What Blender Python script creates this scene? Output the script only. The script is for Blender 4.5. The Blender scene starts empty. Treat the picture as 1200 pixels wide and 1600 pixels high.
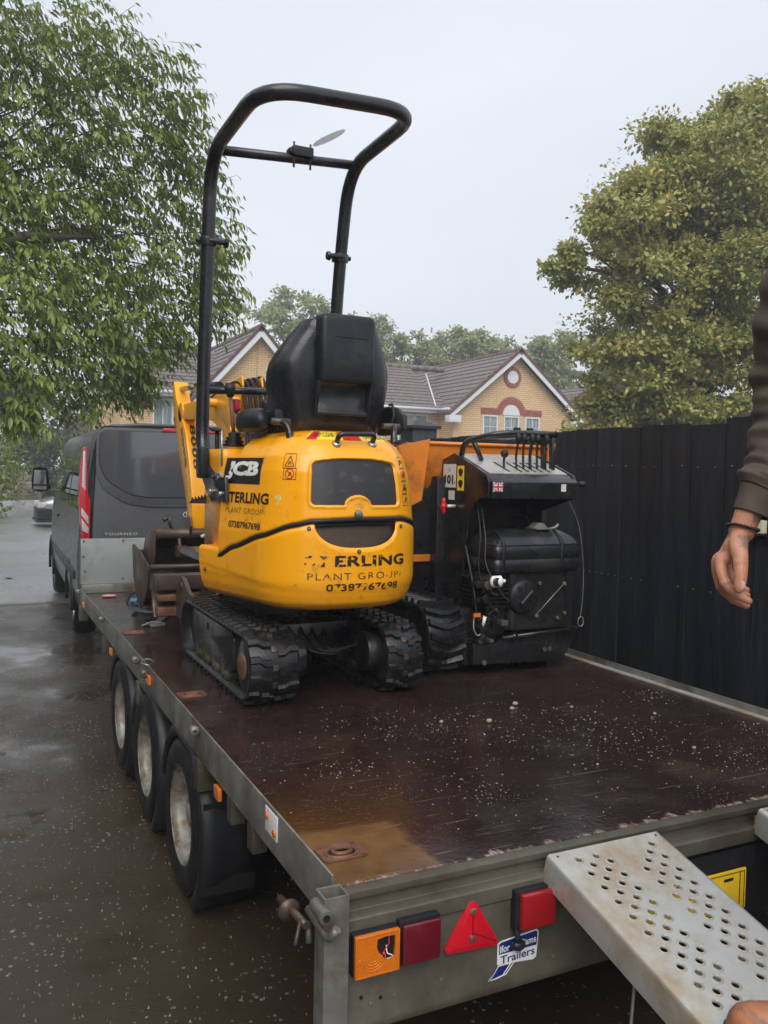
import bpy, bmesh, math, random
import numpy as np
from mathutils import Vector, Matrix
random.seed(7); RNG = np.random.default_rng(7)
SC = bpy.context.scene
COL = SC.collection
PI = math.pi
R = math.radians

# ---------------------------------------------------------------- camera
CAM_POS = Vector((-0.7233, -1.7286, 1.6348))
yaw, pitch, roll = .4501, .0468, .0195
fwd = Vector((math.sin(yaw)*math.cos(pitch), math.cos(yaw)*math.cos(pitch), -math.sin(pitch)))
rt0 = Vector((math.cos(yaw), -math.sin(yaw), 0)); up0 = rt0.cross(fwd)
rt = rt0*math.cos(roll) + up0*math.sin(roll); upv = -rt0*math.sin(roll) + up0*math.cos(roll)
cd = bpy.data.cameras.new('camera'); cam = bpy.data.objects.new('camera', cd); COL.objects.link(cam)
M3 = Matrix((rt, upv, -fwd)).transposed()
cam.matrix_world = Matrix.Translation(CAM_POS) @ M3.to_4x4()
cd.sensor_fit = 'VERTICAL'; cd.sensor_height = 24.0; cd.lens = 24.0*1336.5/1600
cd.clip_start = .05; cd.clip_end = 900
SC.camera = cam

# ---------------------------------------------------------------- sky, sun, exposure
w = bpy.data.worlds.new('World'); SC.world = w; w.use_nodes = True
nt = w.node_tree; nt.nodes.clear()
sky = nt.nodes.new('ShaderNodeTexSky'); sky.sky_type = 'NISHITA'; sky.sun_disc = False
SUN_EL, SUN_ROT = R(46), R(205)
sky.sun_elevation = SUN_EL; sky.sun_rotation = SUN_ROT
sky.air_density = 1.0; sky.dust_density = 6.0; sky.ozone_density = 1.0
cloud = nt.nodes.new('ShaderNodeTexNoise'); cloud.inputs['Scale'].default_value = 1.3; cloud.inputs['Detail'].default_value = 4
cr = nt.nodes.new('ShaderNodeValToRGB')
cr.color_ramp.elements[0].position = .3; cr.color_ramp.elements[0].color = (4.5, 4.75, 5.25, 1)
cr.color_ramp.elements[1].position = .7; cr.color_ramp.elements[1].color = (5.3, 5.55, 6.0, 1)
tc = nt.nodes.new('ShaderNodeTexCoord')
mp = nt.nodes.new('ShaderNodeMapping'); mp.inputs['Scale'].default_value = (1, 1, 2.5)
nt.links.new(tc.outputs['Generated'], mp.inputs['Vector']); nt.links.new(mp.outputs[0], cloud.inputs['Vector'])
nt.links.new(cloud.outputs['Fac'], cr.inputs['Fac'])
mixs = nt.nodes.new('ShaderNodeMixRGB'); mixs.inputs['Fac'].default_value = .93      # thick overcast over the clear sky
nt.links.new(sky.outputs[0], mixs.inputs[1]); nt.links.new(cr.outputs[0], mixs.inputs[2])
bg = nt.nodes.new('ShaderNodeBackground'); bg.inputs['Strength'].default_value = .12
nt.links.new(mixs.outputs[0], bg.inputs['Color'])
wo = nt.nodes.new('ShaderNodeOutputWorld'); nt.links.new(bg.outputs[0], wo.inputs[0])
sd = bpy.data.lights.new('sun', 'SUN'); sd.energy = 1.5; sd.angle = R(50); sd.color = (1, .975, .94)
sun = bpy.data.objects.new('sun', sd); COL.objects.link(sun)
sdir = Vector((math.sin(SUN_ROT)*math.cos(SUN_EL), math.cos(SUN_ROT)*math.cos(SUN_EL), math.sin(SUN_EL)))
sun.rotation_euler = sdir.to_track_quat('Z', 'Y').to_euler()
SC.view_settings.view_transform = 'Standard'; SC.view_settings.look = 'None'
SC.view_settings.exposure = 0.58; SC.view_settings.gamma = 1; SC.view_settings.use_curve_mapping = False

# ---------------------------------------------------------------- materials
MATS = {}
def new_mat(name):
    m = bpy.data.materials.new(name); m.use_nodes = True; MATS[name] = m
    nt = m.node_tree; nt.nodes.clear()
    out = nt.nodes.new('ShaderNodeOutputMaterial'); b = nt.nodes.new('ShaderNodeBsdfPrincipled')
    nt.links.new(b.outputs[0], out.inputs[0])
    return m, nt, b, out
def N(nt, t, **kw):
    n = nt.nodes.new('ShaderNode'+t)
    for k, v in kw.items():
        if k in n.inputs: n.inputs[k].default_value = v
        else: setattr(n, k, v)
    return n
def coords(nt, scale=(1, 1, 1)):
    g = nt.nodes.new('ShaderNodeTexCoord'); m = nt.nodes.new('ShaderNodeMapping'); m.inputs['Scale'].default_value = scale
    nt.links.new(g.outputs['Object'], m.inputs['Vector']); return m.outputs[0]
def noise(nt, vec, scale, detail=4, rough=.55):
    n = N(nt, 'TexNoise', Scale=scale, Detail=detail, Roughness=rough); nt.links.new(vec, n.inputs['Vector']); return n.outputs['Fac']
def ramp(nt, fac, stops):
    r = nt.nodes.new('ShaderNodeValToRGB'); e = r.color_ramp.elements
    while len(e) < len(stops): e.new(.5)
    for k, (p, c) in enumerate(stops):
        e[k].position = p; e[k].color = c if len(c) == 4 else (*c, 1)
    nt.links.new(fac, r.inputs['Fac']); return r.outputs[0]
def g3(v): return (v, v, v)
def mixc(nt, fac, a, b, mode='MIX'):
    m = nt.nodes.new('ShaderNodeMixRGB'); m.blend_type = mode
    for i, v in ((0, fac), (1, a), (2, b)):
        if hasattr(v, 'links'): nt.links.new(v, m.inputs[i])
        else: m.inputs[i].default_value = v if (i == 0 or len(v) == 4) else (*v, 1)
    return m.outputs[0]
def bump(nt, b, h, strength=.3, dist=.01):
    n = N(nt, 'Bump', Strength=strength, Distance=dist); nt.links.new(h, n.inputs['Height']); nt.links.new(n.outputs[0], b.inputs['Normal']); return n
def simple(name, col, rough=.5, metal=0, var=.25, scale=12, dirt=None, dirtamt=.5, bumpd=.002, bscale=60, coat=0, dirtscale=5, stretch=(1, 1, 1), rvar=.2, spec=.5):
    """base colour broken up by noise, an optional dirt layer, uneven gloss and a little relief"""
    m, nt, b, out = new_mat(name)
    v = coords(nt, stretch)
    lo = tuple(c*(1-var) for c in col); hi = tuple(min(1, c*(1+var)) for c in col)
    c = ramp(nt, noise(nt, v, scale, 6, .6), [(.3, lo), (.7, hi)])
    if dirt:
        f = ramp(nt, noise(nt, v, dirtscale, 8, .68), [(.62-dirtamt*.35, g3(0)), (.74-dirtamt*.2, g3(.9))])
        c = mixc(nt, f, c, dirt)
    nt.links.new(c, b.inputs['Base Color'])
    rr = ramp(nt, noise(nt, v, scale*.7, 5), [(.3, g3(max(.03, rough-rvar*.6))), (.7, g3(min(1, rough+rvar*.6)))])
    nt.links.new(rr, b.inputs['Roughness'])
    b.inputs['Metallic'].default_value = metal
    if coat: b.inputs['Coat Weight'].default_value = coat; b.inputs['Coat Roughness'].default_value = .12
    if bumpd: bump(nt, b, noise(nt, v, bscale, 4), .5, bumpd)
    b.inputs['Specular IOR Level'].default_value = spec
    return m

simple('yellow', (.97, .40, .002), .3, 0, .05, 5, dirt=(.42, .19, .03), dirtamt=.13, dirtscale=17, bumpd=.0008, bscale=30, coat=.3)
simple('orange', (.75, .22, .012), .35, 0, .12, 7, dirt=(.22, .09, .03), dirtamt=.4, dirtscale=7, coat=.3)
simple('black_paint', (.011, .0115, .0135), .3, 0, .4, 14, dirt=(.028, .026, .024), dirtamt=.3, dirtscale=9, coat=.3)
simple('black_plastic', (.013, .014, .017), .42, spec=.35, metal=0, var=.2, scale=20, dirt=(.03, .031, .033), dirtamt=.3, bumpd=.0008, bscale=180)
#, 0, .2, 20, dirt=(.035, .036, .038), dirtamt=.3, bumpd=.0008, bscale=180)
simple('tank_plastic', (.014, .015, .018), .27, 0, .3, 9, dirt=(.05, .05, .048), dirtamt=.3)
simple('engine_black', (.012, .0115, .011), .4, .1, .5, 25, dirt=(.035, .028, .022), dirtamt=.35, dirtscale=14, bumpd=.002)
simple('rubber', (.011, .011, .0115), .45, spec=.3, metal=0, var=.35, scale=18, dirt=(.03, .027, .023), dirtamt=.3, dirtscale=10, bumpd=.001, bscale=120)
#, 0, .35, 18, dirt=(.05, .045, .038), dirtamt=.3, dirtscale=10, bumpd=.001, bscale=120)
simple('track_rubber', (.010, .0105, .012), .3, spec=.45, metal=0, var=.4, scale=20, dirt=(.028, .025, .022), dirtamt=.35, dirtscale=12, bumpd=.003, bscale=70)
#, 0, .4, 20, dirt=(.045, .04, .035), dirtamt=.35, dirtscale=12, bumpd=.003, bscale=70)
simple('galvanised', (.25, .248, .225), .42, .45, .22, 9, dirt=(.10, .08, .05), dirtamt=.5, dirtscale=3.5, bumpd=.001, bscale=40)
simple('galvanised_dirty', (.115, .105, .082), .5, .3, .3, 6, dirt=(.05, .038, .022), dirtamt=.55, dirtscale=2.5, bumpd=.001, bscale=50)
simple('ramp_metal', (.48, .48, .45), .36, .4, .17, 5, dirt=(.36, .255, .135), dirtamt=.52, dirtscale=4.2, bumpd=.0012, bscale=55)
simple('rust', (.13, .055, .03), .6, .2, .5, 18, dirt=(.24, .11, .06), dirtamt=.6, dirtscale=16, bumpd=.002)
simple('brown_steel', (.075, .052, .04), .4, .3, .35, 9, dirt=(.15, .09, .06), dirtamt=.4, dirtscale=8, bumpd=.0015)
simple('steel', (.45, .44, .42), .3, .85, .2, 15, dirt=(.14, .11, .08), dirtamt=.35)
simple('wheel_rim', (.36, .35, .31), .42, .35, .2, 12, dirt=(.16, .105, .05), dirtamt=.5, dirtscale=13)
simple('red_plastic', (.32, .008, .012), .15, 0, .12, 10, bumpd=0, coat=.5)
simple('red_dark_lens', (.13, .004, .014), .1, 0, .1, 160, bumpd=.0006, bscale=250, coat=.8)
simple('red_reflector', (.62, .006, .02), .14, 0, .08, 220, bumpd=.0005, bscale=300, coat=.8)
simple('amber_lens', (.7, .17, .008), .12, 0, .12, 160, bumpd=.0008, bscale=200, coat=.8)
simple('white_paint', (.78, .78, .76), .4, 0, .05, 8)
simple('cream_plastic', (.68, .62, .45), .35, 0, .06, 8)
simple('white_print', (.75, .75, .72), .35, 0, .1, 40, bumpd=0)
simple('black_print', (.013, .013, .013), .35, 0, .2, 40, bumpd=0)
simple('red_print', (.6, .02, .03), .35, 0, .1, 40, bumpd=0)
simple('blue_print', (.012, .025, .16), .3, 0, .1, 40, bumpd=0)
simple('yellow_print', (.85, .68, .05), .3, 0, .1, 30, bumpd=0)
simple('plate_yellow', (.85, .55, .02), .25, 0, .06, 30, bumpd=0)
simple('headboard_paint', (.31, .345, .34), .38, .2, .08, 5, dirt=(.2, .2, .17), dirtamt=.3, dirtscale=4)
simple('hi_vis_blue', (.05, .18, .35), .5)
simple('strap', (.03, .032, .036), .55, 0, .3, 50)
simple('stone', (.33, .27, .2), .7, 0, .3, 30)
simple('dark_void', (.004, .004, .004), .9, 0, 0, 3, bumpd=0)

def wear_mat(name, col, thr=.52, scale=28):
    """lettering film, flaked: where it has flaked the paint below shows"""
    m, nt, b, out = new_mat(name)
    b.inputs['Base Color'].default_value = (*col, 1); b.inputs['Roughness'].default_value = .35
    t = N(nt, 'BsdfTransparent'); mx = N(nt, 'MixShader')
    f = ramp(nt, noise(nt, coords(nt, (1, 1, 1.6)), scale, 5, .6), [(thr, g3(1)), (thr+.03, g3(0))])
    nt.links.new(f, mx.inputs[0]); nt.links.new(t.outputs[0], mx.inputs[1]); nt.links.new(b.outputs[0], mx.inputs[2])
    nt.links.new(mx.outputs[0], out.inputs[0])
wear_mat('decal_worn', (.018, .016, .014), .535, 26)
wear_mat('decal_gone', (.018, .016, .014), .44, 30)
wear_mat('decal_flaked', (.018, .016, .014), .565, 34)
wear_mat('decal_black', (.014, .013, .012), .68, 40)
wear_mat('decal_white', (.75, .74, .7), .6, 24)

def deck_mat():
    m, nt, b, out = new_mat('deck_ply')
    v = coords(nt)
    c = ramp(nt, noise(nt, v, 2.2, 8, .62), [(.3, (.017, .009, .0085)), (.52, (.028, .0145, .013)), (.75, (.046, .026, .02))])
    # brown mud film that lies in patches, and one dried puddle in the rear corner
    mud = ramp(nt, noise(nt, v, 1.6, 6, .6), [(.58, g3(0)), (.68, g3(.55))])
    c = mixc(nt, mud, c, (.066, .042, .024, 1))
    sep = N(nt, 'SeparateXYZ'); nt.links.new(v, sep.inputs[0])
    def edge(sock, at, soft, inv=False):
        mr = N(nt, 'MapRange', interpolation_type='SMOOTHSTEP'); nt.links.new(sock, mr.inputs[0])
        mr.inputs[1].default_value = at-soft; mr.inputs[2].default_value = at+soft
        mr.inputs[3].default_value = 1 if inv else 0; mr.inputs[4].default_value = 0 if inv else 1
        return mr.outputs[0]
    wob = N(nt, 'Math', operation='MULTIPLY_ADD'); nt.links.new(noise(nt, v, 9, 5), wob.inputs[0]); wob.inputs[1].default_value = .09; nt.links.new(sep.outputs[0], wob.inputs[2])
    woy = N(nt, 'Math', operation='MULTIPLY_ADD'); nt.links.new(noise(nt, v, 7, 5), woy.inputs[0]); woy.inputs[1].default_value = .07; nt.links.new(sep.outputs[1], woy.inputs[2])
    a = N(nt, 'Math', operation='MULTIPLY'); nt.links.new(edge(wob.outputs[0], .335, .014, True), a.inputs[0]); nt.links.new(edge(woy.outputs[0], .33, .02, True), a.inputs[1])
    c = mixc(nt, a.outputs[0], c, ramp(nt, noise(nt, v, 14, 6), [(.3, (.085, .043, .021)), (.7, (.14, .076, .035))]))
    # worn bare wood along the loading edge
    we = N(nt, 'Math', operation='MULTIPLY_ADD'); nt.links.new(noise(nt, coords(nt, (3.2, 1, 1)), 6, 8, .7), we.inputs[0]); we.inputs[1].default_value = -.15; nt.links.new(sep.outputs[1], we.inputs[2])
    c = mixc(nt, edge(we.outputs[0], -.066, .008, True), c, ramp(nt, noise(nt, coords(nt, (4, 1, 1)), 22, 6), [(.35, (.12, .07, .06)), (.65, (.4, .29, .25))]))
    # rusty patches in the middle
    rp = N(nt, 'VectorMath', operation='DISTANCE'); nt.links.new(v, rp.inputs[0]); rp.inputs[1].default_value = (.40, .47, 0)
    rr = N(nt, 'Math', operation='MULTIPLY_ADD'); nt.links.new(noise(nt, v, 11, 5), rr.inputs[0]); rr.inputs[1].default_value = .22; nt.links.new(rp.outputs['Value'], rr.inputs[2])
    c = mixc(nt, edge(rr.outputs[0], .17, .015, True), c, (.13, .055, .026, 1))
    # grit and rain specks, dense toward the loading end
    vo = N(nt, 'TexVoronoi', Scale=105, Randomness=1); nt.links.new(v, vo.inputs['Vector'])
    n2 = noise(nt, v, 2.6, 4)
    th = N(nt, 'Math', operation='MULTIPLY_ADD'); nt.links.new(n2, th.inputs[0]); th.inputs[1].default_value = .62; th.inputs[2].default_value = -.17
    lt = N(nt, 'Math', operation='LESS_THAN'); nt.links.new(vo.outputs['Distance'], lt.inputs[0]); nt.links.new(th.outputs[0], lt.inputs[1])
    sep2 = N(nt, 'SeparateColor'); nt.links.new(vo.outputs['Color'], sep2.inputs[0])
    gt = N(nt, 'Math', operation='GREATER_THAN'); nt.links.new(sep2.outputs[0], gt.inputs[0]); gt.inputs[1].default_value = .45
    sp = N(nt, 'Math', operation='MULTIPLY'); nt.links.new(lt.outputs[0], sp.inputs[0]); nt.links.new(gt.outputs[0], sp.inputs[1])
    sp2 = N(nt, 'Math', operation='MULTIPLY'); nt.links.new(sp.outputs[0], sp2.inputs[0]); nt.links.new(edge(sep.outputs[1], 1.5, .6, True), sp2.inputs[1])
    c = mixc(nt, sp2.outputs[0], c, (.17, .14, .115, 1))
    # scratches: thin stretched noise
    for ang, th_ in ((.5, .675), (-.9, .685), (1.5, .69), (2.3, .69), (.1, .70)):
        tcn = nt.nodes.new('ShaderNodeTexCoord'); mpn = nt.nodes.new('ShaderNodeMapping'); mpn.inputs['Rotation'].default_value = (0, 0, ang); mpn.inputs['Scale'].default_value = (2.2, 60, 1)
        nt.links.new(tcn.outputs['Object'], mpn.inputs['Vector'])
        s = ramp(nt, noise(nt, mpn.outputs[0], 1.5, 3), [(th_, g3(0)), (th_+.03, g3(.55))])
        c = mixc(nt, s, c, (.17, .13, .11, 1))
    nt.links.new(c, b.inputs['Base Color'])
    ro = ramp(nt, noise(nt, v, 3.1, 7, .65), [(.3, g3(.05)), (.5, g3(.15)), (.72, g3(.38))])
    nt.links.new(ro, b.inputs['Roughness'])
    h = mixc(nt, .5, noise(nt, v, 55, 5, .6), noise(nt, v, 6, 4))
    h = mixc(nt, sp2.outputs[0], h, (1, 1, 1, 1))
    bump(nt, b, h, .35, .004)
deck_mat()

def ground_mat():
    m, nt, b, out = new_mat('wet_asphalt')
    v = coords(nt)
    c = ramp(nt, noise(nt, v, .7, 8, .65), [(.3, (.032, .023, .015)), (.7, (.062, .045, .029))])
    vo = N(nt, 'TexVoronoi', Scale=36, Randomness=1); nt.links.new(v, vo.inputs['Vector'])
    s2 = N(nt, 'SeparateColor'); nt.links.new(vo.outputs['Color'], s2.inputs[0])
    lt = N(nt, 'Math', operation='LESS_THAN'); nt.links.new(vo.outputs['Distance'], lt.inputs[0]); 
    thn = N(nt, 'Math', operation='MULTIPLY_ADD'); nt.links.new(noise(nt, v, 1.7, 4), thn.inputs[0]); thn.inputs[1].default_value = .75; thn.inputs[2].default_value = -.19
    nt.links.new(thn.outputs[0], lt.inputs[1])
    g = N(nt, 'Math', operation='GREATER_THAN'); nt.links.new(s2.outputs[0], g.inputs[0]); g.inputs[1].default_value = .45
    mu = N(nt, 'Math', operation='MULTIPLY'); nt.links.new(lt.outputs[0], mu.inputs[0]); nt.links.new(g.outputs[0], mu.inputs[1])
    c = mixc(nt, mu.outputs[0], c, ramp(nt, s2.outputs[1], [(0, (.1, .085, .065)), (1, (.26, .23, .19))]))
    nt.links.new(c, b.inputs['Base Color'])
    ro = ramp(nt, noise(nt, v, .9, 6, .6), [(.36, g3(.05)), (.48, g3(.2)), (.7, g3(.45))])
    nt.links.new(ro, b.inputs['Roughness'])
    b.inputs['Specular IOR Level'].default_value = .42
    wetm = ramp(nt, noise(nt, v, .9, 6, .6), [(.38, g3(.04)), (.6, g3(1))])
    h = mixc(nt, 1.0, noise(nt, v, 130, 3, .6), wetm, 'MULTIPLY')
    bump(nt, b, h, .7, .006)
    m2 = m
    # the chip-dressed road beyond: rougher and lighter
    m, nt, b, out = new_mat('wet_road_chips')
    v = coords(nt)
    vo = N(nt, 'TexVoronoi', Scale=45); nt.links.new(v, vo.inputs['Vector'])
    s2 = N(nt, 'SeparateColor'); nt.links.new(vo.outputs['Color'], s2.inputs[0])
    c = ramp(nt, s2.outputs[0], [(0, (.15, .145, .14)), (.7, (.33, .325, .32)), (1, (.6, .59, .58))])
    c = mixc(nt, ramp(nt, noise(nt, v, .5, 6), [(.4, g3(0)), (.6, g3(.6))]), c, (.15, .145, .14, 1))
    nt.links.new(c, b.inputs['Base Color'])
    nt.links.new(ramp(nt, noise(nt, v, .8, 6), [(.35, g3(.2)), (.6, g3(.5))]), b.inputs['Roughness'])
    b.inputs['Coat Weight'].default_value = 1; b.inputs['Coat Roughness'].default_value = .3
    bump(nt, b, vo.outputs['Distance'], .8, .008)
ground_mat()
simple('kerb_concrete', (.2, .19, .175), .35, 0, .25, 9, dirt=(.08, .075, .065), dirtamt=.4)
simple('grass', (.06, .085, .02), .8, 0, .5, 14, dirt=(.12, .075, .03), dirtamt=.45, dirtscale=2)
simple('fence_paint', (.016, .0185, .025), .42, 0, .45, 3.5, dirt=(.032, .032, .034), dirtamt=.3, dirtscale=14, bumpd=.0035, bscale=22, stretch=(4, 4, .35))
def per_piece(name, lo, hi):
    """each board takes its own tone"""
    nt = MATS[name].node_tree; b = nt.nodes['Principled BSDF']; l = b.inputs['Base Color'].links[0]; src = l.from_socket
    oi = nt.nodes.new('ShaderNodeObjectInfo'); c = ramp(nt, oi.outputs['Random'], [(0, g3(lo)), (1, g3(hi))]); nt.links.new(mixc(nt, 1.0, src, c, 'MULTIPLY'), b.inputs['Base Color'])
per_piece('fence_paint', .8, 1.35)
simple('weathered_wood', (.17, .13, .1), .7, 0, .3, 6, stretch=(1, 1, .4))

# ---------------------------------------------------------------- mesh helpers
class MB:
    def __init__(s): s.v = []; s.f = []; s.sm = []
    def add(s, vs, fs, smooth=False):
        o = len(s.v); s.v += [tuple(p) for p in vs]; s.f += [tuple(i+o for i in f) for f in fs]; s.sm += [smooth]*len(fs); return s
    def box(s, x0, x1, y0, y1, z0, z1, M=None):
        vs = [(x, y, z) for z in (z0, z1) for y in (y0, y1) for x in (x0, x1)]
        if M: vs = [tuple(M @ Vector(p)) for p in vs]
        return s.add(vs, [(0, 2, 3, 1), (4, 5, 7, 6), (0, 1, 5, 4), (2, 6, 7, 3), (0, 4, 6, 2), (1, 3, 7, 5)])
    def prism(s, poly, a, b, axis='y', M=None):
        """polygon in the two other axes, extruded from a to b along axis"""
        n = len(poly)
        def P(p, t):
            q = {'x': (t, p[0], p[1]), 'y': (p[0], t, p[1]), 'z': (p[0], p[1], t)}[axis]
            return tuple(M @ Vector(q)) if M else q
        vs = [P(p, a) for p in poly]+[P(p, b) for p in poly]
        fs = [tuple(range(n))[::-1], tuple(range(n, 2*n))]+[(i, (i+1) % n, n+(i+1) % n, n+i) for i in range(n)]
        return s.add(vs, fs)
    def tube(s, pts, r, n=10, cap=True, closed=False):
        pts = [Vector(p) for p in pts]; m = len(pts)
        rs = r if isinstance(r, (list, tuple)) else [r]*m
        tang = []
        for i in range(m):
            if closed: t = pts[(i+1) % m]-pts[i-1]
            else: t = pts[min(i+1, m-1)]-pts[max(i-1, 0)]
            tang.append(t.normalized() if t.length > 1e-9 else Vector((0, 0, 1)))
        nrm = tang[0].orthogonal().normalized(); vs = []
        for i in range(m):
            nrm = (nrm-tang[i]*nrm.dot(tang[i]))
            nrm = nrm.normalized() if nrm.length > 1e-6 else tang[i].orthogonal().normalized()
            bn = tang[i].cross(nrm)
            for k in range(n):
                a = 2*PI*k/n; vs.append(pts[i]+(nrm*math.cos(a)+bn*math.sin(a))*rs[i])
        fs = []
        for i in range(m if closed else m-1):
            j = (i+1) % m
            for k in range(n): fs.append((i*n+k, i*n+(k+1) % n, j*n+(k+1) % n, j*n+k))
        s.add(vs, fs, True)
        if cap and not closed:
            o = len(s.v)-m*n
            s.f += [tuple(o+k for k in range(n))[::-1], tuple(o+(m-1)*n+k for k in range(n))]; s.sm += [False, False]
        return s
    def cyl(s, a, b, r, n=14, r2=None): return s.tube([a, b], [r, r if r2 is None else r2], n)
    def lathe(s, prof, c, axis='x', n=28, a0=0, a1=2*PI):
        """profile of (radius, offset along axis) swung round the axis through c"""
        full = abs(a1-a0-2*PI) < 1e-6; m = n if full else n+1; vs = []
        for k in range(m):
            a = a0+(a1-a0)*k/n; ca, sa = math.cos(a), math.sin(a)
            for (r, t) in prof:
                vs.append({'x': (c[0]+t, c[1]+r*ca, c[2]+r*sa), 'y': (c[0]+r*ca, c[1]+t, c[2]+r*sa), 'z': (c[0]+r*ca, c[1]+r*sa, c[2]+t)}[axis])
        p = len(prof); fs = []
        for k in range(n):
            k2 = (k+1) % m
            for i in range(p-1): fs.append((k*p+i, k*p+i+1, k2*p+i+1, k2*p+i))
        return s.add(vs, fs, True)
    def loft(s, rings, closed=True, cap=True, smooth=True):
        n = len(rings[0]); vs = [p for r_ in rings for p in r_]; fs = []
        for i in range(len(rings)-1):
            for k in range(n if closed else n-1):
                k2 = (k+1) % n; fs.append((i*n+k, i*n+k2, (i+1)*n+k2, (i+1)*n+k))
        s.add(vs, fs, smooth)
        if cap and closed:
            o = len(s.v)-len(vs); e = o+(len(rings)-1)*n
            s.f += [tuple(range(o, o+n))[::-1], tuple(range(e, e+n))]; s.sm += [False, False]
        return s
    def sphere(s, c, rx, ry=None, rz=None, n=12, m=8):
        ry = rx if ry is None else ry; rz = rx if rz is None else rz
        rings = []
        for i in range(m+1):
            t = PI*i/m; q = max(.002, math.sin(t))
            rings.append([(c[0]+rx*q*math.cos(2*PI*k/n), c[1]+ry*q*math.sin(2*PI*k/n), c[2]-rz*math.cos(t)) for k in range(n)])
        return s.loft(rings)
    def map(s, f): s.v = [tuple(f(*p)) for p in s.v]; return s
    def build(s, name, mat, parent=None, bevel=0, recalc=True, seg=2, angle=True):
        me = bpy.data.meshes.new(name)
        loc = Vector((0, 0, 0)); p = parent
        while p is not None: loc = loc+Vector(p.location); p = p.parent
        me.from_pydata([(x-loc.x, y-loc.y, z-loc.z) for x, y, z in s.v], [], s.f)
        me.polygons.foreach_set('use_smooth', s.sm)
        if recalc or bevel:
            bm = bmesh.new(); bm.from_mesh(me)
            if recalc: bmesh.ops.recalc_face_normals(bm, faces=bm.faces)
            if bevel:
                es = [e for e in bm.edges if len(e.link_faces) == 2 and e.calc_face_angle(0) > .6]
                bmesh.ops.bevel(bm, geom=es, offset=bevel, segments=seg, affect='EDGES', profile=.6, clamp_overlap=True)
                for f in bm.faces: f.smooth = True
            bm.to_mesh(me); bm.free()
            if bevel: me.set_sharp_from_angle(angle=R(50))
        me.update()
        return link(name, me, mat, parent)
def link(name, me, mat, parent=None):
    o = bpy.data.objects.new(name, me); COL.objects.link(o)
    if mat:
        for mm in (mat if isinstance(mat, (list, tuple)) else [mat]): me.materials.append(MATS[mm])
    if parent is not None: o.parent = parent
    return o
def thing(name, loc, label, cat, group=None):
    o = bpy.data.objects.new(name, None); COL.objects.link(o); o.location = loc; o.empty_display_size = .1
    return tag(o, label, cat, group)
def tag(o, label=None, cat=None, group=None, kind=None):
    if label: o['label'] = label
    if cat: o['category'] = cat
    if group: o['group'] = group
    if kind: o['kind'] = kind
    return o
def bezier(pts, n=8):
    """smooth curve through points (Catmull-Rom)"""
    P = [Vector(p) for p in pts]; P = [P[0]*2-P[1]]+P+[P[-1]*2-P[-2]]; out = []
    for i in range(1, len(P)-2):
        for k in range(n):
            t = k/n; out.append(.5*((2*P[i])+(P[i+1]-P[i-1])*t+(2*P[i-1]-5*P[i]+4*P[i+1]-P[i+2])*t*t+(3*P[i]-P[i-1]-3*P[i+1]+P[i+2])*t**3))
    out.append(P[-2]); return out
def fillet(pts, r, n=6):
    """polyline with rounded corners"""
    P = [Vector(p) for p in pts]; out = [P[0]]
    for i in range(1, len(P)-1):
        a = (P[i-1]-P[i]); b_ = (P[i+1]-P[i]); rr = r[i-1] if isinstance(r, (list, tuple)) else r
        d = min(rr, a.length*.49, b_.length*.49); A = P[i]+a.normalized()*d; B = P[i]+b_.normalized()*d
        for k in range(n+1):
            t = k/n; out.append(A*(1-t)**2+P[i]*2*t*(1-t)+B*t*t)
    out.append(P[-1]); return out
FONT = None
def text_mesh(txt, bold=0.0, spacing=1.0, narrow=1.0):
    """flat letters in a 1-high box starting at the origin; returns verts, faces, width"""
    cu = bpy.data.curves.new('t', 'FONT'); cu.body = txt; cu.size = 1; cu.space_character = spacing; cu.offset = bold; cu.resolution_u = 3
    o = bpy.data.objects.new('t', cu); COL.objects.link(o); bpy.context.view_layer.update()
    me = bpy.data.meshes.new_from_object(o.evaluated_get(bpy.context.evaluated_depsgraph_get()))
    bpy.data.objects.remove(o); bpy.data.curves.remove(cu)
    return me
def letters(txt, x0, x1, z0, z1, place, name, mat, parent, bold=.02, spacing=1.0, cut=.02, label=None):
    """letters stretched to x0..x1, z0..z1 of a surface; place(x, z) gives the 3-D point"""
    me = text_mesh(txt, bold, spacing)
    bm = bmesh.new(); bm.from_mesh(me); bpy.data.meshes.remove(me)
    xs = [v.co.x for v in bm.verts]; ys = [v.co.y for v in bm.verts]
    ax, bx, ay, by = min(xs), max(xs), min(ys), max(ys)
    for v in bm.verts:
        v.co.x = x0+(v.co.x-ax)/(bx-ax)*(x1-x0); v.co.y = z0+(v.co.y-ay)/(by-ay)*(z1-z0)
    if cut:
        k = math.ceil(abs(x1-x0)/cut)
        for i in range(1, k):
            xx = x0+(x1-x0)*i/k
            bmesh.ops.bisect_plane(bm, geom=bm.verts[:]+bm.edges[:]+bm.faces[:], plane_co=(xx, 0, 0), plane_no=(1, 0, 0))
    loc = Vector((0, 0, 0)); p = parent
    while p is not None: loc = loc+Vector(p.location); p = p.parent
    for v in bm.verts: v.co = Vector(place(v.co.x, v.co.y))-loc
    me = bpy.data.meshes.new(name); bm.to_mesh(me); bm.free()
    o = link(name, me, mat, parent)
    if label: o['label'] = label
    return o
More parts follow.
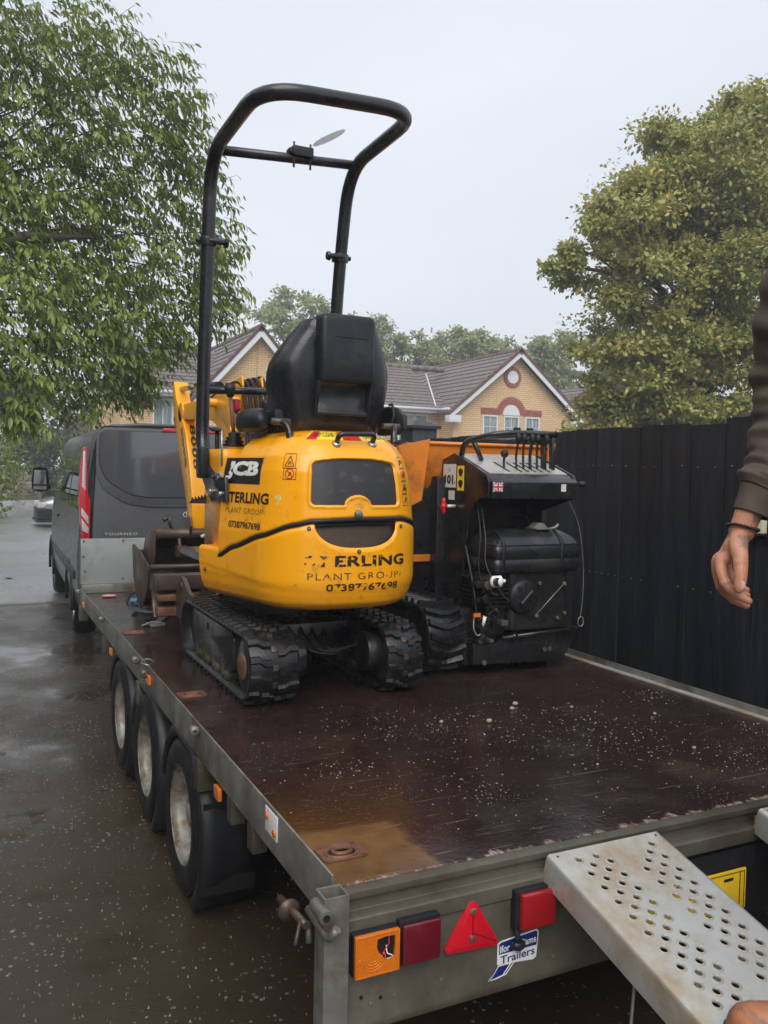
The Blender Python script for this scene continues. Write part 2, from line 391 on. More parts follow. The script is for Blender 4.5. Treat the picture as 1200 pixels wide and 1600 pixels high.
# ================================================================ the ground
def sheet(name, x0, x1, y0, y1, z, mat, nx=1, ny=1, zf=None):
    vs = [(x0+(x1-x0)*i/nx, y0+(y1-y0)*j/ny, 0) for j in range(ny+1) for i in range(nx+1)]
    vs = [(x, y, z+(zf(x, y) if zf else 0)) for x, y, _ in vs]
    fs = [(j*(nx+1)+i, j*(nx+1)+i+1, (j+1)*(nx+1)+i+1, (j+1)*(nx+1)+i) for j in range(ny) for i in range(nx)]
    m = MB(); m.add(vs, fs, True); return m.build(name, mat, recalc=False)
o = sheet('ground', -400, 400, -120, 600, -.012, 'grass'); tag(o, kind='structure')
o = sheet('driveway', -14, 60, -20, 9.2, 0, 'wet_asphalt', 60, 40, lambda x, y: .004*math.sin(x*1.7)*math.cos(y*1.3)-.006); tag(o, kind='structure')
o = sheet('road', -60, 90, 9.2, 41.5, -.004, 'wet_road_chips'); tag(o, kind='structure')
m = MB(); m.box(-14, -3.2, 9.12, 9.24, -.05, .012); m.box(-3.2, 1.4, 9.12, 9.24, -.05, .004)
o = m.build('kerb', 'kerb_concrete', bevel=.01); tag(o, kind='structure')
def vz(x, y): return .35+.25*math.sin(x*.35)+.02*y-.84
o = sheet('verge', -60, 90, 41.5, 60, 0, 'grass', 60, 10, lambda x, y: .25*min(1, (y-41.5)/3)+.12*math.sin(x*.8+y)); tag(o, kind='structure')

# ================================================================ the fence
FX = 2.55
fence = thing('boarded_fence', (FX, 1, 0), 'tall black painted closeboard fence running along the right of the trailer', 'fence')
gb = MB(); gb.box(FX-.015, FX+.03, -4, 10, 0, .16); gb.build('gravel_board', 'fence_paint', fence)
y = -4.0; k = 0; seams = [1.08, 1.27, 1.49, 1.69, 1.85, 1.99, 2.10, 2.21, 2.31, 2.4]
ys = [-4+.17*i for i in range(30)]; ys = [v for v in ys if v < 1.0]+[.94]+seams
while ys[-1] < 9.9: ys.append(ys[-1]+random.uniform(.115, .19))
for a, b_ in zip(ys[:-1], ys[1:]):
    m = MB(); top = 1.905+random.uniform(-.006, .006)+(.018 if a < 1.26 else 0)
    th = random.uniform(-.001, .0025); ln = random.uniform(-.001, .001)
    yy0, yy1 = a+.0018, b_-.0018
    # feather-edge board: thick edge stands proud of its neighbour
    m.add([(FX-.012-th, yy0, .16), (FX-.009-th*.5, yy1, .16), (FX+.012, yy1, .16), (FX+.012, yy0, .16),
           (FX-.012-th+ln, yy0, top), (FX-.009-th*.5+ln, yy1, top+random.uniform(-.003, .003)), (FX+.012, yy1, top), (FX+.012, yy0, top)],
          [(0, 3, 2, 1), (4, 5, 6, 7), (0, 1, 5, 4), (1, 2, 6, 5), (2, 3, 7, 6), (3, 0, 4, 7)])
    m.build('board', 'fence_paint', fence)
nl_ = MB()
for a, b_ in zip(ys[:-1], ys[1:]):
    if a > 6: break
    for z in (.48, 1.08, 1.69):
        for q in (.25, .75): yy = a+(b_-a)*q; nl_.cyl((FX-.013, yy, z+random.uniform(-.01, .01)), (FX-.0165, yy, z), .0042, 6)
nl_.build('nail_heads', 'galvanised_dirty', fence)['kind'] = 'stuff'
for z in (.45, 1.05, 1.65):
    m = MB(); m.box(FX+.013, FX+.06, -4, 10, z, z+.07); m.build('rail', 'fence_paint', fence)
pier = thing('fence_pier', (FX, 4.4, 0), 'square black fence pier with a pyramid cap rising above the fence', 'post')
m = MB(); m.box(FX-.11, FX+.11, 4.32, 4.54, 0, 1.985); m.build('shaft', 'fence_paint', pier, bevel=.006)
m = MB(); c = (FX, 4.43); 
m.add([(FX-.135, 4.295, 1.986), (FX+.135, 4.295, 1.986), (FX+.135, 4.565, 1.986), (FX-.135, 4.565, 1.986), (FX-.135, 4.295, 2.01), (FX+.135, 4.295, 2.01), (FX+.135, 4.565, 2.01), (FX-.135, 4.565, 2.01), (FX, 4.43, 2.075)],
      [(0, 3, 2, 1), (0, 1, 5, 4), (1, 2, 6, 5), (2, 3, 7, 6), (3, 0, 4, 7), (4, 5, 8), (5, 6, 8), (6, 7, 8), (7, 4, 8)]); m.build('cap', 'fence_paint', pier)
lampw = thing('wall_lamp', (FX-.03, 1.06, 1.43), 'small black framed lantern with cream glass fixed to the fence behind the hand', 'lamp')
m = MB(); m.box(FX-.03, FX-.012, .985, 1.125, 1.37, 1.5); m.build('back_plate', 'black_plastic', lampw, bevel=.006)
m = MB(); m.prism([(.995, 1.39), (1.11, 1.385), (1.115, 1.47), (1.04, 1.5), (.995, 1.49)], FX-.062, FX-.031, 'x'); m.build('lamp_glass', 'cream_plastic', lampw, bevel=.004)
m = MB(); m.tube([(FX-.05, .99, 1.385), (FX-.05, 1.12, 1.378), (FX-.05, 1.125, 1.48)], .007, 8); m.build('lamp_frame', 'black_plastic', lampw)

# ================================================================ the trailer
T = thing('flatbed_trailer', (0, 0, 0), 'tri-axle galvanised flatbed trailer with a wet dark plywood deck carrying two machines', 'trailer')
Lt, Wt, ZD = 4.88, 2.093, .70
for k in range(4):
    m = MB(); y0 = .002+k*1.22; m.box(.008, Wt-.045, y0+.0015, y0+1.22-.0015, ZD-.018, ZD+random.uniform(-.0004, .0004))
    m.build('deck_board', 'deck_ply', T)
for k in (1, 2, 3):
    m = MB(); m.box(.02, Wt-.06, k*1.22+.0005, k*1.22+.0035, ZD-.015, ZD-.004); m.build('deck_joint', 'galvanised_dirty', T)
def rail(x, s):
    m = MB()
    m.box(min(x, x+s*.006), max(x, x+s*.006), 0, Lt, .61, .731)
    m.box(min(x+s*.006, x+s*.04), max(x+s*.006, x+s*.04), 0, Lt, .612, .618)
    return m.build('side_rail', 'galvanised', T, bevel=.0015)
rail(0, 1); rail(Wt, -1)
m = MB(); m.box(Wt-.044, Wt-.007, .01, Lt, ZD-.02, ZD+.004); m.build('deck_edge_strip', 'ramp_metal', T)
m = MB()
m.prism([(-.034, .70), (.0015, .70), (.0015, .61), (-.052, .61), (-.06, .617), (-.06, .652), (-.054, .655), (-.026, .655), (-.026, .682), (-.034, .684)], .014, Wt, 'x')
m.build('rear_channel', 'galvanised_dirty', T, bevel=.0015)
# corner posts: square tube, open at the top
for px0 in (-.048, Wt-.004):
    m = MB(); x0, x1, y0, y1, t = px0, px0+.058, -.078, -.022, .005
    for zz in (0,):
        o_ = [(x0, y0), (x1, y0), (x1, y1), (x0, y1)]; i_ = [(x0+t, y0+t), (x1-t, y0+t), (x1-t, y1-t), (x0+t, y1-t)]
        vs = [(a, b_, z) for z in (.22, .722) for a, b_ in o_]+[(a, b_, z) for z in (.22, .722) for a, b_ in i_]
        fs = []
        for k in range(4):
            k2 = (k+1) % 4; fs += [(k, k2, 4+k2, 4+k), (8+k2, 8+k, 12+k, 12+k2), (4+k, 4+k2, 12+k2, 12+k), (k2, k, 8+k, 8+k2)]
        m.add(vs, fs)
    m.build('corner_post', 'galvanised', T, bevel=.0012)
# light board under the channel, with its turned lip
m = MB(); m.prism([(-.054, .612), (-.05, .612), (-.05, .430), (-.036, .415), (-.036, .393), (-.04, .393), (-.062, .395), (-.062, .413), (-.054, .425)], .012, .79, 'x')
m.build('light_board', 'galvanised_dirty', T, bevel=.001)
m = MB(); m.prism([(-.054, .612), (-.05, .612), (-.05, .430), (-.036, .415), (-.036, .393), (-.04, .393), (-.062, .395), (-.062, .413), (-.054, .425)], 1.42, Wt-.01, 'x')
m.build('light_board', 'galvanised_dirty', T, bevel=.001)
for (x, z) in ((.075, .452), (.135, .455), (.10, .458), (.255, .462), (.56, .445), (.575, .442), (.052, .47)):
    m = MB(); m.cyl((x, -.0545, z), (x, -.057, z), .0042, 8); m.build('rivet', random.choice(['galvanised', 'dark_void', 'rust']), T)
# lamps
YB = -.0545
def lamp(name, x0, x1, z0, z1, dep, lens, label, tilt=0):
    h = MB(); h.box(x0, x1, YB-dep*.55, YB, z0, z1); ho = h.build(name, 'black_plastic', T, bevel=.004); ho['label'] = label
    return ho
h = lamp('indicator_lamp', .020, .130, .533, .628, .045, None, 'square amber indicator lamp with a hole broken in its lens')
# the lens, broken open at the top right
out = [(.026, .539), (.124, .539), (.124, .622), (.026, .622)]
hole = [(.074, .614), (.092, .617), (.117, .616), (.118, .590), (.116, .568), (.101, .562), (.090, .568), (.084, .578), (.077, .584), (.072, .598)]
def plate_with_holes(outer, holes, y0, y1, name, mat, parent, place=None):
    bm = bmesh.new(); es = []
    loc = Vector((0, 0, 0)); p = parent
    while p is not None: loc = loc+Vector(p.location); p = p.parent
    place = place or (lambda a, b_, t: (a, t, b_))
    for loop in [outer]+holes:
        vs = [bm.verts.new((a, b_, 0)) for a, b_ in loop]
        for i in range(len(vs)): es.append(bm.edges.new((vs[i], vs[(i+1) % len(vs)])))
    r_ = bmesh.ops.triangle_fill(bm, use_beauty=True, use_dissolve=False, edges=es, normal=(0, 0, 1))
    ex = bmesh.ops.extrude_face_region(bm, geom=bm.faces[:])
    for v in bm.verts: v.tag = False
    for e in ex['geom']:
        if isinstance(e, bmesh.types.BMVert): e.tag = True
    for v in bm.verts: v.co = Vector(place(v.co.x, v.co.y, y1 if v.tag else y0))-loc
    bmesh.ops.recalc_face_normals(bm, faces=bm.faces)
    me = bpy.data.meshes.new(name); bm.to_mesh(me); bm.free(); return link(name, me, mat, parent)
plate_with_holes(out, [hole], YB-.028, YB-.035, 'lens', 'amber_lens', h)
m = MB()
for a_, b__, c__, d__ in ((.026, .124, .6223, .627), (.026, .124, .534, .5388), (.0215, .0258, .534, .627), (.1242, .1285, .534, .627)): m.box(a_, b__, YB-.036, YB-.024, c__, d__)
m.build('lens_rim', 'amber_lens', h, bevel=.0015)
for rr in (.010, .017, .024, .031):
    m = MB(); m.tube([(.062+rr*math.cos(a), YB-.0353, .574+rr*.9*math.sin(a)) for a in np.linspace(-3.3, .1 if rr > .015 else -.6, 20)], .0009, 5); m.build('lens_ring', 'amber_lens', h)
m = MB(); m.box(.066, .121, YB-.0275, YB-.0255, .555, .619); m.build('lamp_inside', 'dark_void', h)
m = MB(); m.tube(bezier([(.104, YB-.029, .612), (.101, YB-.034, .598), (.093, YB-.031, .585), (.09, YB-.03, .577)]), .0012, 6); m.build('wire', 'red_print', h)
m = MB(); m.tube(bezier([(.098, YB-.029, .594), (.097, YB-.036, .58), (.108, YB-.036, .573), (.112, YB-.033, .566), (.104, YB-.03, .563), (.098, YB-.034, .566)]), .0014, 6); m.build('wire', 'white_print', h)
m = MB(); m.sphere((.091, YB-.031, .578), .004, n=8, m=6); m.build('bulb', 'red_reflector', h)
h = lamp('brake_lamp', .133, .236, .533, .635, .045, None, 'dark red square brake lamp beside the amber one')
m = MB(); m.box(.136, .232, YB-.038, YB-.0255, .538, .629); m.build('lens', 'red_dark_lens', h, bevel=.005)
h = lamp('fog_lamp', .444, .553, .546, .640, .045, None, 'bright red square fog lamp standing proud beside the ramp')
m = MB(); m.box(.452, .55, YB-.042, YB-.024, .551, .636); m.build('lens', 'red_plastic', h, bevel=.006)
m = MB(); m.sphere((.462, YB-.014, .502), .02, .012, .013, 10, 6); m.tube(bezier([(.462, YB-.014, .51), (.455, YB-.02, .525), (.452, YB-.015, .548)]), .007, 8); m.build('cable', 'black_plastic', h)
# warning triangle
def tri(inset, y0, y1):
    A = Vector((.253, .521)); B = Vector((.416, .510)); Cc = Vector((.333, .645))
    pts = []; c0 = (A+B+Cc)/3
    for P, Q, S_ in ((A, B, Cc), (B, Cc, A), (Cc, A, B)):
        P = c0+(P-c0)*(1-inset)
        u_ = (Q-P).normalized(); v_ = (S_-P).normalized(); pts += [tuple(P+v_*.014), tuple(P+u_*.014)]
    return pts
m = MB(); m.prism(tri(0, 0, 0), YB-.007, YB, 'y'); h = m.build('warning_triangle', 'red_reflector', T, bevel=.0015); h['label'] = 'red triangular reflector with two bolts'
m = MB(); m.prism(tri(.2, 0, 0), YB-.0095, YB-.0071, 'y'); m.build('reflector_face', 'red_reflector', h, bevel=.001)
m = MB(); m.box(.3325, .3345, YB-.0105, YB-.0095, .54, .60); m.build('moulding_line', 'red_dark_lens', h)
m = MB(); m.add([(.334, YB-.0099, .560), (.334, YB-.0099, .557), (.398, YB-.0099, .524), (.398, YB-.0099, .527)], [(0, 1, 2, 3)]); m.build('moulding_line', 'red_dark_lens', h)
for z in (.545, .612):
    m = MB(); m.cyl((.333, YB-.0095, z), (.333, YB-.0145, z), .0078, 14); b_ = m.build('bolt', 'steel', h, bevel=.0012)
    m = MB(); m.cyl((.333, YB-.0146, z), (.333, YB-.016, z), .0034, 6); m.build('bolt_centre', 'galvanised_dirty', b_)
# maker's sticker
def stk(x, z, off=.0006): return (x, YB-off, z)
def poly_sticker(pts, name, mat, parent, off):
    m = MB(); m.prism([(a+.010, b_-.030) for a, b_ in pts], YB-off, YB-off-.0004, 'y'); return m.build(name, mat, parent)
st = poly_sticker([(.4, .488), (.505, .478), (.514, .483), (.52, .545), (.514, .553), (.41, .545), (.4, .54)], 'maker_sticker', 'white_print', T, .0002)
poly_sticker([(.404, .512), (.514, .513), (.5165, .544), (.512, .549), (.411, .541), (.404, .537)], 'sticker_band', 'blue_print', st, .0007)
letters('Ifor Williams', .407, .512, .518, .536, lambda x, z: (x+.010, YB-.0012, z-.030+(x-.46)*.06), 'lettering', 'white_print', st, .015)
letters('Trailers', .409, .509, .489, .509, lambda x, z: (x+.010, YB-.0008, z-.030+(x-.46)*.04), 'lettering', 'blue_print', st, .02)
poly_sticker([(.372, .449), (.427, .458), (.452, .486), (.404, .486)], 'sticker_tail', 'white_print', st, .0003)
poly_sticker([(.383, .455), (.416, .461), (.436, .483), (.405, .483)], 'tail_stripe', 'blue_print', st, .0008)
poly_sticker([(.376, .4515), (.379, .4525), (.401, .483), (.3985, .483)], 'tail_stripe', 'blue_print', st, .0008)
poly_sticker([(.421, .4605), (.424, .4612), (.446, .4845), (.442, .4845)], 'tail_stripe', 'blue_print', st, .0008)
# number plate on its bar
m = MB(); m.box(.8, 1.42, -.05, -.03, .40, .60); m.build('plate_mount', 'black_plastic', T, bevel=.006)
m = MB(); m.box(.725, 1.232, -.064, -.056, .432, .548); npl = m.build('number_plate', 'plate_yellow', T, bevel=.004); npl['label'] = 'yellow rear number plate mostly hidden by the ramp'
for a in ((.733, 1.224, .438, .440), (.733, 1.224, .54, .542), (.733, .735, .44, .54), (1.222, 1.224, .44, .54), (1.205, 1.2075, .44, .54)):
    m = MB(); m.box(a[0], a[1], -.0652, -.0645, a[2], a[3]); m.build('plate_border', 'black_print', npl)
m = MB(); m.box(1.145, 1.18, -.0652, -.0645, .521, .529); m.build('plate_mark', 'black_print', npl)
# ramp stowage slot and frame below
m = MB()
for x in (.35, Wt-.40): m.box(x, x+.05, .02, Lt+.02, .49, .608)
for y_ in (.30, .86, 1.23, 1.95, 2.68, 3.4, 4.3, 4.8): m.box(.05, Wt-.05, y_, y_+.04, .56, .609)
m.build('chassis', 'galvanised_dirty', T, bevel=.003)
m = MB(); m.box(.8, 1.4, .05, .9, .46, .50); m.build('ramp_tray', 'galvanised_dirty', T)
m = MB(); m.prism([(Wt/2-.35, Lt), (Wt/2+.35, Lt), (Wt/2+.05, Lt+.9), (Wt/2-.05, Lt+.9)], .47, .53, 'z'); m.build('drawbar', 'galvanised', T, bevel=.005)
m = MB(); m.cyl((Wt/2, Lt+.9, .5), (Wt/2, Lt+1.08, .49), .045, 12); m.build('hitch', 'black_paint', T)
# corner latch: pivot eye, hook and chain stud
m = MB(); m.tube([(-.052, -.035, .695), (-.052, -.1, .693)], .016, 14); m.build('latch_eye', 'galvanised', T, bevel=.002)
m = MB(); m.cyl((-.052, -.1005, .693), (-.052, -.102, .693), .008, 10); m.build('latch_hole', 'dark_void', T)
m = MB(); m.tube(fillet([(-.055, .02, .665), (-.046, -.095, .645), (-.038, -.118, .655), (-.03, -.12, .69)], .02), [.011]*1+[.010]*9+[.009]*6, 10) if False else m.tube(fillet([(-.055, .0, .668), (-.046, -.098, .645), (-.032, -.112, .672)], .02, 8), .0095, 10); m.build('latch_hook', 'galvanised', T)
m = MB(); m.lathe([(.0, -.005), (.026, -.003), (.026, .003), (.0, .005)], (-.078, .06, .64), 'y', 18); m.build('washer', 'brown_steel', T)
m = MB(); m.tube([(-.08, .12, .64), (-.066, -.02, .642)], .009, 10); m.tube([(-.072, .0, .648), (-.098, -.035, .612)], .0045, 8); m.build('tee_bolt', 'brown_steel', T)
m = MB(); m.tube([(-.055, .0, .64), (-.06, -.02, .60)], .007, 8); m.build('latch_tail', 'galvanised_dirty', T)
# things along the side rail
for yk in (1.23, 2.43, 4.86, 3.62):
    m = MB(); m.lathe([(.006, -.02), (.017, -.02), (.017, .012), (.006, .012), (.006, -.02)], (-.02, yk, .714), 'y', 14); m.build('rope_eye', 'galvanised', T)
    m = MB(); m.box(-.012, .05, yk-.03, yk+.03, .50, .609); m.build('bracket', 'galvanised_dirty', T, bevel=.003)
for yk in (2.2,):
    m = MB(); m.lathe([(.006, -.02), (.017, -.02), (.017, .02), (.006, .02), (.006, -.02)], (-.02, yk, .70), 'y', 14); m.build('rope_eye', 'galvanised', T)
    m = MB(); m.tube([(0.0, 2.34, .735), (.03, 2.33, .735), (.035, 2.24, .737), (.0, 2.2, .735), (-.02, 2.25, .735)], .003, 6, closed=True); m.build('wire_clip', 'steel', T)
for yk in (.62, .86-.02):
    m = MB(); m.box(.0, .045, yk-.028, yk+.028, .53, .609); m.build('bracket', 'galvanised_dirty', T, bevel=.003)
for yk, zk in ((.95, .625-.03), (2.15, .69), (3.3, .59), (4.62, .66)):
    m = MB(); m.box(-.014, -.001, yk-.03, yk+.03, zk-.028, zk+.012); mk = m.build('side_marker', 'amber_lens', T, bevel=.003)
m = MB(); m.box(-.0035, -.0008, .37, .47, .655, .722); wp = m.build('bolt_plate', 'white_paint', T, bevel=.001)
for yk, zk in ((.385, .675), (.452, .70)):
    m = MB(); m.cyl((-.0036, yk, zk), (-.009, yk, zk), .011, 6); m.build('bolt', 'amber_lens', wp)
# wheels with mudguards
def wheel(x, y, s, dirty=0):
    """s = -1 for the left side (outer face towards -x)"""
    w_ = MB(); z = .292; r0, wd = .292, .175
    X = lambda t: s*t*1.0
    prof = [(.185, 0), (.2, -.004), (.245, -.010), (.272, -.004), (.286, .012), (.292, .03), (.293, .0875), (.292, .145), (.286, .163), (.272, .179), (.245, .185), (.2, .179), (.185, .175)]
    w_.lathe([(r, (t if s < 0 else -t)) for r, t in prof], (x, y, z), 'x', 56)
    ty = w_.build('wheel', 'rubber', T)
    sg = 1 if s < 0 else -1
    # tread blocks: shoulder lugs and ribs
    tr = MB()
    for k in range(60):
        a = 2*PI*k/60
        for (t0, t1, r1, sk) in ((.004, .042, .2975, .02), (.134, .172, .2975, -.02)):
            q = []
            for t, rr_ in ((t0, r1-.010), (t1, r1)):
                for da in (-.034, .028):
                    for r_ in (rr_-.014, rr_):
                        aa = a+da+sk*(t-t0)/.04; q.append((x+sg*t, y+r_*math.cos(aa), z+r_*math.sin(aa)))
            tr.add(q, [(0, 1, 3, 2), (4, 6, 7, 5), (0, 4, 5, 1), (2, 3, 7, 6), (1, 5, 7, 3), (0, 2, 6, 4)])
    tr.build('tread', 'rubber', ty)['kind'] = 'stuff'
    for t in (.058, .0875, .117):
        rb = MB(); rb.lathe([(.288, t-.011), (.2985, t-.009), (.2985, t+.009), (.288, t+.011)] if sg > 0 else [(.288, -t-.011), (.2985, -t-.009), (.2985, -t+.009), (.288, -t+.011)], (x, y, z), 'x', 56); rb.build('tread_rib', 'rubber', ty)
    rm = MB(); rp_ = [(.19, -.002), (.196, .0), (.193, .008), (.178, .012), (.172, .03), (.160, .055), (.145, .07), (.13, .066), (.115, .062), (.095, .060), (.07, .064), (.055, .060), (.04, .058), (.036, .035), (.03, .03), (.0, .03)]
    rm.lathe([(r, sg*t) for r, t in rp_], (x, y, z), 'x', 40); rim = rm.build('rim', 'wheel_rim', ty)
    for k in range(5):
        a = 2*PI*k/5+.3; b1 = MB(); c1 = (x+sg*.062, y+.075*math.cos(a), z+.075*math.sin(a))
        b1.cyl(c1, (c1[0]-sg*.016, c1[1], c1[2]), .009, 6); b1.build('wheel_nut', 'rust', rim)
    for k in range(10):
        a = 2*PI*k/10; b1 = MB(); c1 = (x+sg*.0680, y+.137*math.cos(a), z+.137*math.sin(a))
        b1.cyl(c1, (c1[0]-sg*.004, c1[1], c1[2]), .011, 10); b1.build('vent_hole', 'dark_void', rim)
    return ty
def guard(x, y, s, last=False):
    """plastic mudguard: a channel arc over the wheel with a rolled outer lip"""
    g = MB(); z = .292; sg = 1 if s < 0 else -1
    a0, a1 = R(-52), R(168); n = 30; rings = []
    for k in range(n+1):
        a = a0+(a1-a0)*k/n; ro = .345+.014*max(0, math.cos(a))
        prof = [(ro-.045, -.028), (ro-.012, -.034), (ro+.004, -.022), (ro+.006, .02), (ro-.004, .10), (ro-.004, .2), (ro-.012, .2), (ro-.012, .10), (ro-.004, .02), (ro-.008, -.018), (ro-.016, -.024), (ro-.045, -.02)]
        rings.append([(x+sg*(t+.026), y-r*math.cos(a), min(z+r*math.sin(a), .607)) for r, t in prof])
    g.loft(rings); g.build('mudguard', 'black_plastic', T)
for yk in (1.535, 2.29, 3.03):
    wheel(.002, yk, -1); guard(.002, yk, -1)
    wheel(Wt-.002, yk, 1); guard(Wt-.002, yk, 1)
m = MB(); m.box(.01, .20, 1.2, 1.21, .12, .45); m.build('mud_flap', 'rubber', T)
for yk in (1.535, 2.29, 3.03):
    m = MB(); m.cyl((.15, yk, .28), (Wt-.15, yk, .28), .03, 10); m.box(.18, .26, yk-.4, yk+.1, .38, .44); m.box(Wt-.26, Wt-.18, yk-.4, yk+.1, .38, .44); m.build('axle', 'galvanised_dirty', T)
# headboard
m = MB(); m.box(.0, Wt, 4.872, 4.90, .765, 1.10); hb = m.build('headboard', 'headboard_paint', T, bevel=.004)
for (x, z) in ((.02, 1.085), (.3, 1.085), (.62, 1.085), (.02, .97), (.3, .80), (.03, .86), (.9, 1.085), (1.3, 1.085), (1.8, 1.085)):
    m = MB(); m.cyl((x, 4.8715, z), (x, 4.867, z), .007, 8); m.build('rivet', 'galvanised_dirty', hb)
m = MB(); m.box(.006, Wt-.006, 4.84, 4.88, .7005, .764); m.build('headboard_foot', 'galvanised', T, bevel=.004)
# recessed lashing rings
def lashing(x, y, ring_up=False, mat='rust'):
    m = MB(); ZT = ZD+.0035
    out_ = [(x-.05, y-.045), (x+.05, y-.045), (x+.058, y-.035), (x+.058, y+.035), (x+.05, y+.045), (x-.05, y+.045), (x-.058, y+.035), (x-.058, y-.035)]
    hol = [(x+.036*math.cos(a), y-.004+.026*math.sin(a)) for a in np.linspace(0, 2*PI, 18, endpoint=False)]
    pl = plate_with_holes(out_, [hol], ZD+.0005, ZT, 'lashing_plate', mat, T, place=lambda a, b_, t: (a, b_, t))
    m = MB(); m.lathe([(.036, .003), (.033, -.001), (.03, -.002), (.0, -.002)], (0, 0, 0), 'z', 18)
    m.v = [(x+a, y-.004+b_*.72, ZD+.0012+c_*.5) for a, b_, c_ in m.v]; m.build('recess', 'dark_void' if not ring_up else mat, pl)
    m = MB(); m.lathe([(.037, 0), (.041, .004), (.045, .004), (.047, 0)], (0, 0, 0), 'z', 20); m.v = [(x+a, y-.004+b_*.76, ZT+c_) for a, b_, c_ in m.v]; m.build('pressed_rim', mat, pl)
    m = MB()
    if ring_up: m.tube([(x+.028*math.cos(a), y+.002*math.cos(a), ZT+.028+.028*math.sin(a)) for a in np.linspace(0, 2*PI, 16, endpoint=False)], .0042, 8, closed=True)
    else: m.tube([(x+.024*math.cos(a), y-.006+.017*math.sin(a), ZT+.003) for a in np.linspace(0, 2*PI, 16, endpoint=False)], .0055, 8, closed=True)
    m.build('ring', mat if not ring_up else 'galvanised', pl)
    for sx in (-.045, .045):
        for sy in (-.034, .034):
            m = MB(); m.cyl((x+sx, y+sy, ZT), (x+sx, y+sy, ZT+.002), .006, 8); m.build('screw', mat, pl)
lashing(.092, .165); lashing(.095, 1.755); lashing(.10, 3.2); lashing(1.99, .30); lashing(1.985, 1.9, True); lashing(1.97, 3.3)

# ================================================================ the loading ramps
SL = math.atan(.25)
def ramp_obj(x0, x1, label, length=2.75):
    t = thing('loading_ramp', ((x0+x1)/2, -.07, .71), label, 'ramp', 'galvanised loading ramps hooked on the trailer tail')
    cs, sn = math.cos(SL), math.sin(SL); wd = x1-x0
    def P(a, s_, d): return (x0+a, -.07-s_*cs-d*sn, .712-s_*sn+d*cs)        # across, down the slope, proud
    holes = []; cen = []
    # staggered hole field in two bands, as pressed
    for j in range(1, 108):
        s_ = .0155+.0247*j
        for i, a in enumerate((.065, .0915, .118, .1442)):
            if (j+i) % 2 == 1: cen.append((a, s_))
        for i, a in enumerate((.2157, .2425, .2695, .296)):
            if (j+i) % 2 == 0 and j >= 4-i: cen.append((a, s_))
    cen = [c for c in cen if c[1] < length-.05]
    rh = .0086
    for a, s_ in cen: holes.append([(a+rh*math.cos(q), s_+rh*math.sin(q)) for q in np.linspace(0, 2*PI, 10, endpoint=False)])
    e = .012
    plate_with_holes([(e, .001), (wd-e, .001), (wd-e, length), (e, length)], holes, -.003, 0, 'ramp_plate', 'ramp_metal', t, place=P)
    # folded side flanges with a rounded shoulder
    for sx in (0, 1):
        prof = [(e, 0), (e*.45, -.0012), (e*.12, -.005), (0, -.012), (0, -.075), (.004, -.079), (.012, -.079), (.012, -.075), (.004, -.073), (.004, -.013), (e, -.0032)]
        if sx: prof = [(wd-a, d) for a, d in prof]
        m = MB(); m.loft([[P(a, s_, d) for a, d in prof] for s_ in (0, length)], smooth=True); o = m.build('side_flange', 'ramp_metal', t); o.data.set_sharp_from_angle(angle=R(35))
    # raised collar round each hole: one shared mesh
    ring = MB(); q = [(rh-.0001, -.0032), (rh+.0003, .0020), (rh+.0014, .0025), (rh+.0052, .0002)]
    ring.lathe(q, (0, 0, 0), 'z', 14); n_ = 0; me = None
    for a, s_ in cen:
        n_ += 1
        if n_ <= 150:
            if me is None:
                o = ring.build('hole_collar', 'ramp_metal'); me = o.data
            else:
                o = bpy.data.objects.new('hole_collar', me); COL.objects.link(o)
            o.parent = t; o.location = Vector(P(a, s_, 0))-t.location; o.rotation_euler = (SL, 0, 0)
    rest = MB()
    for a, s_ in cen[150:]:
        base = [P(a+x_, s_-y_, z_) for x_, y_, z_ in ring.v]; rest.add(base, ring.f, True)
    if cen[150:]: rest.build('hole_collar_row', 'ramp_metal', t)['kind'] = 'stuff'
    for a in (.012+.01, wd-.022):
        m = MB(); m.cyl(P(a, .014, .0002), P(a, .014, .0012), .0028, 8); m.build('rivet', 'dark_void', t)
    m = MB(); m.box(x0+.03, x1-.03, -.075, -.03, .656, .672); m.build('hook_plate', 'ramp_metal', t)
    for s_ in (.4, .95, 1.5, 2.05):
        m = MB(); m.loft([[P(a, s_+q_, d) for q_, d in ((0, -.004), (.04, -.004), (.04, -.05), (0, -.05))] for a in (.005, wd-.005)], smooth=False); m.build('cross_member', 'galvanised_dirty', t)
    return t
ramp_obj(.537, .893, 'galvanised loading ramp with rows of punched holes, hooked on behind the deck nearest the lamps')
ramp_obj(1.262, 1.618, 'second galvanised ramp at the right edge of the picture, hooked on beyond the yellow plate')
pr = thing('prop_rod', (.64, -.3, 0), 'thin grey rod standing on the ground beneath the perforated ramp', 'rod')
m = MB(); m.tube([(.60, -.28, .0), (.62, -.30, .58)], .004, 8); m.build('rod', 'galvanised', pr)
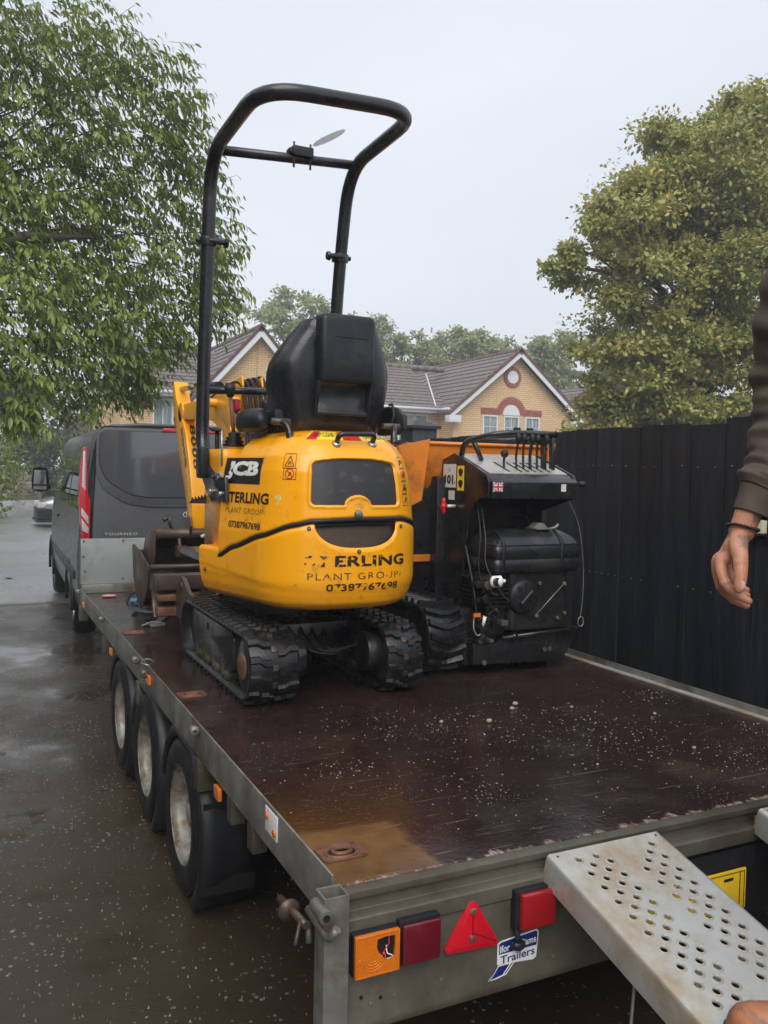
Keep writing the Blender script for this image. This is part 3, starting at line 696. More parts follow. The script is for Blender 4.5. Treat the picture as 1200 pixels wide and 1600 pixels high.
# ================================================================ the mini excavator
E_ = thing('mini_excavator', (.635, 2.05, ZD), 'yellow micro excavator with black roll bar, seen from behind, on the trailer deck', 'excavator')
SP = dict(W=.38, RC=.30, thE=R(76), CX=.638, y0=1.31, B=.004)
INS = [(1.085, .08), (1.095, .048), (1.115, .023), (1.15, .009), (1.2, 0), (1.38, 0), (1.45, .008), (1.55, .018), (1.63, .03), (1.69, .05), (1.735, .08), (1.765, .115), (1.785, .16), (1.795, .21), (1.80, .26)]
def plan(u):
    s = 1 if u >= 0 else -1; a = abs(u); W, RC, thE, B, y0 = SP['W'], SP['RC'], SP['thE'], SP['B'], SP['y0']
    L1 = W-RC*math.sin(thE)
    if a < L1:
        x = a; yy = y0+B*(a/L1)**2; nx = 2*B*a/L1**2; ny = -1; n = math.hypot(nx, ny); nx /= n; ny /= n
    else:
        th0 = math.atan(2*B/L1); cx = L1-RC*math.sin(th0); cy = y0+B+RC*math.cos(th0); arc = RC*(thE-th0)
        th = min(thE, th0+(a-L1)/RC); nx = math.sin(th); ny = -math.cos(th); x = cx+RC*nx; yy = cy+RC*ny; e = a-L1-arc
        if e > 0: x += e*math.cos(thE); yy += e*math.sin(thE)
    return SP['CX']+s*x, yy, s*nx, ny
def inset(z):
    if z <= INS[0][0]: return INS[0][1]
    for (a, b_), (c, d) in zip(INS, INS[1:]):
        if z <= c:
            t = (z-a)/(c-a); return b_+(d-b_)*t
    return INS[-1][1]
def Sf(u, z, off=0):
    x, yy, nx, ny = plan(u); i = inset(z)-off
    return (x-nx*i, yy-ny*i, z+off*.0)
def sm(x): x = max(0, min(1, x)); return x*x*(3-2*x)
SEAM = [(-.93, 1.25), (-.745, 1.27), (-.628, 1.316), (-.404, 1.379), (-.269, 1.422), (-.19, 1.439), (-.013, 1.447), (.221, 1.448), (.377, 1.424), (.63, 1.33), (.745, 1.28), (.93, 1.25)]
def zs(u):
    for (a, b_), (c, d) in zip(SEAM, SEAM[1:]):
        if u <= c: 
            t = sm((u-a)/(c-a))*.4+(u-a)/(c-a)*.6; return b_+(d-b_)*t
    return 1.25
def cres(u):
    a = abs(u-.006)/.186
    return 1.336+.10*(1-math.sqrt(max(0, 1-a**2.6))) if a < 1 else 9
def grow(d0): # displacement of the hood near the grille
    pass
def gz(u):
    z1 = 1.686-.017*((u-.005)/.2)**2
    b_ = abs(u-.003); z0 = 1.499+(.040*math.sqrt(max(0, 1-(b_/.058)**2)) if b_ < .058 else 0)
    return z0, z1
def gsd(u, z):
    z0, z1 = gz(u); a = min(u+.199, .209-u); b_ = min(z-z0, z1-z)
    r = .022
    if a < r and b_ < r: return r-math.hypot(r-a, r-b_)
    return min(a, b_)
# counterweight
US = list(np.arange(-.915, .916, .01)); US = sorted(set([round(float(u), 4) for u in US]+[-.18, .192, -.745, .745]))
rows = 30; m = MB(); grid = []
def ctop(u):
    t = min(zs(u)-.007, cres(u)) if abs(u) < .745 else 1.302
    return t
for j in range(rows+1):
    ring = []
    for u in US:
        t = j/rows; t = t**1.25 if t < .5 else t**1.0*(1)+(.5**1.25-.5)*(1-t)*2
        z = 1.085+(ctop(u)-1.085)*t
        crease = 1.168+.055*sm((-u-.1)/.8)
        off = -.0035*sm((crease-z)/.006)
        if abs(u) >= .745: pass
        off += -.010*sm((z-(ctop(u)-.010))/.010) 
        ring.append(Sf(u, min(z, 1.38) if False else z, off)[:2]+(z,))
    grid.append(ring)
n = len(US)
vs = [p for r_ in grid for p in r_]
fs = [(j*n+i, j*n+i+1, (j+1)*n+i+1, (j+1)*n+i) for j in range(rows) for i in range(n-1)]
m.add(vs, fs, True)
m.add([grid[0][i] for i in range(n)], [tuple(range(n))])
# worn top ledges in front of the hood and a closed front
for s in (0, 1):
    idx = [i for i in range(n) if (US[i] <= -.735 if s == 0 else US[i] >= .735)]
    pts = [grid[rows][i] for i in idx]; inner = [(.45 if s == 0 else .83, p[1], 1.302) for p in pts]
    k = len(pts); m.add(pts+inner, [(i, i+1, k+i+1, k+i) for i in range(k-1)])
f0 = [grid[j][0] for j in range(rows+1)]; f1 = [grid[j][-1] for j in range(rows+1)]; m.add(f0+f1, [(j, j+1, rows+1+j+1, rows+1+j) for j in range(rows)])
cw = m.build('counterweight', 'yellow', E_, recalc=True)
m = MB(); us = [u for u in US if -.19 <= u <= .2]
m.add([Sf(u, z, -.022)[:2]+(z,) for z in (1.32, 1.45) for u in us], [(i, i+1, len(us)+i+1, len(us)+i) for i in range(len(us)-1)], True)
m.build('air_opening', 'brown_steel', cw)
m = MB(); m.loft([[Sf(u, zs(u)-.012+a, -.012+b_)[:2]+(zs(u)-.012+a,) for a, b_ in ((-.012, 0), (-.012, -.01), (.004, -.01), (.004, 0))] for u in us]); m.build('lip', 'black_plastic', cw)
for (u, z) in ((-.2, 1.412), (.212, 1.417), (.002, 1.322), (-.86, 1.2)):
    m = MB(); a = Vector(Sf(u, z, 0)); b_ = Vector(Sf(u, z, .004)); m.cyl(a, b_, .0085, 12); bo = m.build('bolt', 'brown_steel', cw, bevel=.001)
    m = MB(); m.cyl(b_, Vector(Sf(u, z, .006)), .0045, 6); m.build('bolt_head', 'steel', bo)
# engine hood
UH = sorted(set([round(float(u), 4) for u in list(np.arange(-.745, .746, .0125))+list(np.arange(-.24, .25, .005))]))
hr = 76; grid = []
for j in range(hr+1):
    ring = []
    for u in UH:
        t = j/hr; z = zs(u)+.007+(1.80-zs(u)-.007)*t
        g = gsd(u, z); off = -.013*sm(g/.006) if g > 0 else .005*sm(1+g/.014)*(1 if g > -.014 else 0)
        off += -.006*sm((zs(u)+.014-z)/.008)
        fr = sm((abs(u)-.66)/.085); zz = z-.10*fr*sm((z-1.66)/.14)     # the hood falls away towards its front corners
        p = Sf(u, z, off); ring.append((p[0], p[1], zz))
    grid.append(ring)
n = len(UH); m = MB(); m.add([p for r_ in grid for p in r_], [(j*n+i, j*n+i+1, (j+1)*n+i+1, (j+1)*n+i) for j in range(hr) for i in range(n-1)], True)
top = grid[-1]; c = (.638, 1.85, 1.806)
m.add(list(top)+[c], [(i, i+1, n) for i in range(n-1)]+[(n-1, 0, n)], True)
m.add([g_[0] for g_ in grid]+[g_[-1] for g_ in grid], [(j, j+1, hr+1+j+1, hr+1+j) for j in range(hr)])
hood = m.build('engine_hood', 'yellow', E_)
# grille: fine vertical louvre mesh sunk in the hood
m = MB(); ug = list(np.arange(-.197, .2075, .004)); 
for i in range(len(ug)-1):
    u0, u1 = ug[i], ug[i+1]
    def lim(u):
        z0, z1 = gz(u); a = min(u+.199, .209-u); r = .022
        c_ = r-math.sqrt(max(0, r*r-(r-a)**2)) if a < r else 0
        return z0+c_, z1-c_
    (a0, a1), (b0, b1) = lim(u0), lim(u1)
    m.add([Sf(u0, a0, -.007), Sf(u1, b0, -.007), Sf(u1, (b0+b1)/2, -.007), Sf(u0, (a0+a1)/2, -.007), Sf(u1, b1, -.007), Sf(u0, a1, -.007)], [(0, 1, 2, 3), (3, 2, 4, 5)], True)
mg, ntg, bg_, og = new_mat('grille_mesh')
vv = coords(ntg); wv = N(ntg, 'TexWave', wave_type='BANDS', bands_direction='Z', Scale=70, Distortion=.0); ntg.links.new(vv, wv.inputs['Vector'])
cg = ramp(ntg, wv.outputs['Fac'], [(.25, (.014, .014, .016)), (.7, (.03, .03, .033))]); cg = mixc(ntg, ramp(ntg, noise(ntg, vv, 16, 6), [(.56, g3(0)), (.7, g3(.5))]), cg, (.12, .11, .1, 1))
ntg.links.new(cg, bg_.inputs['Base Color']); bg_.inputs['Roughness'].default_value = .45; bump(ntg, bg_, wv.outputs['Fac'], .35, .001)
m.build('grille', 'grille_mesh', hood)
# rubber seal along the joint
sl = [u for u in UH]
m = MB(); m.loft([[Sf(u, zs(u), .0)[:2]+(zs(u)+dz,) if o_ is None else (Sf(u, zs(u), o_)[0], Sf(u, zs(u), o_)[1], zs(u)+dz) for dz, o_ in ((-.010, -.012), (-.008, .001), (0, .0035), (.008, .001), (.010, -.012))] for u in sl])
m.build('hood_seal', 'black_plastic', E_)
# latch
m = MB(); a = Vector(Sf(0, 1.467, 0)); m.lathe([(.0, -.014), (.012, -.014), (.016, -.010), (.018, 0)], a, 'y', 18); lt = m.build('hood_latch', 'galvanised', hood)
m = MB(); m.box(a.x-.006, a.x+.006, a.y-.02, a.y-.014, a.z-.004, a.z+.004); m.build('keyway', 'steel', lt)
# grab handle with steel cups
m = MB(); A, B_ = Vector(Sf(-.07, 1.742, 0)), Vector(Sf(.109, 1.746, 0)); up = Vector((0, -.028, .038))
m.tube(fillet([A, A+up, B_+up, B_], .028, 6), .0105, 12); m.build('grab_handle', 'black_paint', hood)
for P in (A, B_):
    m = MB(); d = Vector((0, -.55, .8)); m.tube([P-d*.004, P+d*.004, P+d*.010], [.021, .018, .011], 16); m.build('handle_cup', 'steel', hood)
# ---- writing and stickers on the hood
def SU(off): return lambda a, b_: Sf(a, b_, off)
def patch(u0, u1, z0, z1, off, name, mat, parent, sk=0, n=None, zf=None):
    n = n or max(1, int(abs(u1-u0)/.015)); m = MB(); k = n+1
    r0 = [u0+(u1-u0)*i/n for i in range(k)]
    f = zf or (lambda t: (z0, z1))
    nz = max(1, int(abs(z1-z0)/.008))
    for j in range(nz+1):
        w_ = j/nz; m.v += [Sf(u+sk*w_, z0+(z1-z0)*w_, off) for u in r0]
    m.f = [(j*k+i, j*k+i+1, (j+1)*k+i+1, (j+1)*k+i) for j in range(nz) for i in range(n)]; m.sm = [True]*len(m.f)
    return m.build(name, mat, parent, recalc=False)
lg = patch(-.745, -.455, 1.575, 1.682, .0012, 'logo_panel', 'decal_black', hood, sk=-.012)
letters('JCB', -.735, -.478, 1.592, 1.668, SU(.0022), 'logo_letters', 'decal_white', lg, .055, .9, cut=.012)
letters('STERLING', -.715, -.385, 1.497, 1.542, SU(.0015), 'lettering', 'decal_black', hood, .035, 1.05, cut=.012)
letters('PLANT GROUP-', -.70, -.40, 1.455, 1.478, SU(.0015), 'lettering', 'decal_black', hood, -.012, 1.15, cut=.012)
letters('07387967698', -.665, -.42, 1.395, 1.423, SU(.0015), 'lettering', 'decal_black', hood, .022, .98, cut=.012)
letters('ST', -.215, -.115, 1.264, 1.308, SU(.0015), 'lettering', 'decal_gone', cw, .035, 1.05, cut=.012)
letters('ERLING', -.097, .229, 1.264, 1.308, SU(.0015), 'lettering', 'decal_flaked', cw, .035, 1.05, cut=.012)
letters('PLANT GROUP-', -.203, .212, 1.213, 1.240, SU(.0015), 'lettering', 'decal_flaked', cw, -.004, 1.2, cut=.012)
letters('07387967698', -.13, .192, 1.168, 1.198, SU(.0015), 'lettering', 'decal_worn', cw, .022, 1.0, cut=.012)
kc = patch(-.245, .262, 1.758, 1.793, .0012, 'warning_strip', 'yellow_print', hood, n=24)
patch(-.245, -.18, 1.758, 1.793, .0018, 'red_corner', 'red_print', kc, sk=.03, n=5); patch(-.03, .06, 1.758, 1.793, .0018, 'red_corner', 'red_print', kc, sk=.0, n=5)
letters('KEEP CLEAR OF', -.20, -.02, 1.770, 1.786, SU(.0026), 'lettering', 'black_print', kc, .01, cut=.02)
letters('OPERATION', .08, .235, 1.766, 1.782, SU(.0026), 'lettering', 'black_print', kc, .01, cut=.02)
def frame_lines(u0, u1, z0, z1, parent, w_=.0022, mat='decal_black'):
    for a in ((u0, u1, z0, z0+w_), (u0, u1, z1-w_, z1), (u0, u0+w_, z0, z1), (u1-w_, u1, z0, z1)):
        patch(a[0], a[1], a[2], a[3], .0016, 'sticker_border', mat, parent)
def pict_tri(uc, zc, s, parent, mat='decal_black'):
    P = [(uc-s, zc-s*.8), (uc+s, zc-s*.8), (uc, zc+s)]
    m = MB()
    for i in range(3):
        a, b_ = P[i], P[(i+1) % 3]; m.tube([Sf(a[0], a[1], .0014), Sf(b_[0], b_[1], .0014)], .0016, 4)
    m.tube([Sf(uc-s*.3, zc-s*.5, .0014), Sf(uc, zc+s*.1, .0014), Sf(uc+s*.35, zc-s*.5, .0014)], .0022, 4); m.build('pictogram', mat, parent)
def pict_ring(uc, zc, s, parent):
    m = MB(); m.tube([Sf(uc+s*math.cos(a), zc+s*math.sin(a), .0014) for a in np.linspace(0, 2*PI, 22, endpoint=False)], .002, 4, closed=True)
    m.tube([Sf(uc-s*.7, zc+s*.7, .0014), Sf(uc+s*.7, zc-s*.7, .0014)], .0018, 4); m.build('pictogram', 'red_print', parent)
    m = MB(); m.tube([Sf(uc-s*.3, zc-s*.5, .0013), Sf(uc+s*.1, zc+s*.4, .0013), Sf(uc+s*.4, zc-s*.2, .0013)], .002, 4); m.build('pictogram', 'decal_black', parent)
frame_lines(-.330, -.268, 1.642, 1.700, hood); pict_tri(-.298, 1.668, .022, hood)
frame_lines(-.322, -.262, 1.598, 1.643, hood); pict_ring(-.292, 1.621, .019, hood)
letters('A', -.30, -.285, 1.578, 1.587, SU(.0014), 'lettering', 'decal_worn', hood, .02)
for q, (z0, z1) in enumerate(((1.652, 1.698), (1.60, 1.650), (1.548, 1.598), (1.498, 1.546))):
    frame_lines(.252-.004*q, .296-.004*q, z0, z1, hood)
    if q == 1: pict_ring(.272, (z0+z1)/2, .014, hood)
    elif q == 2: pict_tri(.268, (z0+z1)/2, .015, hood)
    else:
        m = MB(); zc = (z0+z1)/2; m.tube([Sf(.258, zc-.012, .0014), Sf(.27, zc+.01, .0014), Sf(.284, zc-.004, .0014)], .002, 4); m.build('pictogram', 'decal_black', hood)
# scuff of bare primer on the rear corner
m = MB(); m.add([Sf(-.336+.014*math.cos(a)*(1+.4*math.sin(3*a)), 1.522+.020*math.sin(a)*(1+.25*math.cos(4*a)), .0008) for a in np.linspace(0, 2*PI, 26, endpoint=False)], [tuple(range(26))]); m.build('paint_scuff', 'cream_plastic', hood, recalc=False).data.materials[0] = simple('scuff', (.78, .52, .16), .5, 0, .5, 40)
# ---- brackets either side of the seat
for xs, s in ((.41, 1), (.905, -1)):
    m = MB(); m.tube(bezier([(xs-.03*s, 1.60, 1.83), (xs+.0, 1.56, 1.825), (xs+.012*s, 1.535, 1.80), (xs+.016*s, 1.525, 1.765), (xs+.018*s, 1.52, 1.745)]), [.014]*20+[.016]*8+[.008]*5, 10); m.build('hood_hinge', 'black_paint', E_)
    m = MB(); m.cyl((xs-.05, 1.57, 1.83), (xs+.03, 1.57, 1.83), .013, 12); m.build('hinge_pin', 'galvanised_dirty', E_)
# ---- seat
def rrect(x0, x1, y0, y1, z, rr, rf, n=6, zt=0):
    out = []
    for cx, cy, r, a0 in ((x1-rr, y0+rr, rr, -PI/2), (x1-rf, y1-rf, rf, 0), (x0+rf, y1-rf, rf, PI/2), (x0+rr, y0+rr, rr, PI)):
        for k in range(n+1):
            a = a0+PI/2*k/n; out.append((cx+r*math.cos(a), cy+r*math.sin(a), z))
    return out
seat = MB(); secs = [(1.795, .44, .87, 1.60, 1.86), (1.84, .435, .88, 1.585, 1.86), (1.92, .418, .893, 1.57, 1.84), (1.99, .402, .90, 1.56, 1.82), (2.04, .394, .90, 1.555, 1.79), (2.08, .398, .895, 1.555, 1.77), (2.13, .424, .88, 1.555, 1.75), (2.18, .456, .862, 1.55, 1.73), (2.22, .484, .845, 1.548, 1.70), (2.25, .505, .825, 1.55, 1.68), (2.262, .535, .80, 1.57, 1.66)]
seat.loft([rrect(x0, x1, y0, y1, z, .085 if z < 2.25 else .05, .05) for z, x0, x1, y0, y1 in secs])
so = seat.build('seat_back', 'tank_plastic', E_)
seatp = MB(); seatp.loft([rrect(.54+i_, .785-i_, 1.492+i_, 1.60, z, .026, .01) for z, i_ in ((1.995, .012), (1.999, .004), (2.01, 0), (2.10, 0), (2.245, 0), (2.262, .004), (2.27, .014))]); 
bp = seatp.build('back_panel', 'black_plastic', so)
m = MB(); m.prism([(1.56, 1.865), (1.535, 1.862), (1.53, 1.872), (1.552, 1.90), (1.556, 1.94), (1.545, 1.985), (1.53, 1.997), (1.56, 1.997)], .545, .765, 'x'); m.build('back_scoop', 'tank_plastic', so, bevel=.004)
for xx in (.532, .767):
    m = MB(); m.prism([(1.57, 1.855), (1.54, 1.858), (1.50, 2.0), (1.57, 2.0)], xx, xx+.014, 'x'); m.build('scoop_side', 'black_plastic', so, bevel=.003)
m = MB(); m.box(.60, .745, 1.489, 1.4915, 2.176, 2.181); m.build('moulded_line', 'black_plastic', bp)
m = MB(); m.sphere((.75, 1.55, 2.27), .02, .02, .008); m.sphere((.675, 1.55, 2.27), .014, .012, .007); m.build('panel_plug', 'black_plastic', bp)
m = MB(); m.loft([rrect(.40, .87, 1.70, 2.12, z, .06, .06) for z in (1.79, 1.81, 1.87, 1.885)]); m.build('seat_cushion', 'tank_plastic', E_)
# arm pads and pods
m = MB(); m.loft([[(x0+.055*w_*math.cos(a), 1.80+.15*w2*math.sin(a)-.02, z) for a in np.linspace(0, 2*PI, 20, endpoint=False)] for (z, w_, w2, x0) in ((1.795, .7, .7, .345), (1.81, 1, 1, .345), (1.845, 1.05, 1.0, .345), (1.87, .95, .9, .345), (1.888, .6, .6, .35))]); m.build('arm_pod', 'black_plastic', E_)
m = MB(); m.box(.398, .45, 1.64, 1.74, 1.82, 1.885); m.build('arm_hinge', 'black_plastic', E_, bevel=.012)
m = MB(); m.loft([[(x0+.045*w_*math.cos(a), 1.75+.13*w2*math.sin(a), z) for a in np.linspace(0, 2*PI, 8, endpoint=False)] for (z, w_, w2, x0) in ((1.80, .6, .8, .975), (1.825, 1.1, 1, .985), (1.885, 1.15, 1.0, .98), (1.918, .8, .8, .965), (1.925, .4, .5, .955))], smooth=False); m.build('arm_pod', 'black_plastic', E_, bevel=.008)
m = MB(); m.tube(bezier([(.90, 1.62, 1.80), (.92, 1.6, 1.87), (.925, 1.62, 1.925), (.94, 1.68, 1.93)]), .006, 8); m.build('cable', 'black_plastic', E_)
# ---- roll bar
m = MB(); r_ = .0305
ptsL = [(.25, 1.80, 1.545), (.25, 1.99, 1.60), (.25, 2.26, 1.70), (.25, 2.245, 2.04), (.25, 2.18, 2.67), (.25, 2.135, 3.045), (.25, 1.40, 3.055), (.93, 1.44, 3.105), (.93, 2.15, 3.095), (.93, 2.24, 2.72), (.93, 2.29, 2.42), (.93, 2.33, 2.0), (.93, 2.28, 1.70), (.93, 1.99, 1.6), (.93, 1.8, 1.545)]
m.tube(fillet(ptsL, [.06, .14, .2, .3, .2, .19, .19, .2, .3, .3, .3, .14, .06], 7), r_, 16); m.build('roll_bar', 'black_paint', E_)
m = MB(); m.tube([(.26, 2.065, 3.04), (.92, 2.075, 3.088)], .0215, 12); m.build('cross_bar', 'black_paint', E_)
for xx, yy, zz, s in ((.25, 2.182, 2.665, 1), (.93, 2.25, 2.69, -1)):
    m = MB(); m.tube([(xx, yy+.004, zz-.02), (xx, yy, zz+.02)], .042, 14); cl = m.build('clamp', 'black_paint', E_, bevel=.004)
    m = MB(); m.tube([(xx, yy-.03, zz), (xx+s*.07, yy-.035, zz-.004)], .014, 10); m.tube([(xx+s*.07, yy-.035, zz-.004), (xx+s*.085, yy-.035, zz-.005)], [.024, .021], 8); m.tube([(xx, yy, zz), (xx-s*.055, yy, zz+.004)], .012, 8); m.build('clamp_screw', 'black_paint', cl, bevel=.002)
m = MB(); m.box(.60, .70, 2.03, 2.10, 3.07, 3.115); m.box(.585, .62, 2.04, 2.09, 3.08, 3.105); lb = m.build('beacon_bracket', 'black_plastic', E_, bevel=.006)
for xx in (.61, .69):
    m = MB(); m.cyl((xx, 2.05, 3.02), (xx, 2.05, 3.135), .005, 6); m.build('bolt', 'galvanised_dirty', lb)
# clear disc seen nearly edge-on
mgl, ntl, bl, ol = new_mat('clear_plastic'); bl.inputs['Base Color'].default_value = (.6, .65, .68, 1); bl.inputs['Roughness'].default_value = .2
tr_ = N(ntl, 'BsdfTransparent'); mx_ = N(ntl, 'MixShader'); mx_.inputs[0].default_value = .45; ntl.links.new(tr_.outputs[0], mx_.inputs[1]); ntl.links.new(bl.outputs[0], mx_.inputs[2]); ntl.links.new(mx_.outputs[0], ol.inputs[0])
def dp(a, b_, h): # disc frame
    c0 = Vector((.765, 2.01, 3.165)); ux = Vector((.86, -.10, .46)).normalized(); uy = Vector((.1, 1, .02)).normalized(); uz = ux.cross(uy); return c0+ux*a+uy*b_+uz*h
m = MB(); m.loft([[dp(.085*r*math.cos(a), .075*r*math.sin(a), h) for a in np.linspace(0, 2*PI, 28, endpoint=False)] for r, h in ((.97, -.002), (1, 0), (.97, .002))]); m.build('clear_disc', 'clear_plastic', lb)
for q in (-.05, -.02, .02, .05):
    m = MB(); m.tube([dp(-.08*math.sqrt(1-(q/.075)**2), q, .003), dp(.08*math.sqrt(1-(q/.075)**2), q, .003)], .0012, 4); m.build('disc_rib', 'black_plastic', lb)
# roll bar foot, pins and toothed strip
m = MB(); m.prism([(1.74, 1.50), (1.98, 1.49), (2.14, 1.58), (2.12, 1.66), (1.95, 1.60), (1.76, 1.60)], .225, .24, 'x'); m.prism([(1.74, 1.50), (1.98, 1.49), (2.14, 1.58), (2.12, 1.66), (1.95, 1.60), (1.76, 1.60)], .27, .285, 'x'); m.build('roll_bar_foot', 'black_paint', E_, bevel=.003)
for (yy, zz, rr) in ((1.96, 1.535, .014), (1.80, 1.53, .011), (1.83, 1.60, .011)):
    m = MB(); m.cyl((.21, yy, zz), (.228, yy, zz), rr, 12); m.build('pin', 'steel', E_, bevel=.001)
m = MB(); m.tube([(.215, 1.78, 1.615), (.225, 1.95, 1.605)], .009, 8); m.tube([(.222, 1.80, 1.645), (.222, 1.80, 1.80)], .0045, 6); m.build('gas_strut', 'steel', E_)
tooth = [(.155, 1.478)]
for k in range(8): x0 = .165+k*.014; tooth += [(x0, 1.49+k*.0035), (x0+.006, 1.506+k*.0035), (x0+.012, 1.495+k*.0035)]
tooth += [(.29, 1.53), (.33, 1.53), (.33, 1.49), (.26, 1.475)]
m = MB(); m.prism(tooth, 2.10, 2.106, 'y'); m.build('toothed_strip', 'black_paint', E_)
# ---- deck in front of the hood, control towers, levers
m = MB(); m.box(.24, 1.03, 1.80, 2.62, 1.20, 1.235); m.box(.40, .88, 1.85, 2.5, 1.0, 1.2); m.build('floor_plate', 'black_paint', E_, bevel=.004)
m = MB(); m.loft([rrect(.235, .36, 1.86, 2.16, z, .03, .03) for z in (1.24, 1.55, 1.68, 1.72)]); m.build('control_tower', 'yellow', E_)
m = MB(); m.loft([rrect(.90, 1.03, 1.86, 2.16, z, .03, .03) for z in (1.24, 1.60, 1.72, 1.76)]); m.build('control_tower', 'black_plastic', E_)
m = MB(); m.lathe([(.045, 0), (.05, .008), (.035, .014), (.045, .022), (.03, .03), (.038, .038), (.022, .046), (.028, .054), (.014, .065), (.0, .066)], (.33, 2.0, 1.735), 'z', 18); m.build('lever_boot', 'rubber', E_)
m = MB(); m.tube([(.33, 2.0, 1.78), (.318, 2.02, 1.96)], .009, 8); lv = m.build('lever', 'rust', E_)
m = MB(); m.tube([(.318, 2.02, 1.955), (.316, 2.022, 1.99), (.316, 2.022, 2.015)], [.014, .026, .022], 10); m.build('lever_knob', 'black_plastic', lv)
m = MB(); m.tube([(.235, 2.08, 1.985), (.55, 2.08, 1.995)], .0165, 12); m.build('guard_rail', 'black_paint', E_)
m = MB(); m.tube([(.385, 2.1, 1.78), (.375, 2.12, 1.90)], .008, 8); l2 = m.build('lever', 'steel', E_)
m = MB(); m.tube([(.377, 2.115, 1.90), (.373, 2.12, 1.915), (.370, 2.12, 1.95), (.37, 2.12, 1.955)], [.016, .018, .022, .015], 10); m.build('lever_knob', 'red_print', l2)
m = MB(); m.tube([(.46, 1.98, 1.80), (.465, 1.98, 1.87), (.468, 1.98, 1.89), (.47, 1.975, 1.935), (.47, 1.975, 1.95)], [.012, .014, .022, .026, .018], 10); m.build('joystick', 'black_plastic', E_)
m = MB(); m.tube([(.262, 2.03, 1.72), (.262, 2.03, 1.80)], .010, 8); m.tube([(.262, 2.03, 1.80), (.262, 2.03, 1.812)], [.028, .026], 12); m.build('filler_cap', 'black_plastic', E_)
m = MB(); m.box(.19, .232, 2.04, 2.13, 1.59, 1.73); m.build('lock_handle', 'black_plastic', E_, bevel=.014)
# ---- undercarriage
def track(x0, x1, nm):
    yf, yr, zc, rad = 2.485, 1.545, .85, .137
    t_ = MB(); prof = []
    L = yf-yr; P_ = 2*L+2*PI*rad
    def pt(s, r):
        s = s % P_
        if s < L: return (yr+s, zc+r, 0)                     # top run, forwards
        s -= L
        if s < PI*rad: a = s/rad; return (yf+r*math.sin(a), zc+r*math.cos(a), a)
        s -= PI*rad
        if s < L: return (yf-s, zc-r, PI)
        s -= L; a = s/rad; return (yr-r*math.sin(a), zc-r*math.cos(a), PI+a)
    n = 120; rings = []
    for k in range(n):
        s = P_*k/n; rings.append([(x,)+pt(s, r)[:2] for x, r in ((x0, rad-.018), (x0, rad-.004), (x0+.01, rad), (x1-.01, rad), (x1, rad-.004), (x1, rad-.018))])
    rings.append(rings[0]); t_.loft(rings, cap=False)
    tr = t_.build('track', 'track_rubber', E_); tr['label'] = nm
    # lugs: kinked bars in two halves, a steel link showing between them
    w_ = (x1-x0)/2-.016; lug = MB()
    xs_ = [0, w_*.34, w_*.55, w_]; kk = [0, .002, .016, .016]
    lug.loft([[(x, k_-.017, -.002), (x, k_-.011, .0135 if i < 3 else .009), (x, k_+.010, .0135 if i < 3 else .009), (x, k_+.016, -.002)] for i, (x, k_) in enumerate(zip(xs_, kk))], smooth=False)
    lo = lug.build('lug', 'track_rubber'); lm = lo.data
    lo2 = MB(); lo2.v = [(-x, y_, z) for x, y_, z in lug.v]; lo2.f = lug.f; lo2.sm = lug.sm; l2o = lo2.build('lug', 'track_rubber'); lm2 = l2o.data
    gl = MB(); gl.box(-.011, .011, -.012, .012, -.004, .006); go = gl.build('steel_link', 'brown_steel', bevel=.002); gm = go.data
    bpy.data.objects.remove(lo); bpy.data.objects.remove(l2o); bpy.data.objects.remove(go)
    xc = (x0+x1)/2; K = 38
    for k in range(K):
        for me, dx, ph, nm_ in ((lm, .014, 0, 'lug'), (lm2, -.014, .5, 'lug'), (gm, 0, .25, 'steel_link')):
            p = pt(P_*(k+ph)/K, rad); o = bpy.data.objects.new(nm_, me); COL.objects.link(o); o.parent = tr
            o.location = Vector((xc+dx, p[0], p[1]))-E_.location; o.rotation_euler = (-p[2], 0, 0)
    return tr
track(.237, .44, 'left crawler track, nearest the camera'); track(.825, .99, 'right crawler track')
for x0, x1, s in ((.252, .425, 1), (.84, .978, -1)):
    m = MB(); m.prism([(1.73, .985-.03), (1.70, .93), (1.70, .80), (1.76, .775), (2.36, .785), (2.42, .82), (2.42, .955)], x0, x1, 'x'); fr = m.build('track_frame', 'black_paint', E_, bevel=.008)
    m = MB(); m.cyl((x0-.002, 2.12, .915), (x0+.01, 2.12, .915), .018, 14); m.build('frame_hole', 'dark_void', fr)
    for yy in (1.86, 2.02, 2.18, 2.32):
        m = MB(); m.lathe([(.0, 0), (.03, 0), (.036, .008), (.036, .12), (.03, .13), (0, .13)], (x0+.003, yy, .752), 'x', 16); m.build('roller', 'galvanised_dirty', E_)
        m = MB(); m.box(x0-.004, x0+.004, yy-.012, yy+.012, .752, .80); m.build('roller_arm', 'galvanised_dirty', E_)
    m = MB(); m.lathe([(0, -.004), (.02, -.006), (.055, -.004), (.058, .0), (.085, .0), (.113, .01), (.113, .12), (.08, .13), (0, .13)], (x0-.002, 1.545, .85), 'x', 28); sp_ = m.build('sprocket', 'black_paint', E_)
    m = MB(); m.lathe([(0, -.011), (.05, -.011), (.056, -.006), (.056, -.002)], (x0-.002, 1.545, .85), 'x', 24); m.build('sprocket_hub', 'rust', sp_)
    m = MB(); m.lathe([(0, .02), (.06, .02), (.1, .03), (.108, .05), (.108, .11), (.1, .12), (0, .125)], (x0, 2.485, .85), 'x', 26); m.build('idler', 'black_paint', E_)
    xi = x1 if s > 0 else x0
    m = MB(); m.cyl((xi, 1.56, .87), (xi+s*.07, 1.56, .87), .085, 20); m.build('drive_motor', 'black_paint', E_, bevel=.006)
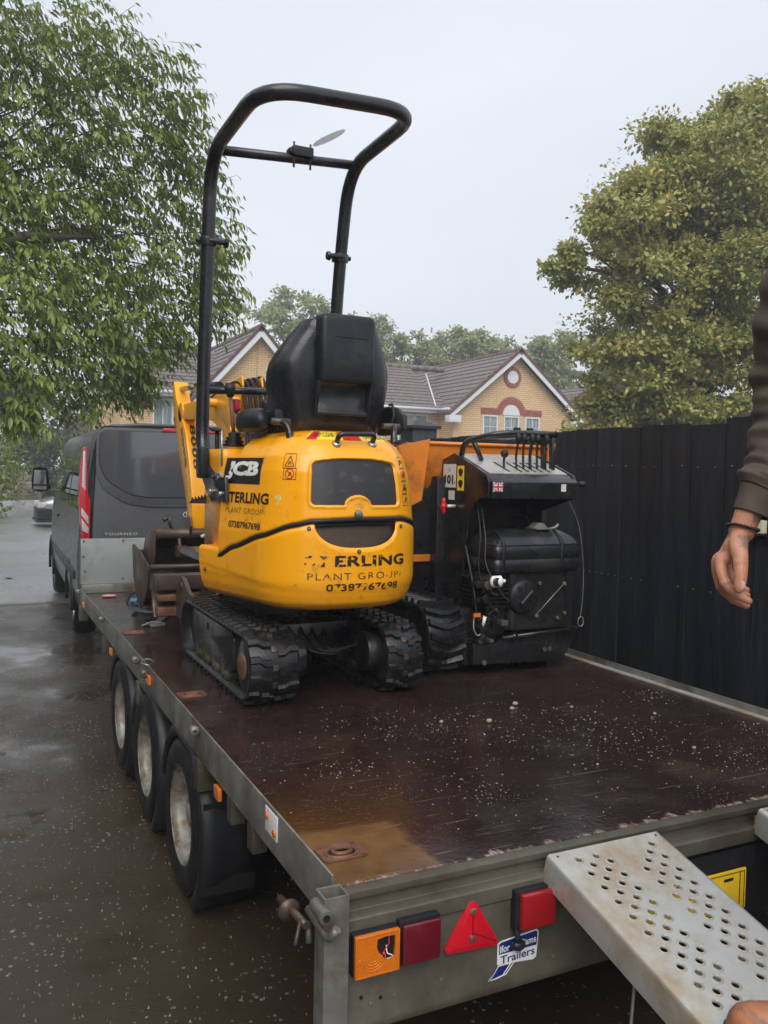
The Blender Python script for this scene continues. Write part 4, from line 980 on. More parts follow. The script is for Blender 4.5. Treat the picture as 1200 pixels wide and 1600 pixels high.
m = MB(); m.box(.42, .85, 1.75, 2.40, .84, .97); m.cyl((.635, 2.08, .97), (.635, 2.08, 1.10), .21, 28); m.build('chassis', 'black_paint', E_, bevel=.01)
m = MB()
for q in range(5): m.tube(bezier([(.50+.06*q, 1.80, .98), (.52+.05*q, 1.70, .93-.01*q), (.56+.04*q, 1.62, .88), (.66+.03*q, 1.60, .86+.01*q), (.78, 1.64, .87+.012*q)]), .007, 6)
m.build('hydraulic_hose', 'rubber', E_)
# ---- dozer blade
bl_ = MB(); bl_.prism([(3.10, 1.03), (3.13, 1.04), (3.17, .99), (3.19, .93), (3.17, .86), (3.12, .80), (3.09, .80), (3.14, .865), (3.155, .93), (3.14, .985)], .195, 1.075, 'x'); blade = bl_.build('dozer_blade', 'brown_steel', E_, bevel=.003)
m = MB(); m.box(.195, 1.075, 3.05, 3.10, .955, 1.035); m.build('blade_top', 'brown_steel', blade, bevel=.004)
m = MB(); m.box(.20, .40, 3.03, 3.12, .895, .93); m.box(.40, 1.05, 3.04, 3.12, .90, .935); m.build('blade_rib', 'rust', blade, bevel=.006)
m = MB(); m.box(.20, .42, 3.02, 3.12, .815, .862); m.build('blade_rib', 'rust', blade, bevel=.006)
for xx in (.30, .44, .80, .93):
    m = MB(); m.prism([(2.30, .84), (2.36, .92), (2.75, .985), (2.86, 1.04), (2.93, 1.045), (2.98, 1.0), (3.06, .93), (3.06, .82), (2.7, .80)], xx, xx+.022, 'x'); ar = m.build('blade_arm', 'brown_steel', E_, bevel=.003)
    m = MB(); m.cyl((xx-.006, 2.90, .995), (xx+.028, 2.90, .995), .026, 16); m.build('pivot_boss', 'brown_steel', ar, bevel=.002)
    m = MB(); m.cyl((xx-.008, 2.90, .995), (xx+.03, 2.90, .995), .016, 14); m.build('pivot_bore', 'dark_void', ar)
m = MB(); m.tube([(.62, 2.4, .93), (.62, 3.05, .97)], .03, 12); m.build('blade_cylinder', 'steel', E_)
# ---- boom, dipper, rams
BX = .635
m = MB(); m.box(BX-.075, BX+.075, 2.62, 2.86, 1.10, 1.46); m.box(BX-.16, BX+.16, 2.45, 2.66, 1.10, 1.28); m.build('kingpost', 'yellow', E_, bevel=.012)
def beam(path, hw, mat='yellow', name='boom', bev=.006):
    """box section following a path in the y-z plane; path of (y, z, depth)"""
    m = MB(); rings = []
    for i, (yy, zz, d) in enumerate(path):
        a = path[max(0, i-1)]; b_ = path[min(len(path)-1, i+1)]; t = Vector((b_[0]-a[0], b_[1]-a[1])).normalized(); nx, nz = -t.y, t.x
        rings.append([(BX-hw, yy+nx*d/2, zz+nz*d/2), (BX+hw, yy+nx*d/2, zz+nz*d/2), (BX+hw, yy-nx*d/2, zz-nz*d/2), (BX-hw, yy-nx*d/2, zz-nz*d/2)])
    m.loft(rings, smooth=False); return m.build(name, mat, E_, bevel=bev)
bc = bezier([(2.84, 1.38, 0), (2.93, 1.58, 0), (3.03, 1.76, 0), (3.18, 1.90, 0), (3.40, 1.985, 0), (3.75, 2.01, 0), (4.2, 2.02, 0), (4.38, 2.02, 0)], 4)
nb = len(bc); boom = beam([(p.x, p.y, .13+.03*math.sin(PI*i/nb)-.05*i/nb) for i, p in enumerate(bc)], .042)
for xx in (BX-.058, BX+.05):
    m = MB(); m.prism([(2.80, 1.80), (2.93, 1.80), (3.0, 1.88), (3.28, 1.97), (3.36, 2.06), (3.30, 2.09), (3.1, 2.06), (2.88, 2.12), (2.74, 2.13), (2.72, 2.08), (2.80, 1.92)], xx, xx+.010, 'x'); m.build('boom_plate', 'yellow', E_, bevel=.002)
for (yy, zz) in ((2.82, 1.84), (2.80, 2.0), (3.26, 2.02)):
    m = MB(); m.cyl((BX-.10, yy, zz), (BX+.10, yy, zz), .026, 14); m.build('boom_pin', 'yellow', E_, bevel=.003)
m = MB(); m.cyl((BX-.05, 4.26, 2.02), (BX+.05, 4.26, 2.02), .07, 20); m.build('boom_nose', 'yellow', E_, bevel=.005)
dip = beam([(4.50, 2.24, .06), (4.44, 2.10, .10), (4.32, 1.95, .19), (4.20, 1.80, .25), (4.06, 1.60, .21), (3.97, 1.42, .16), (3.93, 1.25, .12), (3.93, 1.20, .09)], .05, name='dipper')
m = MB()
dm = text_mesh('8008', .03, 1.1); xs_ = [v.co.x for v in dm.vertices]; wdt = max(xs_)
for pr_, mat_ in (((0, 0), 'decal_black'),):
    bm = bmesh.new(); bm.from_mesh(dm)
    for v in bm.verts:
        a, b_ = v.co.x/wdt, v.co.y
        c_ = Vector((BX-.0515, 4.235-a*.16, 1.90-a*.27)); v.co = Vector((c_.x, c_.y-b_*.055*.86, c_.z+b_*.055*-.0+b_*.04))-E_.location
    me = bpy.data.meshes.new('lettering'); bm.to_mesh(me); bm.free(); o = link('lettering', me, 'decal_black', E_)
# rear face lettering of the dipper, reading downwards
bm = bmesh.new(); bm.from_mesh(dm)
for v in bm.verts:
    a, b_ = v.co.x/wdt, v.co.y; zz = 1.93-a*.30; yy = 4.22-.5*(1.93-zz)-.10
    v.co = Vector((BX-.02+b_*.05, yy-.012, zz))-E_.location
me = bpy.data.meshes.new('lettering'); bm.to_mesh(me); bm.free(); link('lettering', me, 'decal_black', E_); bpy.data.meshes.remove(dm)
m = MB(); m.tube([(BX, 3.42, 2.13), (BX, 3.95, 2.17)], .034, 14); m.build('dipper_ram', 'black_paint', E_)
m = MB(); m.tube([(BX, 3.95, 2.17), (BX, 4.45, 2.20)], .018, 12); m.build('ram_rod', 'steel', E_)
m = MB(); m.tube([(BX, 4.56, 2.0), (BX, 4.2, 1.55)], .032, 12); m.build('bucket_ram', 'black_paint', E_)
m = MB(); m.tube([(BX, 4.2, 1.55), (BX, 4.08, 1.32)], .016, 10); m.build('ram_rod', 'steel', E_)
m = MB(); m.tube([(BX, 2.93, 1.22), (BX, 3.10, 1.70)], .036, 14); m.build('boom_ram', 'black_paint', E_)
for q in range(5):
    x_ = BX-.05+.03*q; m = MB()
    m.tube(bezier([(x_, 2.55, 1.40), (x_-.01, 2.62, 1.62), (x_+.01*(-1)**q, 2.68, 1.85), (x_, 2.70, 2.0), (x_, 2.80, 2.10+.008*q), (x_, 3.1, 2.10), (x_, 3.4, 2.06)]), .011, 8); hs = m.build('hydraulic_hose', 'rubber', E_)
    m = MB(); m.tube([(x_-.002, 2.675, 1.80), (x_, 2.685, 1.86)], .016, 8); m.build('hose_fitting', 'steel', hs)
# ---- the two buckets
def bucket(x0, x1, prof, side, mat, name, label):
    m = MB(); t = .012; pr_ = [Vector((a, b_)) for a, b_ in prof]; inner = []
    for i, p in enumerate(pr_):
        a = pr_[max(0, i-1)]; b_ = pr_[min(len(pr_)-1, i+1)]; tt = (b_-a).normalized(); inner.append((p.x-tt.y*t, p.y+tt.x*t))
    m.prism([tuple(p) for p in pr_]+inner[::-1], x0, x1, 'x'); bo = m.build(name, mat, E_); bo['label'] = label
    for xx in (x0-.012, x1):
        m = MB(); m.prism(side, xx, xx+.012, 'x'); m.build('side_plate', mat, bo, bevel=.002)
    return bo
b1 = bucket(.345, .93, [(3.86, 1.20), (3.98, 1.215), (4.12, 1.18), (4.21, 1.08), (4.21, .97), (4.12, .89), (3.98, .87)], [(3.84, 1.21), (3.98, 1.23), (4.13, 1.19), (4.22, 1.08), (4.22, .96), (4.12, .88), (3.98, .865), (3.90, .98), (3.84, 1.10)], 'brown_steel', 'bucket', 'rusty digging bucket hung from the dipper')
m = MB(); m.tube([(.345, 3.88, 1.205), (.93, 3.88, 1.205)], .035, 14); m.build('bucket_tube', 'brown_steel', b1)
for xx in (.56, .69):
    m = MB(); m.prism([(3.85, 1.19), (3.80, 1.26), (3.86, 1.32), (3.98, 1.30), (4.03, 1.20)], xx, xx+.012, 'x'); m.build('bucket_ear', 'brown_steel', b1, bevel=.002)
m = MB(); m.tube([(.50, 3.78, 1.08), (.50, 3.86, 1.14), (.50, 3.88, 1.22)], .013, 8); m.box(.47, .54, 3.80, 3.86, 1.06, 1.13); m.build('bucket_catch', 'brown_steel', b1, bevel=.004)
m = MB(); m.tube([(.455, 3.9, 1.235), (.442, 3.9, 1.28), (.438, 3.9, 1.31)], .010, 8); m.tube([(.43, 3.9, 1.31), (.40, 3.9, 1.29)], .015, 8); m.build('bucket_pin', 'brown_steel', b1)
m = MB(); m.tube([(.345, 3.84, .965), (.93, 3.84, .965)], .014, 8); m.build('inner_bar', 'brown_steel', b1)
b2 = bucket(.30, .97, [(3.80, 1.0), (3.83, .92), (3.90, .80), (4.02, .72), (4.18, .74), (4.30, .86), (4.36, 1.0), (4.37, 1.06)], [(3.78, 1.005), (3.82, .88), (3.95, .745), (4.04, .705), (4.2, .74), (4.34, .88), (4.40, 1.08), (4.36, 1.10), (4.1, 1.07)], 'brown_steel', 'bucket', 'wide ditching bucket standing on the deck under the other')
m = MB(); m.tube([(.30, 3.79, 1.0), (.97, 3.79, 1.0)], .017, 10); m.build('rim_bar', 'brown_steel', b2)
m = MB(); m.prism([(3.80, .98), (3.815, .98), (3.815, .86), (3.80, .86)], .30, .45, 'x'); m.build('corner_gusset', 'brown_steel', b2)
m = MB(); m.tube(bezier([(.58, 3.60, 1.205), (.64, 3.56, 1.235), (.72, 3.55, 1.24), (.80, 3.58, 1.225), (.88, 3.60, 1.22)]), [.012]*8+[.022]*20+[.015]*5, 10); m.build('pale_hose_sleeve', 'cream_plastic', E_)
# ================================================================ the mini dumper
D_ = thing('mini_dumper', (1.62, 2.1, ZD), 'black pedestrian tracked dumper with an orange skip, engine and levers towards the camera', 'dumper')
def dtrack(x0, x1, yf, yr, zc, rad, root, label):
    L = yf-yr; P_ = 2*L+2*PI*rad
    def pt(s, r):
        s = s % P_
        if s < L: return (yr+s, zc+r, 0)
        s -= L
        if s < PI*rad: a = s/rad; return (yf+r*math.sin(a), zc+r*math.cos(a), a)
        s -= PI*rad
        if s < L: return (yf-s, zc-r, PI)
        s -= L; a = s/rad; return (yr-r*math.sin(a), zc-r*math.cos(a), PI+a)
    n = 110; rings = [[(x,)+pt(P_*k/n, r)[:2] for x, r in ((x0, rad-.02), (x0, rad-.004), (x0+.012, rad), (x1-.012, rad), (x1, rad-.004), (x1, rad-.02))] for k in range(n)]
    rings.append(rings[0]); t_ = MB(); t_.loft(rings, cap=False); tr = t_.build('track', 'track_rubber', root); tr['label'] = label
    lug = MB(); w_ = (x1-x0)-.01
    lug.loft([[(x, k_-.017, -.002), (x, k_-.010, .02), (x, k_+.012, .02), (x, k_+.02, -.002)] for x, k_ in ((-w_/2, .026), (-w_*.2, .006), (-.015, 0), (.015, 0), (w_*.2, .006), (w_/2, .026))], smooth=False)
    lo = lug.build('lug', 'track_rubber'); me = lo.data; bpy.data.objects.remove(lo); K = 44
    for k in range(K):
        p = pt(P_*k/K, rad); o = bpy.data.objects.new('lug', me); COL.objects.link(o); o.parent = tr
        o.location = Vector(((x0+x1)/2, p[0], p[1]))-root.location; o.rotation_euler = (-p[2], 0, 0)
    m = MB(); m.box(x0+.012, x1-.012, yr-.02, yf+.02, zc-.1, zc+.10); m.cyl((x0+.006, yr, zc), (x1-.006, yr, zc), rad-.022, 24); m.cyl((x0+.006, yf, zc), (x1-.006, yf, zc), rad-.022, 24)
    m.build('track_frame', 'black_paint', root, bevel=.006)
dtrack(1.135, 1.325, 2.62, 1.775, .875, .152, D_, 'left rubber track of the dumper'); dtrack(1.70, 1.885, 2.62, 1.775, .875, .152, D_, 'right rubber track of the dumper')
m = MB(); m.box(1.33, 1.86, 1.72, 2.7, .80, 1.0); m.build('chassis', 'black_paint', D_, bevel=.01)
# side plate with the arched cut-out, left; plain right
sp_ = [(1.585, 1.525), (1.585, 1.60), (1.61, 1.635), (1.90, 1.735), (2.02, 1.70), (2.04, 1.2), (2.02, .86), (1.84, .86), (1.80, 1.10), (1.785, 1.30), (1.755, 1.42), (1.70, 1.50), (1.65, 1.522)]
m = MB(); m.prism(sp_, 1.405, 1.418, 'x'); pl_ = m.build('side_plate', 'black_paint', D_, bevel=.003)
m = MB(); m.prism([(1.585, 1.525), (1.585, 1.60), (1.61, 1.635), (1.90, 1.735), (2.02, 1.70), (2.04, 1.2), (2.02, .86), (1.88, .86), (1.86, 1.45)], 1.90, 1.912, 'x'); m.build('side_plate', 'black_paint', D_, bevel=.003)
m = MB(); m.box(1.36, 1.94, 1.98, 2.10, .9, 1.62); m.build('bulkhead', 'black_paint', D_, bevel=.01)
m = MB(); m.box(1.14, 1.40, 2.05, 2.6, 1.04, 1.56); m.build('hydraulic_tank', 'black_paint', D_, bevel=.02)
# console
m = MB(); m.prism([(1.578, 1.522), (1.578, 1.60), (1.612, 1.628), (1.62, 1.632), (1.93, 1.735), (1.98, 1.70), (1.98, 1.522)], 1.42, 1.905, 'x'); con = m.build('console', 'black_paint', D_, bevel=.004)
def TP(x, yy, h): return (x, yy, 1.632+(yy-1.62)*.332+h)
m = MB(); m.loft([[TP(x, yy, h) for yy, h in ((1.632, .0005), (1.632, .004), (1.915, .004), (1.915, .0005))] for x in (1.44, 1.885)], smooth=False); m.build('top_plate', 'ramp_metal', con)
for k, xx in enumerate((1.565, 1.635, 1.675, 1.715, 1.755, 1.80)):
    m = MB(); m.loft([[TP(x, yy, h) for yy, h in ((1.655, .0045), (1.655, .0052), (1.79, .0052), (1.79, .0045))] for x in (xx-.006, xx+.006)], smooth=False); m.build('lever_slot', 'dark_void', con)
    a = TP(xx, 1.70, 0); top = 1.80 if k else 1.725
    m = MB(); m.tube(bezier([a, (xx, a[1]+.005, (a[2]+top)/2), (xx, a[1]-.01*(k % 2), top)]), .0058 if k != 3 else .008, 8); lv = m.build('lever', 'black_paint', D_)
    m = MB(); m.sphere((xx, a[1]-.01*(k % 2), top+.008), .019 if k == 0 else .015, None, .021 if k == 0 else .026); m.build('lever_knob', 'black_plastic', lv)
m = MB(); m.tube(fillet([(1.445, 1.90, 1.70), (1.44, 1.87, 1.79), (1.56, 1.73, 1.835), (1.86, 1.70, 1.835)], [.05, .08], 6), .0145, 12); m.tube([(1.86, 1.70, 1.835), (1.865, 1.70, 1.835)], [.017, .012], 10); m.build('hand_rail', 'black_paint', D_)
m = MB(); m.tube(fillet([(1.46, 1.86, 1.795), (1.48, 1.84, 1.79), (1.50, 1.80, 1.70)], .02), .012, 10); m.build('rail_stay', 'black_paint', D_)
m = MB(); m.tube(fillet([(1.85, 1.70, 1.835), (1.86, 1.82, 1.815), (1.56, 1.86, 1.80)], .05, 6), .010, 10); m.build('rail_stay', 'black_paint', D_)
for xx in (1.79, 1.84):
    m = MB(); m.prism([(1.69, 1.64), (1.72, 1.64), (1.73, 1.83), (1.70, 1.83)], xx, xx+.016, 'x'); m.build('rail_bracket', 'black_paint', D_, bevel=.002)
for xx in (1.66, 1.735):
    m = MB(); m.tube([(xx, 1.74, 1.84), (xx, 1.74, 1.862)], .018, 12); m.build('button', 'black_plastic', D_, bevel=.003)
# flag, small label, knob on the console face
YF = 1.5775
def fq(x0, x1, z0, z1, off, name, mat, parent):
    m = MB(); m.box(x0, x1, YF-off-.0004, YF-off, z0, z1); return m.build(name, mat, parent)
fl = fq(1.425, 1.478, 1.555, 1.597, .0004, 'flag_sticker', 'blue_print', con)
fl['label'] = 'small union flag sticker'
def strip(x0, z0, x1, z1, w_, off, mat):
    d = Vector((x1-x0, z1-z0)).normalized(); nx, nz = -d.y*w_/2, d.x*w_/2
    m = MB(); m.prism([(x0+nx, z0+nz), (x1+nx, z1+nz), (x1-nx, z1-nz), (x0-nx, z0-nz)], YF-off-.0003, YF-off, 'y'); m.build('flag_stripe', mat, fl)
strip(1.426, 1.556, 1.477, 1.596, .009, .0009, 'white_print'); strip(1.426, 1.596, 1.477, 1.556, .009, .0010, 'white_print')
strip(1.427, 1.557, 1.476, 1.595, .003, .0014, 'red_print'); strip(1.427, 1.595, 1.476, 1.557, .003, .0015, 'red_print')
strip(1.425, 1.576, 1.478, 1.576, .016, .0019, 'white_print'); strip(1.4515, 1.555, 1.4515, 1.597, .016, .0020, 'white_print')
strip(1.425, 1.576, 1.478, 1.576, .009, .0025, 'red_print'); strip(1.4515, 1.555, 1.4515, 1.597, .009, .0026, 'red_print')
lb_ = fq(1.81, 1.838, 1.558, 1.592, .0004, 'service_sticker', 'white_print', con)
m = MB(); m.tube([(1.824+.009*math.cos(a), YF-.0011, 1.577+.009*math.sin(a)) for a in np.linspace(0, 2*PI, 14, endpoint=False)], .001, 4, closed=True); m.build('print_ring', 'black_print', lb_)
m = MB(); m.tube([(1.895, 1.60, 1.585), (1.93, 1.585, 1.592)], .006, 8); m.sphere((1.936, 1.58, 1.594), .024, .02, .014); m.build('rubber_stop', 'black_plastic', D_)
# noise label and warning label on the side plate
def sq(y0, y1, z0, z1, off, name, mat, parent):
    m = MB(); m.add([(1.4048-off, y1, z0), (1.4048-off, y0, z0), (1.4048-off, y0, z1), (1.4048-off, y1, z1)], [(0, 1, 2, 3)]); return m.build(name, mat, parent)
nl = sq(1.875, 2.0, 1.565, 1.68, .0006, 'noise_label', 'white_print', pl_)
letters('L', 0, .01, 0, .016, lambda a, b_: (1.4033, 1.945-a*1.6, 1.645+b_), 'lettering', 'black_print', nl, .01, cut=0)
letters('101', 0, .085, 0, .045, lambda a, b_: (1.4033, 1.985-a, 1.582+b_), 'lettering', 'black_print', nl, .05, cut=0)
letters('dB', 0, .012, 0, .012, lambda a, b_: (1.4033, 1.893-a, 1.582+b_), 'lettering', 'black_print', nl, .0, cut=0)
wl = sq(1.80, 1.865, 1.552, 1.672, .0006, 'warning_label', 'yellow_print', pl_)
for z in (1.64, 1.585):
    m = MB(); m.add([(1.4034, 1.832+.02*math.cos(a)*(1+.2*math.sin(3*a)), z+.02*math.sin(a)) for a in np.linspace(0, 2*PI, 12, endpoint=False)], [tuple(range(12))]); m.build('pictogram', 'black_print', wl)
sq(1.885, 1.945, 1.505, 1.55, .0006, 'small_label', 'white_print', pl_)
# red tap handle
m = MB(); m.tube([(1.405, 1.88, 1.475), (1.335, 1.86, 1.475)], .008, 8); m.build('tap_stem', 'white_paint', D_)
m = MB(); m.tube([(1.33, 1.86, 1.438), (1.33, 1.86, 1.455), (1.33, 1.86, 1.50), (1.33, 1.86, 1.515)], [.008, .010, .010, .008], 8); m.tube([(1.315, 1.86, 1.475), (1.345, 1.86, 1.475)], .013, 8); m.build('tap_handle', 'red_print', D_)
# fuel tank over the engine
def trr(z, ins=0, x0=1.43, x1=1.925, y0=1.55, y1=1.90, r=.03): return rrect(x0+ins, x1-ins, y0+ins, y1-ins, z, r, r, 5)
m = MB(); m.loft([trr(1.175, .02), trr(1.18, .005), trr(1.20, 0), trr(1.235, 0), trr(1.239, .004), trr(1.243, .004), trr(1.247, 0), trr(1.30, 0), trr(1.304, .004), trr(1.308, .0), trr(1.312, .004), trr(1.335, .018), trr(1.362, .055), trr(1.372, .075), trr(1.375, .10)]); tk = m.build('fuel_tank', 'tank_plastic', D_)
for x_ in (1.475, 1.805):
    m = MB(); m.loft([[(x_+a, yy-d, z) for a, d in ((-.008, -.002), (-.006, .004), (.006, .004), (.008, -.002))] for yy, z in ((1.56, 1.18), (1.549, 1.20), (1.549, 1.31), (1.57, 1.34), (1.61, 1.368), (1.65, 1.378))]); m.build('tank_strap', 'black_plastic', tk)
m = MB(); m.box(1.69, 1.77, 1.60, 1.70, 1.375, 1.382); m.prism([(1.69, 1.382), (1.77, 1.382), (1.745, 1.405), (1.72, 1.405)], 1.62, 1.68, 'y'); m.tube([(1.77, 1.62, 1.375), (1.80, 1.60, 1.385), (1.815, 1.60, 1.40)], .008, 6); m.build('lifting_bracket', 'galvanised', tk, bevel=.002)
# engine: recoil cover, block, exhaust guard, fins, filter, cables
m = MB(); m.loft([rrect(1.53, 1.875, 1.575-.0, 1.84, z, .035, .03) for z in (.905, .915, 1.14, 1.17, 1.175)]); eng = m.build('engine_cover', 'engine_black', D_)
m = MB(); m.lathe([(0, -.03), (.05, -.03), (.075, -.022), (.082, -.01), (.082, .01)], (1.60, 1.575, 1.065), 'y', 26); rs = m.build('recoil_starter', 'black_plastic', D_)
m = MB(); m.tube([(1.57, 1.535, 1.035), (1.63, 1.535, 1.095)], .011, 10); m.build('pull_grip', 'black_plastic', rs, bevel=.002)
for k in range(9):
    a = 2*PI*k/9; m = MB(); m.box(-.003, .003, -.033, -.029, .03, .068, Matrix.Translation((1.60, 1.575, 1.065)) @ Matrix.Rotation(a, 4, 'Y')); m.build('starter_slot', 'dark_void', rs)
m = MB(); m.tube([(1.675, 1.565, .975), (1.83, 1.565, 1.115)], .003, 6); m.build('link_rod', 'galvanised', D_)
for p in ((1.675, 1.566, .972), (1.832, 1.566, 1.118), (1.69, 1.568, 1.125), (1.84, 1.568, .975), (1.80, 1.57, .955)):
    m = MB(); m.cyl(p, (p[0], p[1]-.01, p[2]), .009, 10); m.build('bolt', 'galvanised', D_, bevel=.001)
m = MB(); m.box(1.42, 1.53, 1.60, 1.86, .88, 1.17); m.build('crankcase', 'engine_black', D_, bevel=.02)
for k in range(7):
    m = MB(); m.box(1.395, 1.525, 1.575, 1.80, 1.02+.02*k, 1.026+.02*k); m.build('cooling_fin', 'engine_black', D_)
m = MB(); m.tube([(1.40, 1.66, 1.14), (1.43, 1.52, 1.145)], .02, 12); m.build('filter_neck', 'black_plastic', D_)
m = MB(); m.tube([(1.415, 1.56, 1.143), (1.42, 1.555, 1.143), (1.455, 1.535, 1.147), (1.46, 1.533, 1.147)], [.02, .027, .027, .016], 18); m.sphere((1.466, 1.53, 1.148), .009); m.build('fuel_filter', 'white_paint', D_)
rr_ = random.Random(4)
for k in range(26):
    x_, y_, z_ = rr_.uniform(1.36, 1.53), rr_.uniform(1.56, 1.64), rr_.uniform(.86, 1.14); m = MB(); s = rr_.uniform(.008, .024)
    if k % 3 == 0: m.cyl((x_, y_, z_), (x_, y_-.025, z_), s, 8)
    elif k % 3 == 1: m.box(x_-s, x_+s, y_-.02, y_+.03, z_-s*.7, z_+s*.7)
    else: m.tube(bezier([(x_, y_, z_), (x_+.03, y_-.03, z_+.03), (x_+.06, y_, z_-.02)], 4), .005, 6)
    m.build(('bolt', 'engine_bracket', 'engine_pipe')[k % 3], rr_.choice(['engine_black', 'engine_black', 'galvanised_dirty', 'black_paint']), D_, bevel=.002 if k % 3 < 2 else 0)
for pts, r_ in (([(1.43, 1.72, 1.50), (1.39, 1.62, 1.36), (1.365, 1.585, 1.20), (1.40, 1.56, 1.06), (1.47, 1.55, .98)], .0035), ([(1.45, 1.72, 1.50), (1.405, 1.60, 1.35), (1.40, 1.58, 1.22), (1.46, 1.55, 1.10), (1.51, 1.55, 1.05)], .0028), ([(1.36, 1.70, 1.30), (1.35, 1.60, 1.10), (1.36, 1.58, .95)], .006), ([(1.44, 1.6, 1.12), (1.42, 1.545, 1.13), (1.41, 1.55, 1.10), (1.45, 1.55, 1.08)], .003)):
    m = MB(); m.tube(bezier(pts), r_, 6); m.build('engine_cable', 'black_plastic' if r_ > .003 else 'galvanised_dirty', D_)
m = MB(); m.tube(bezier([(1.335, 1.57, .985), (1.33, 1.56, .93), (1.35, 1.555, .90), (1.375, 1.555, .93), (1.38, 1.56, .99)]), .003, 6); m.build('wire_loop', 'ramp_metal', D_)
m = MB(); m.box(1.325, 1.36, 1.552, 1.562, .985, 1.003); m.build('cable_tag', 'amber_lens', D_)
m = MB(); m.cyl((1.375, 1.555, .945), (1.385, 1.555, .985), .008, 8); m.build('connector', 'white_paint', D_)
# bumper and skid plate
bp_ = MB(); bp_.prism([(1.355, .755), (1.86, .735), (1.965, .885), (1.955, .895), (1.90, .888), (1.52, .868), (1.475, .845), (1.40, .845), (1.355, .855)], 1.60, 1.66, 'y'); bp_.build('skid_plate', 'black_paint', D_, bevel=.006)
m = MB(); m.box(1.34, 1.90, 1.66, 1.90, .74, .87); m.build('sump', 'black_paint', D_, bevel=.01)
m = MB(); m.tube([(1.50, 1.585, .873), (1.975, 1.585, .898)], .0105, 10); m.build('bumper_bar', 'black_paint', D_)
for p in ((1.385, 1.598, .862), (1.41, 1.598, .762), (1.78, 1.598, .80), (1.75, 1.598, .80)):
    m = MB(); m.cyl(p, (p[0], p[1]-.012, p[2]), .012, 10); m.build('bolt', 'galvanised_dirty', D_, bevel=.002)
m = MB(); m.cyl((1.555, 1.585, .876), (1.58, 1.585, .877), .017, 12); m.build('bar_collar', 'black_paint', D_)
m = MB(); m.tube(bezier([(1.87, 1.60, 1.52), (1.925, 1.585, 1.40), (1.955, 1.58, 1.22), (1.96, 1.58, 1.05), (1.95, 1.582, .95)]), .0022, 5); m.build('wire_rope', 'galvanised', D_)
m = MB(); m.tube([(1.95+.017*math.cos(a), 1.578, .925+.024*math.sin(a)) for a in np.linspace(0, 2*PI, 16, endpoint=False)], .0028, 6, closed=True); m.build('shackle', 'galvanised', D_)
m = MB(); m.prism([(1.86, .88), (1.91, .89), (1.90, .95), (1.87, .99), (1.85, 1.0)], 1.60, 1.612, 'y'); m.build('corner_bracket', 'black_paint', D_)
# orange skip
sk_ = MB()
sec = [(2.0, 1.775), (2.02, 1.66), (2.05, 1.58), (2.12, 1.50), (2.3, 1.42), (2.75, 1.40), (2.98, 1.50), (3.05, 1.65)]
th = .01
for x0_, x1_ in ((1.30, 2.035),):
    inner = [(a+(.012 if i < 4 else 0), b_+(.012 if i > 2 else 0)) for i, (a, b_) in enumerate(sec)]
    sk_.prism(sec+inner[::-1], x0_, x1_, 'x')
skip_ = sk_.build('skip', 'orange', D_, bevel=.003)
for xx in (1.29, 2.035):
    m = MB(); m.prism(sec+[(3.02, 1.64), (2.6, 1.72), (2.2, 1.79)], xx, xx+.01, 'x'); m.build('skip_side', 'orange', skip_, bevel=.002)
m = MB(); m.tube([(1.30, 1.997, 1.782), (2.04, 1.997, 1.782)], .010, 8); m.build('skip_lip', 'orange', skip_)
m = MB(); m.prism([(1.12, 1.76), (1.292, 1.80), (1.252, 1.50), (1.12, 1.44)], 1.94, 1.95, 'y'); m.build('skip_wing', 'orange', skip_)
m = MB(); m.prism([(2.01, 1.805), (2.035, 1.815), (2.055, 1.80), (2.05, 1.75), (2.02, 1.62), (2.005, 1.70)], 1.955, 1.965, 'y'); w2 = m.build('skip_wing', 'orange', skip_, bevel=.002)
m = MB(); m.box(1.16, 1.38, 2.04, 2.049, 1.19, 1.225); m.build('chassis_band', 'orange', D_)
m = MB(); m.cyl((1.60, 2.2, 1.0), (1.60, 2.62, 1.14), .03, 12); m.build('tip_ram', 'steel', D_)

# ================================================================ odds and ends on the deck
def scatter(name, label, x, yy, pts, mat, cat):
    t = thing(name, (x, yy, ZD), label, cat); return t
s1 = thing('ratchet_strap', (.3, 3.9, ZD), 'tangled black ratchet strap lying on the deck left of the ditching bucket', 'strap')
def ribbon(path, wd, name, mat, parent, twist=0, seed=1):
    pts = bezier(path, 6); L_, R_ = [], []
    for i, p in enumerate(pts):
        a = pts[max(0, i-1)]; b_ = pts[min(len(pts)-1, i+1)]; t = (b_-a); t.z = 0; t.normalize(); s = Vector((-t.y, t.x, .55*math.sin(i*.35+seed)))*wd/2
        L_.append(p+s+Vector((0, 0, wd*.28))); R_.append(p-s+Vector((0, 0, wd*.28)))
    m = MB(); m.loft([[tuple(a), tuple(b_), tuple(b_-Vector((0, 0, .0015))), tuple(a-Vector((0, 0, .0015)))] for a, b_ in zip(L_, R_)]); return m.build(name, mat, parent)
z = ZD+.006
ribbon([(.26, 4.15, z), (.36, 4.05, z+.03), (.30, 3.92, z), (.42, 3.86, z+.02), (.33, 3.78, z), (.22, 3.86, z+.015), (.24, 3.98, z)], .035, 'strap_webbing', 'strap', s1)
ribbon([(.44, 4.1, z), (.50, 3.95, z+.02), (.42, 3.80, z), (.36, 3.70, z+.012), (.43, 3.62, z)], .035, 'strap_webbing', 'strap', s1, seed=3)
ribbon([(.36, 3.62, z), (.33, 3.50, z+.02), (.27, 3.42, z), (.20, 3.40, z)], .032, 'strap_webbing', 'strap', s1, seed=2)
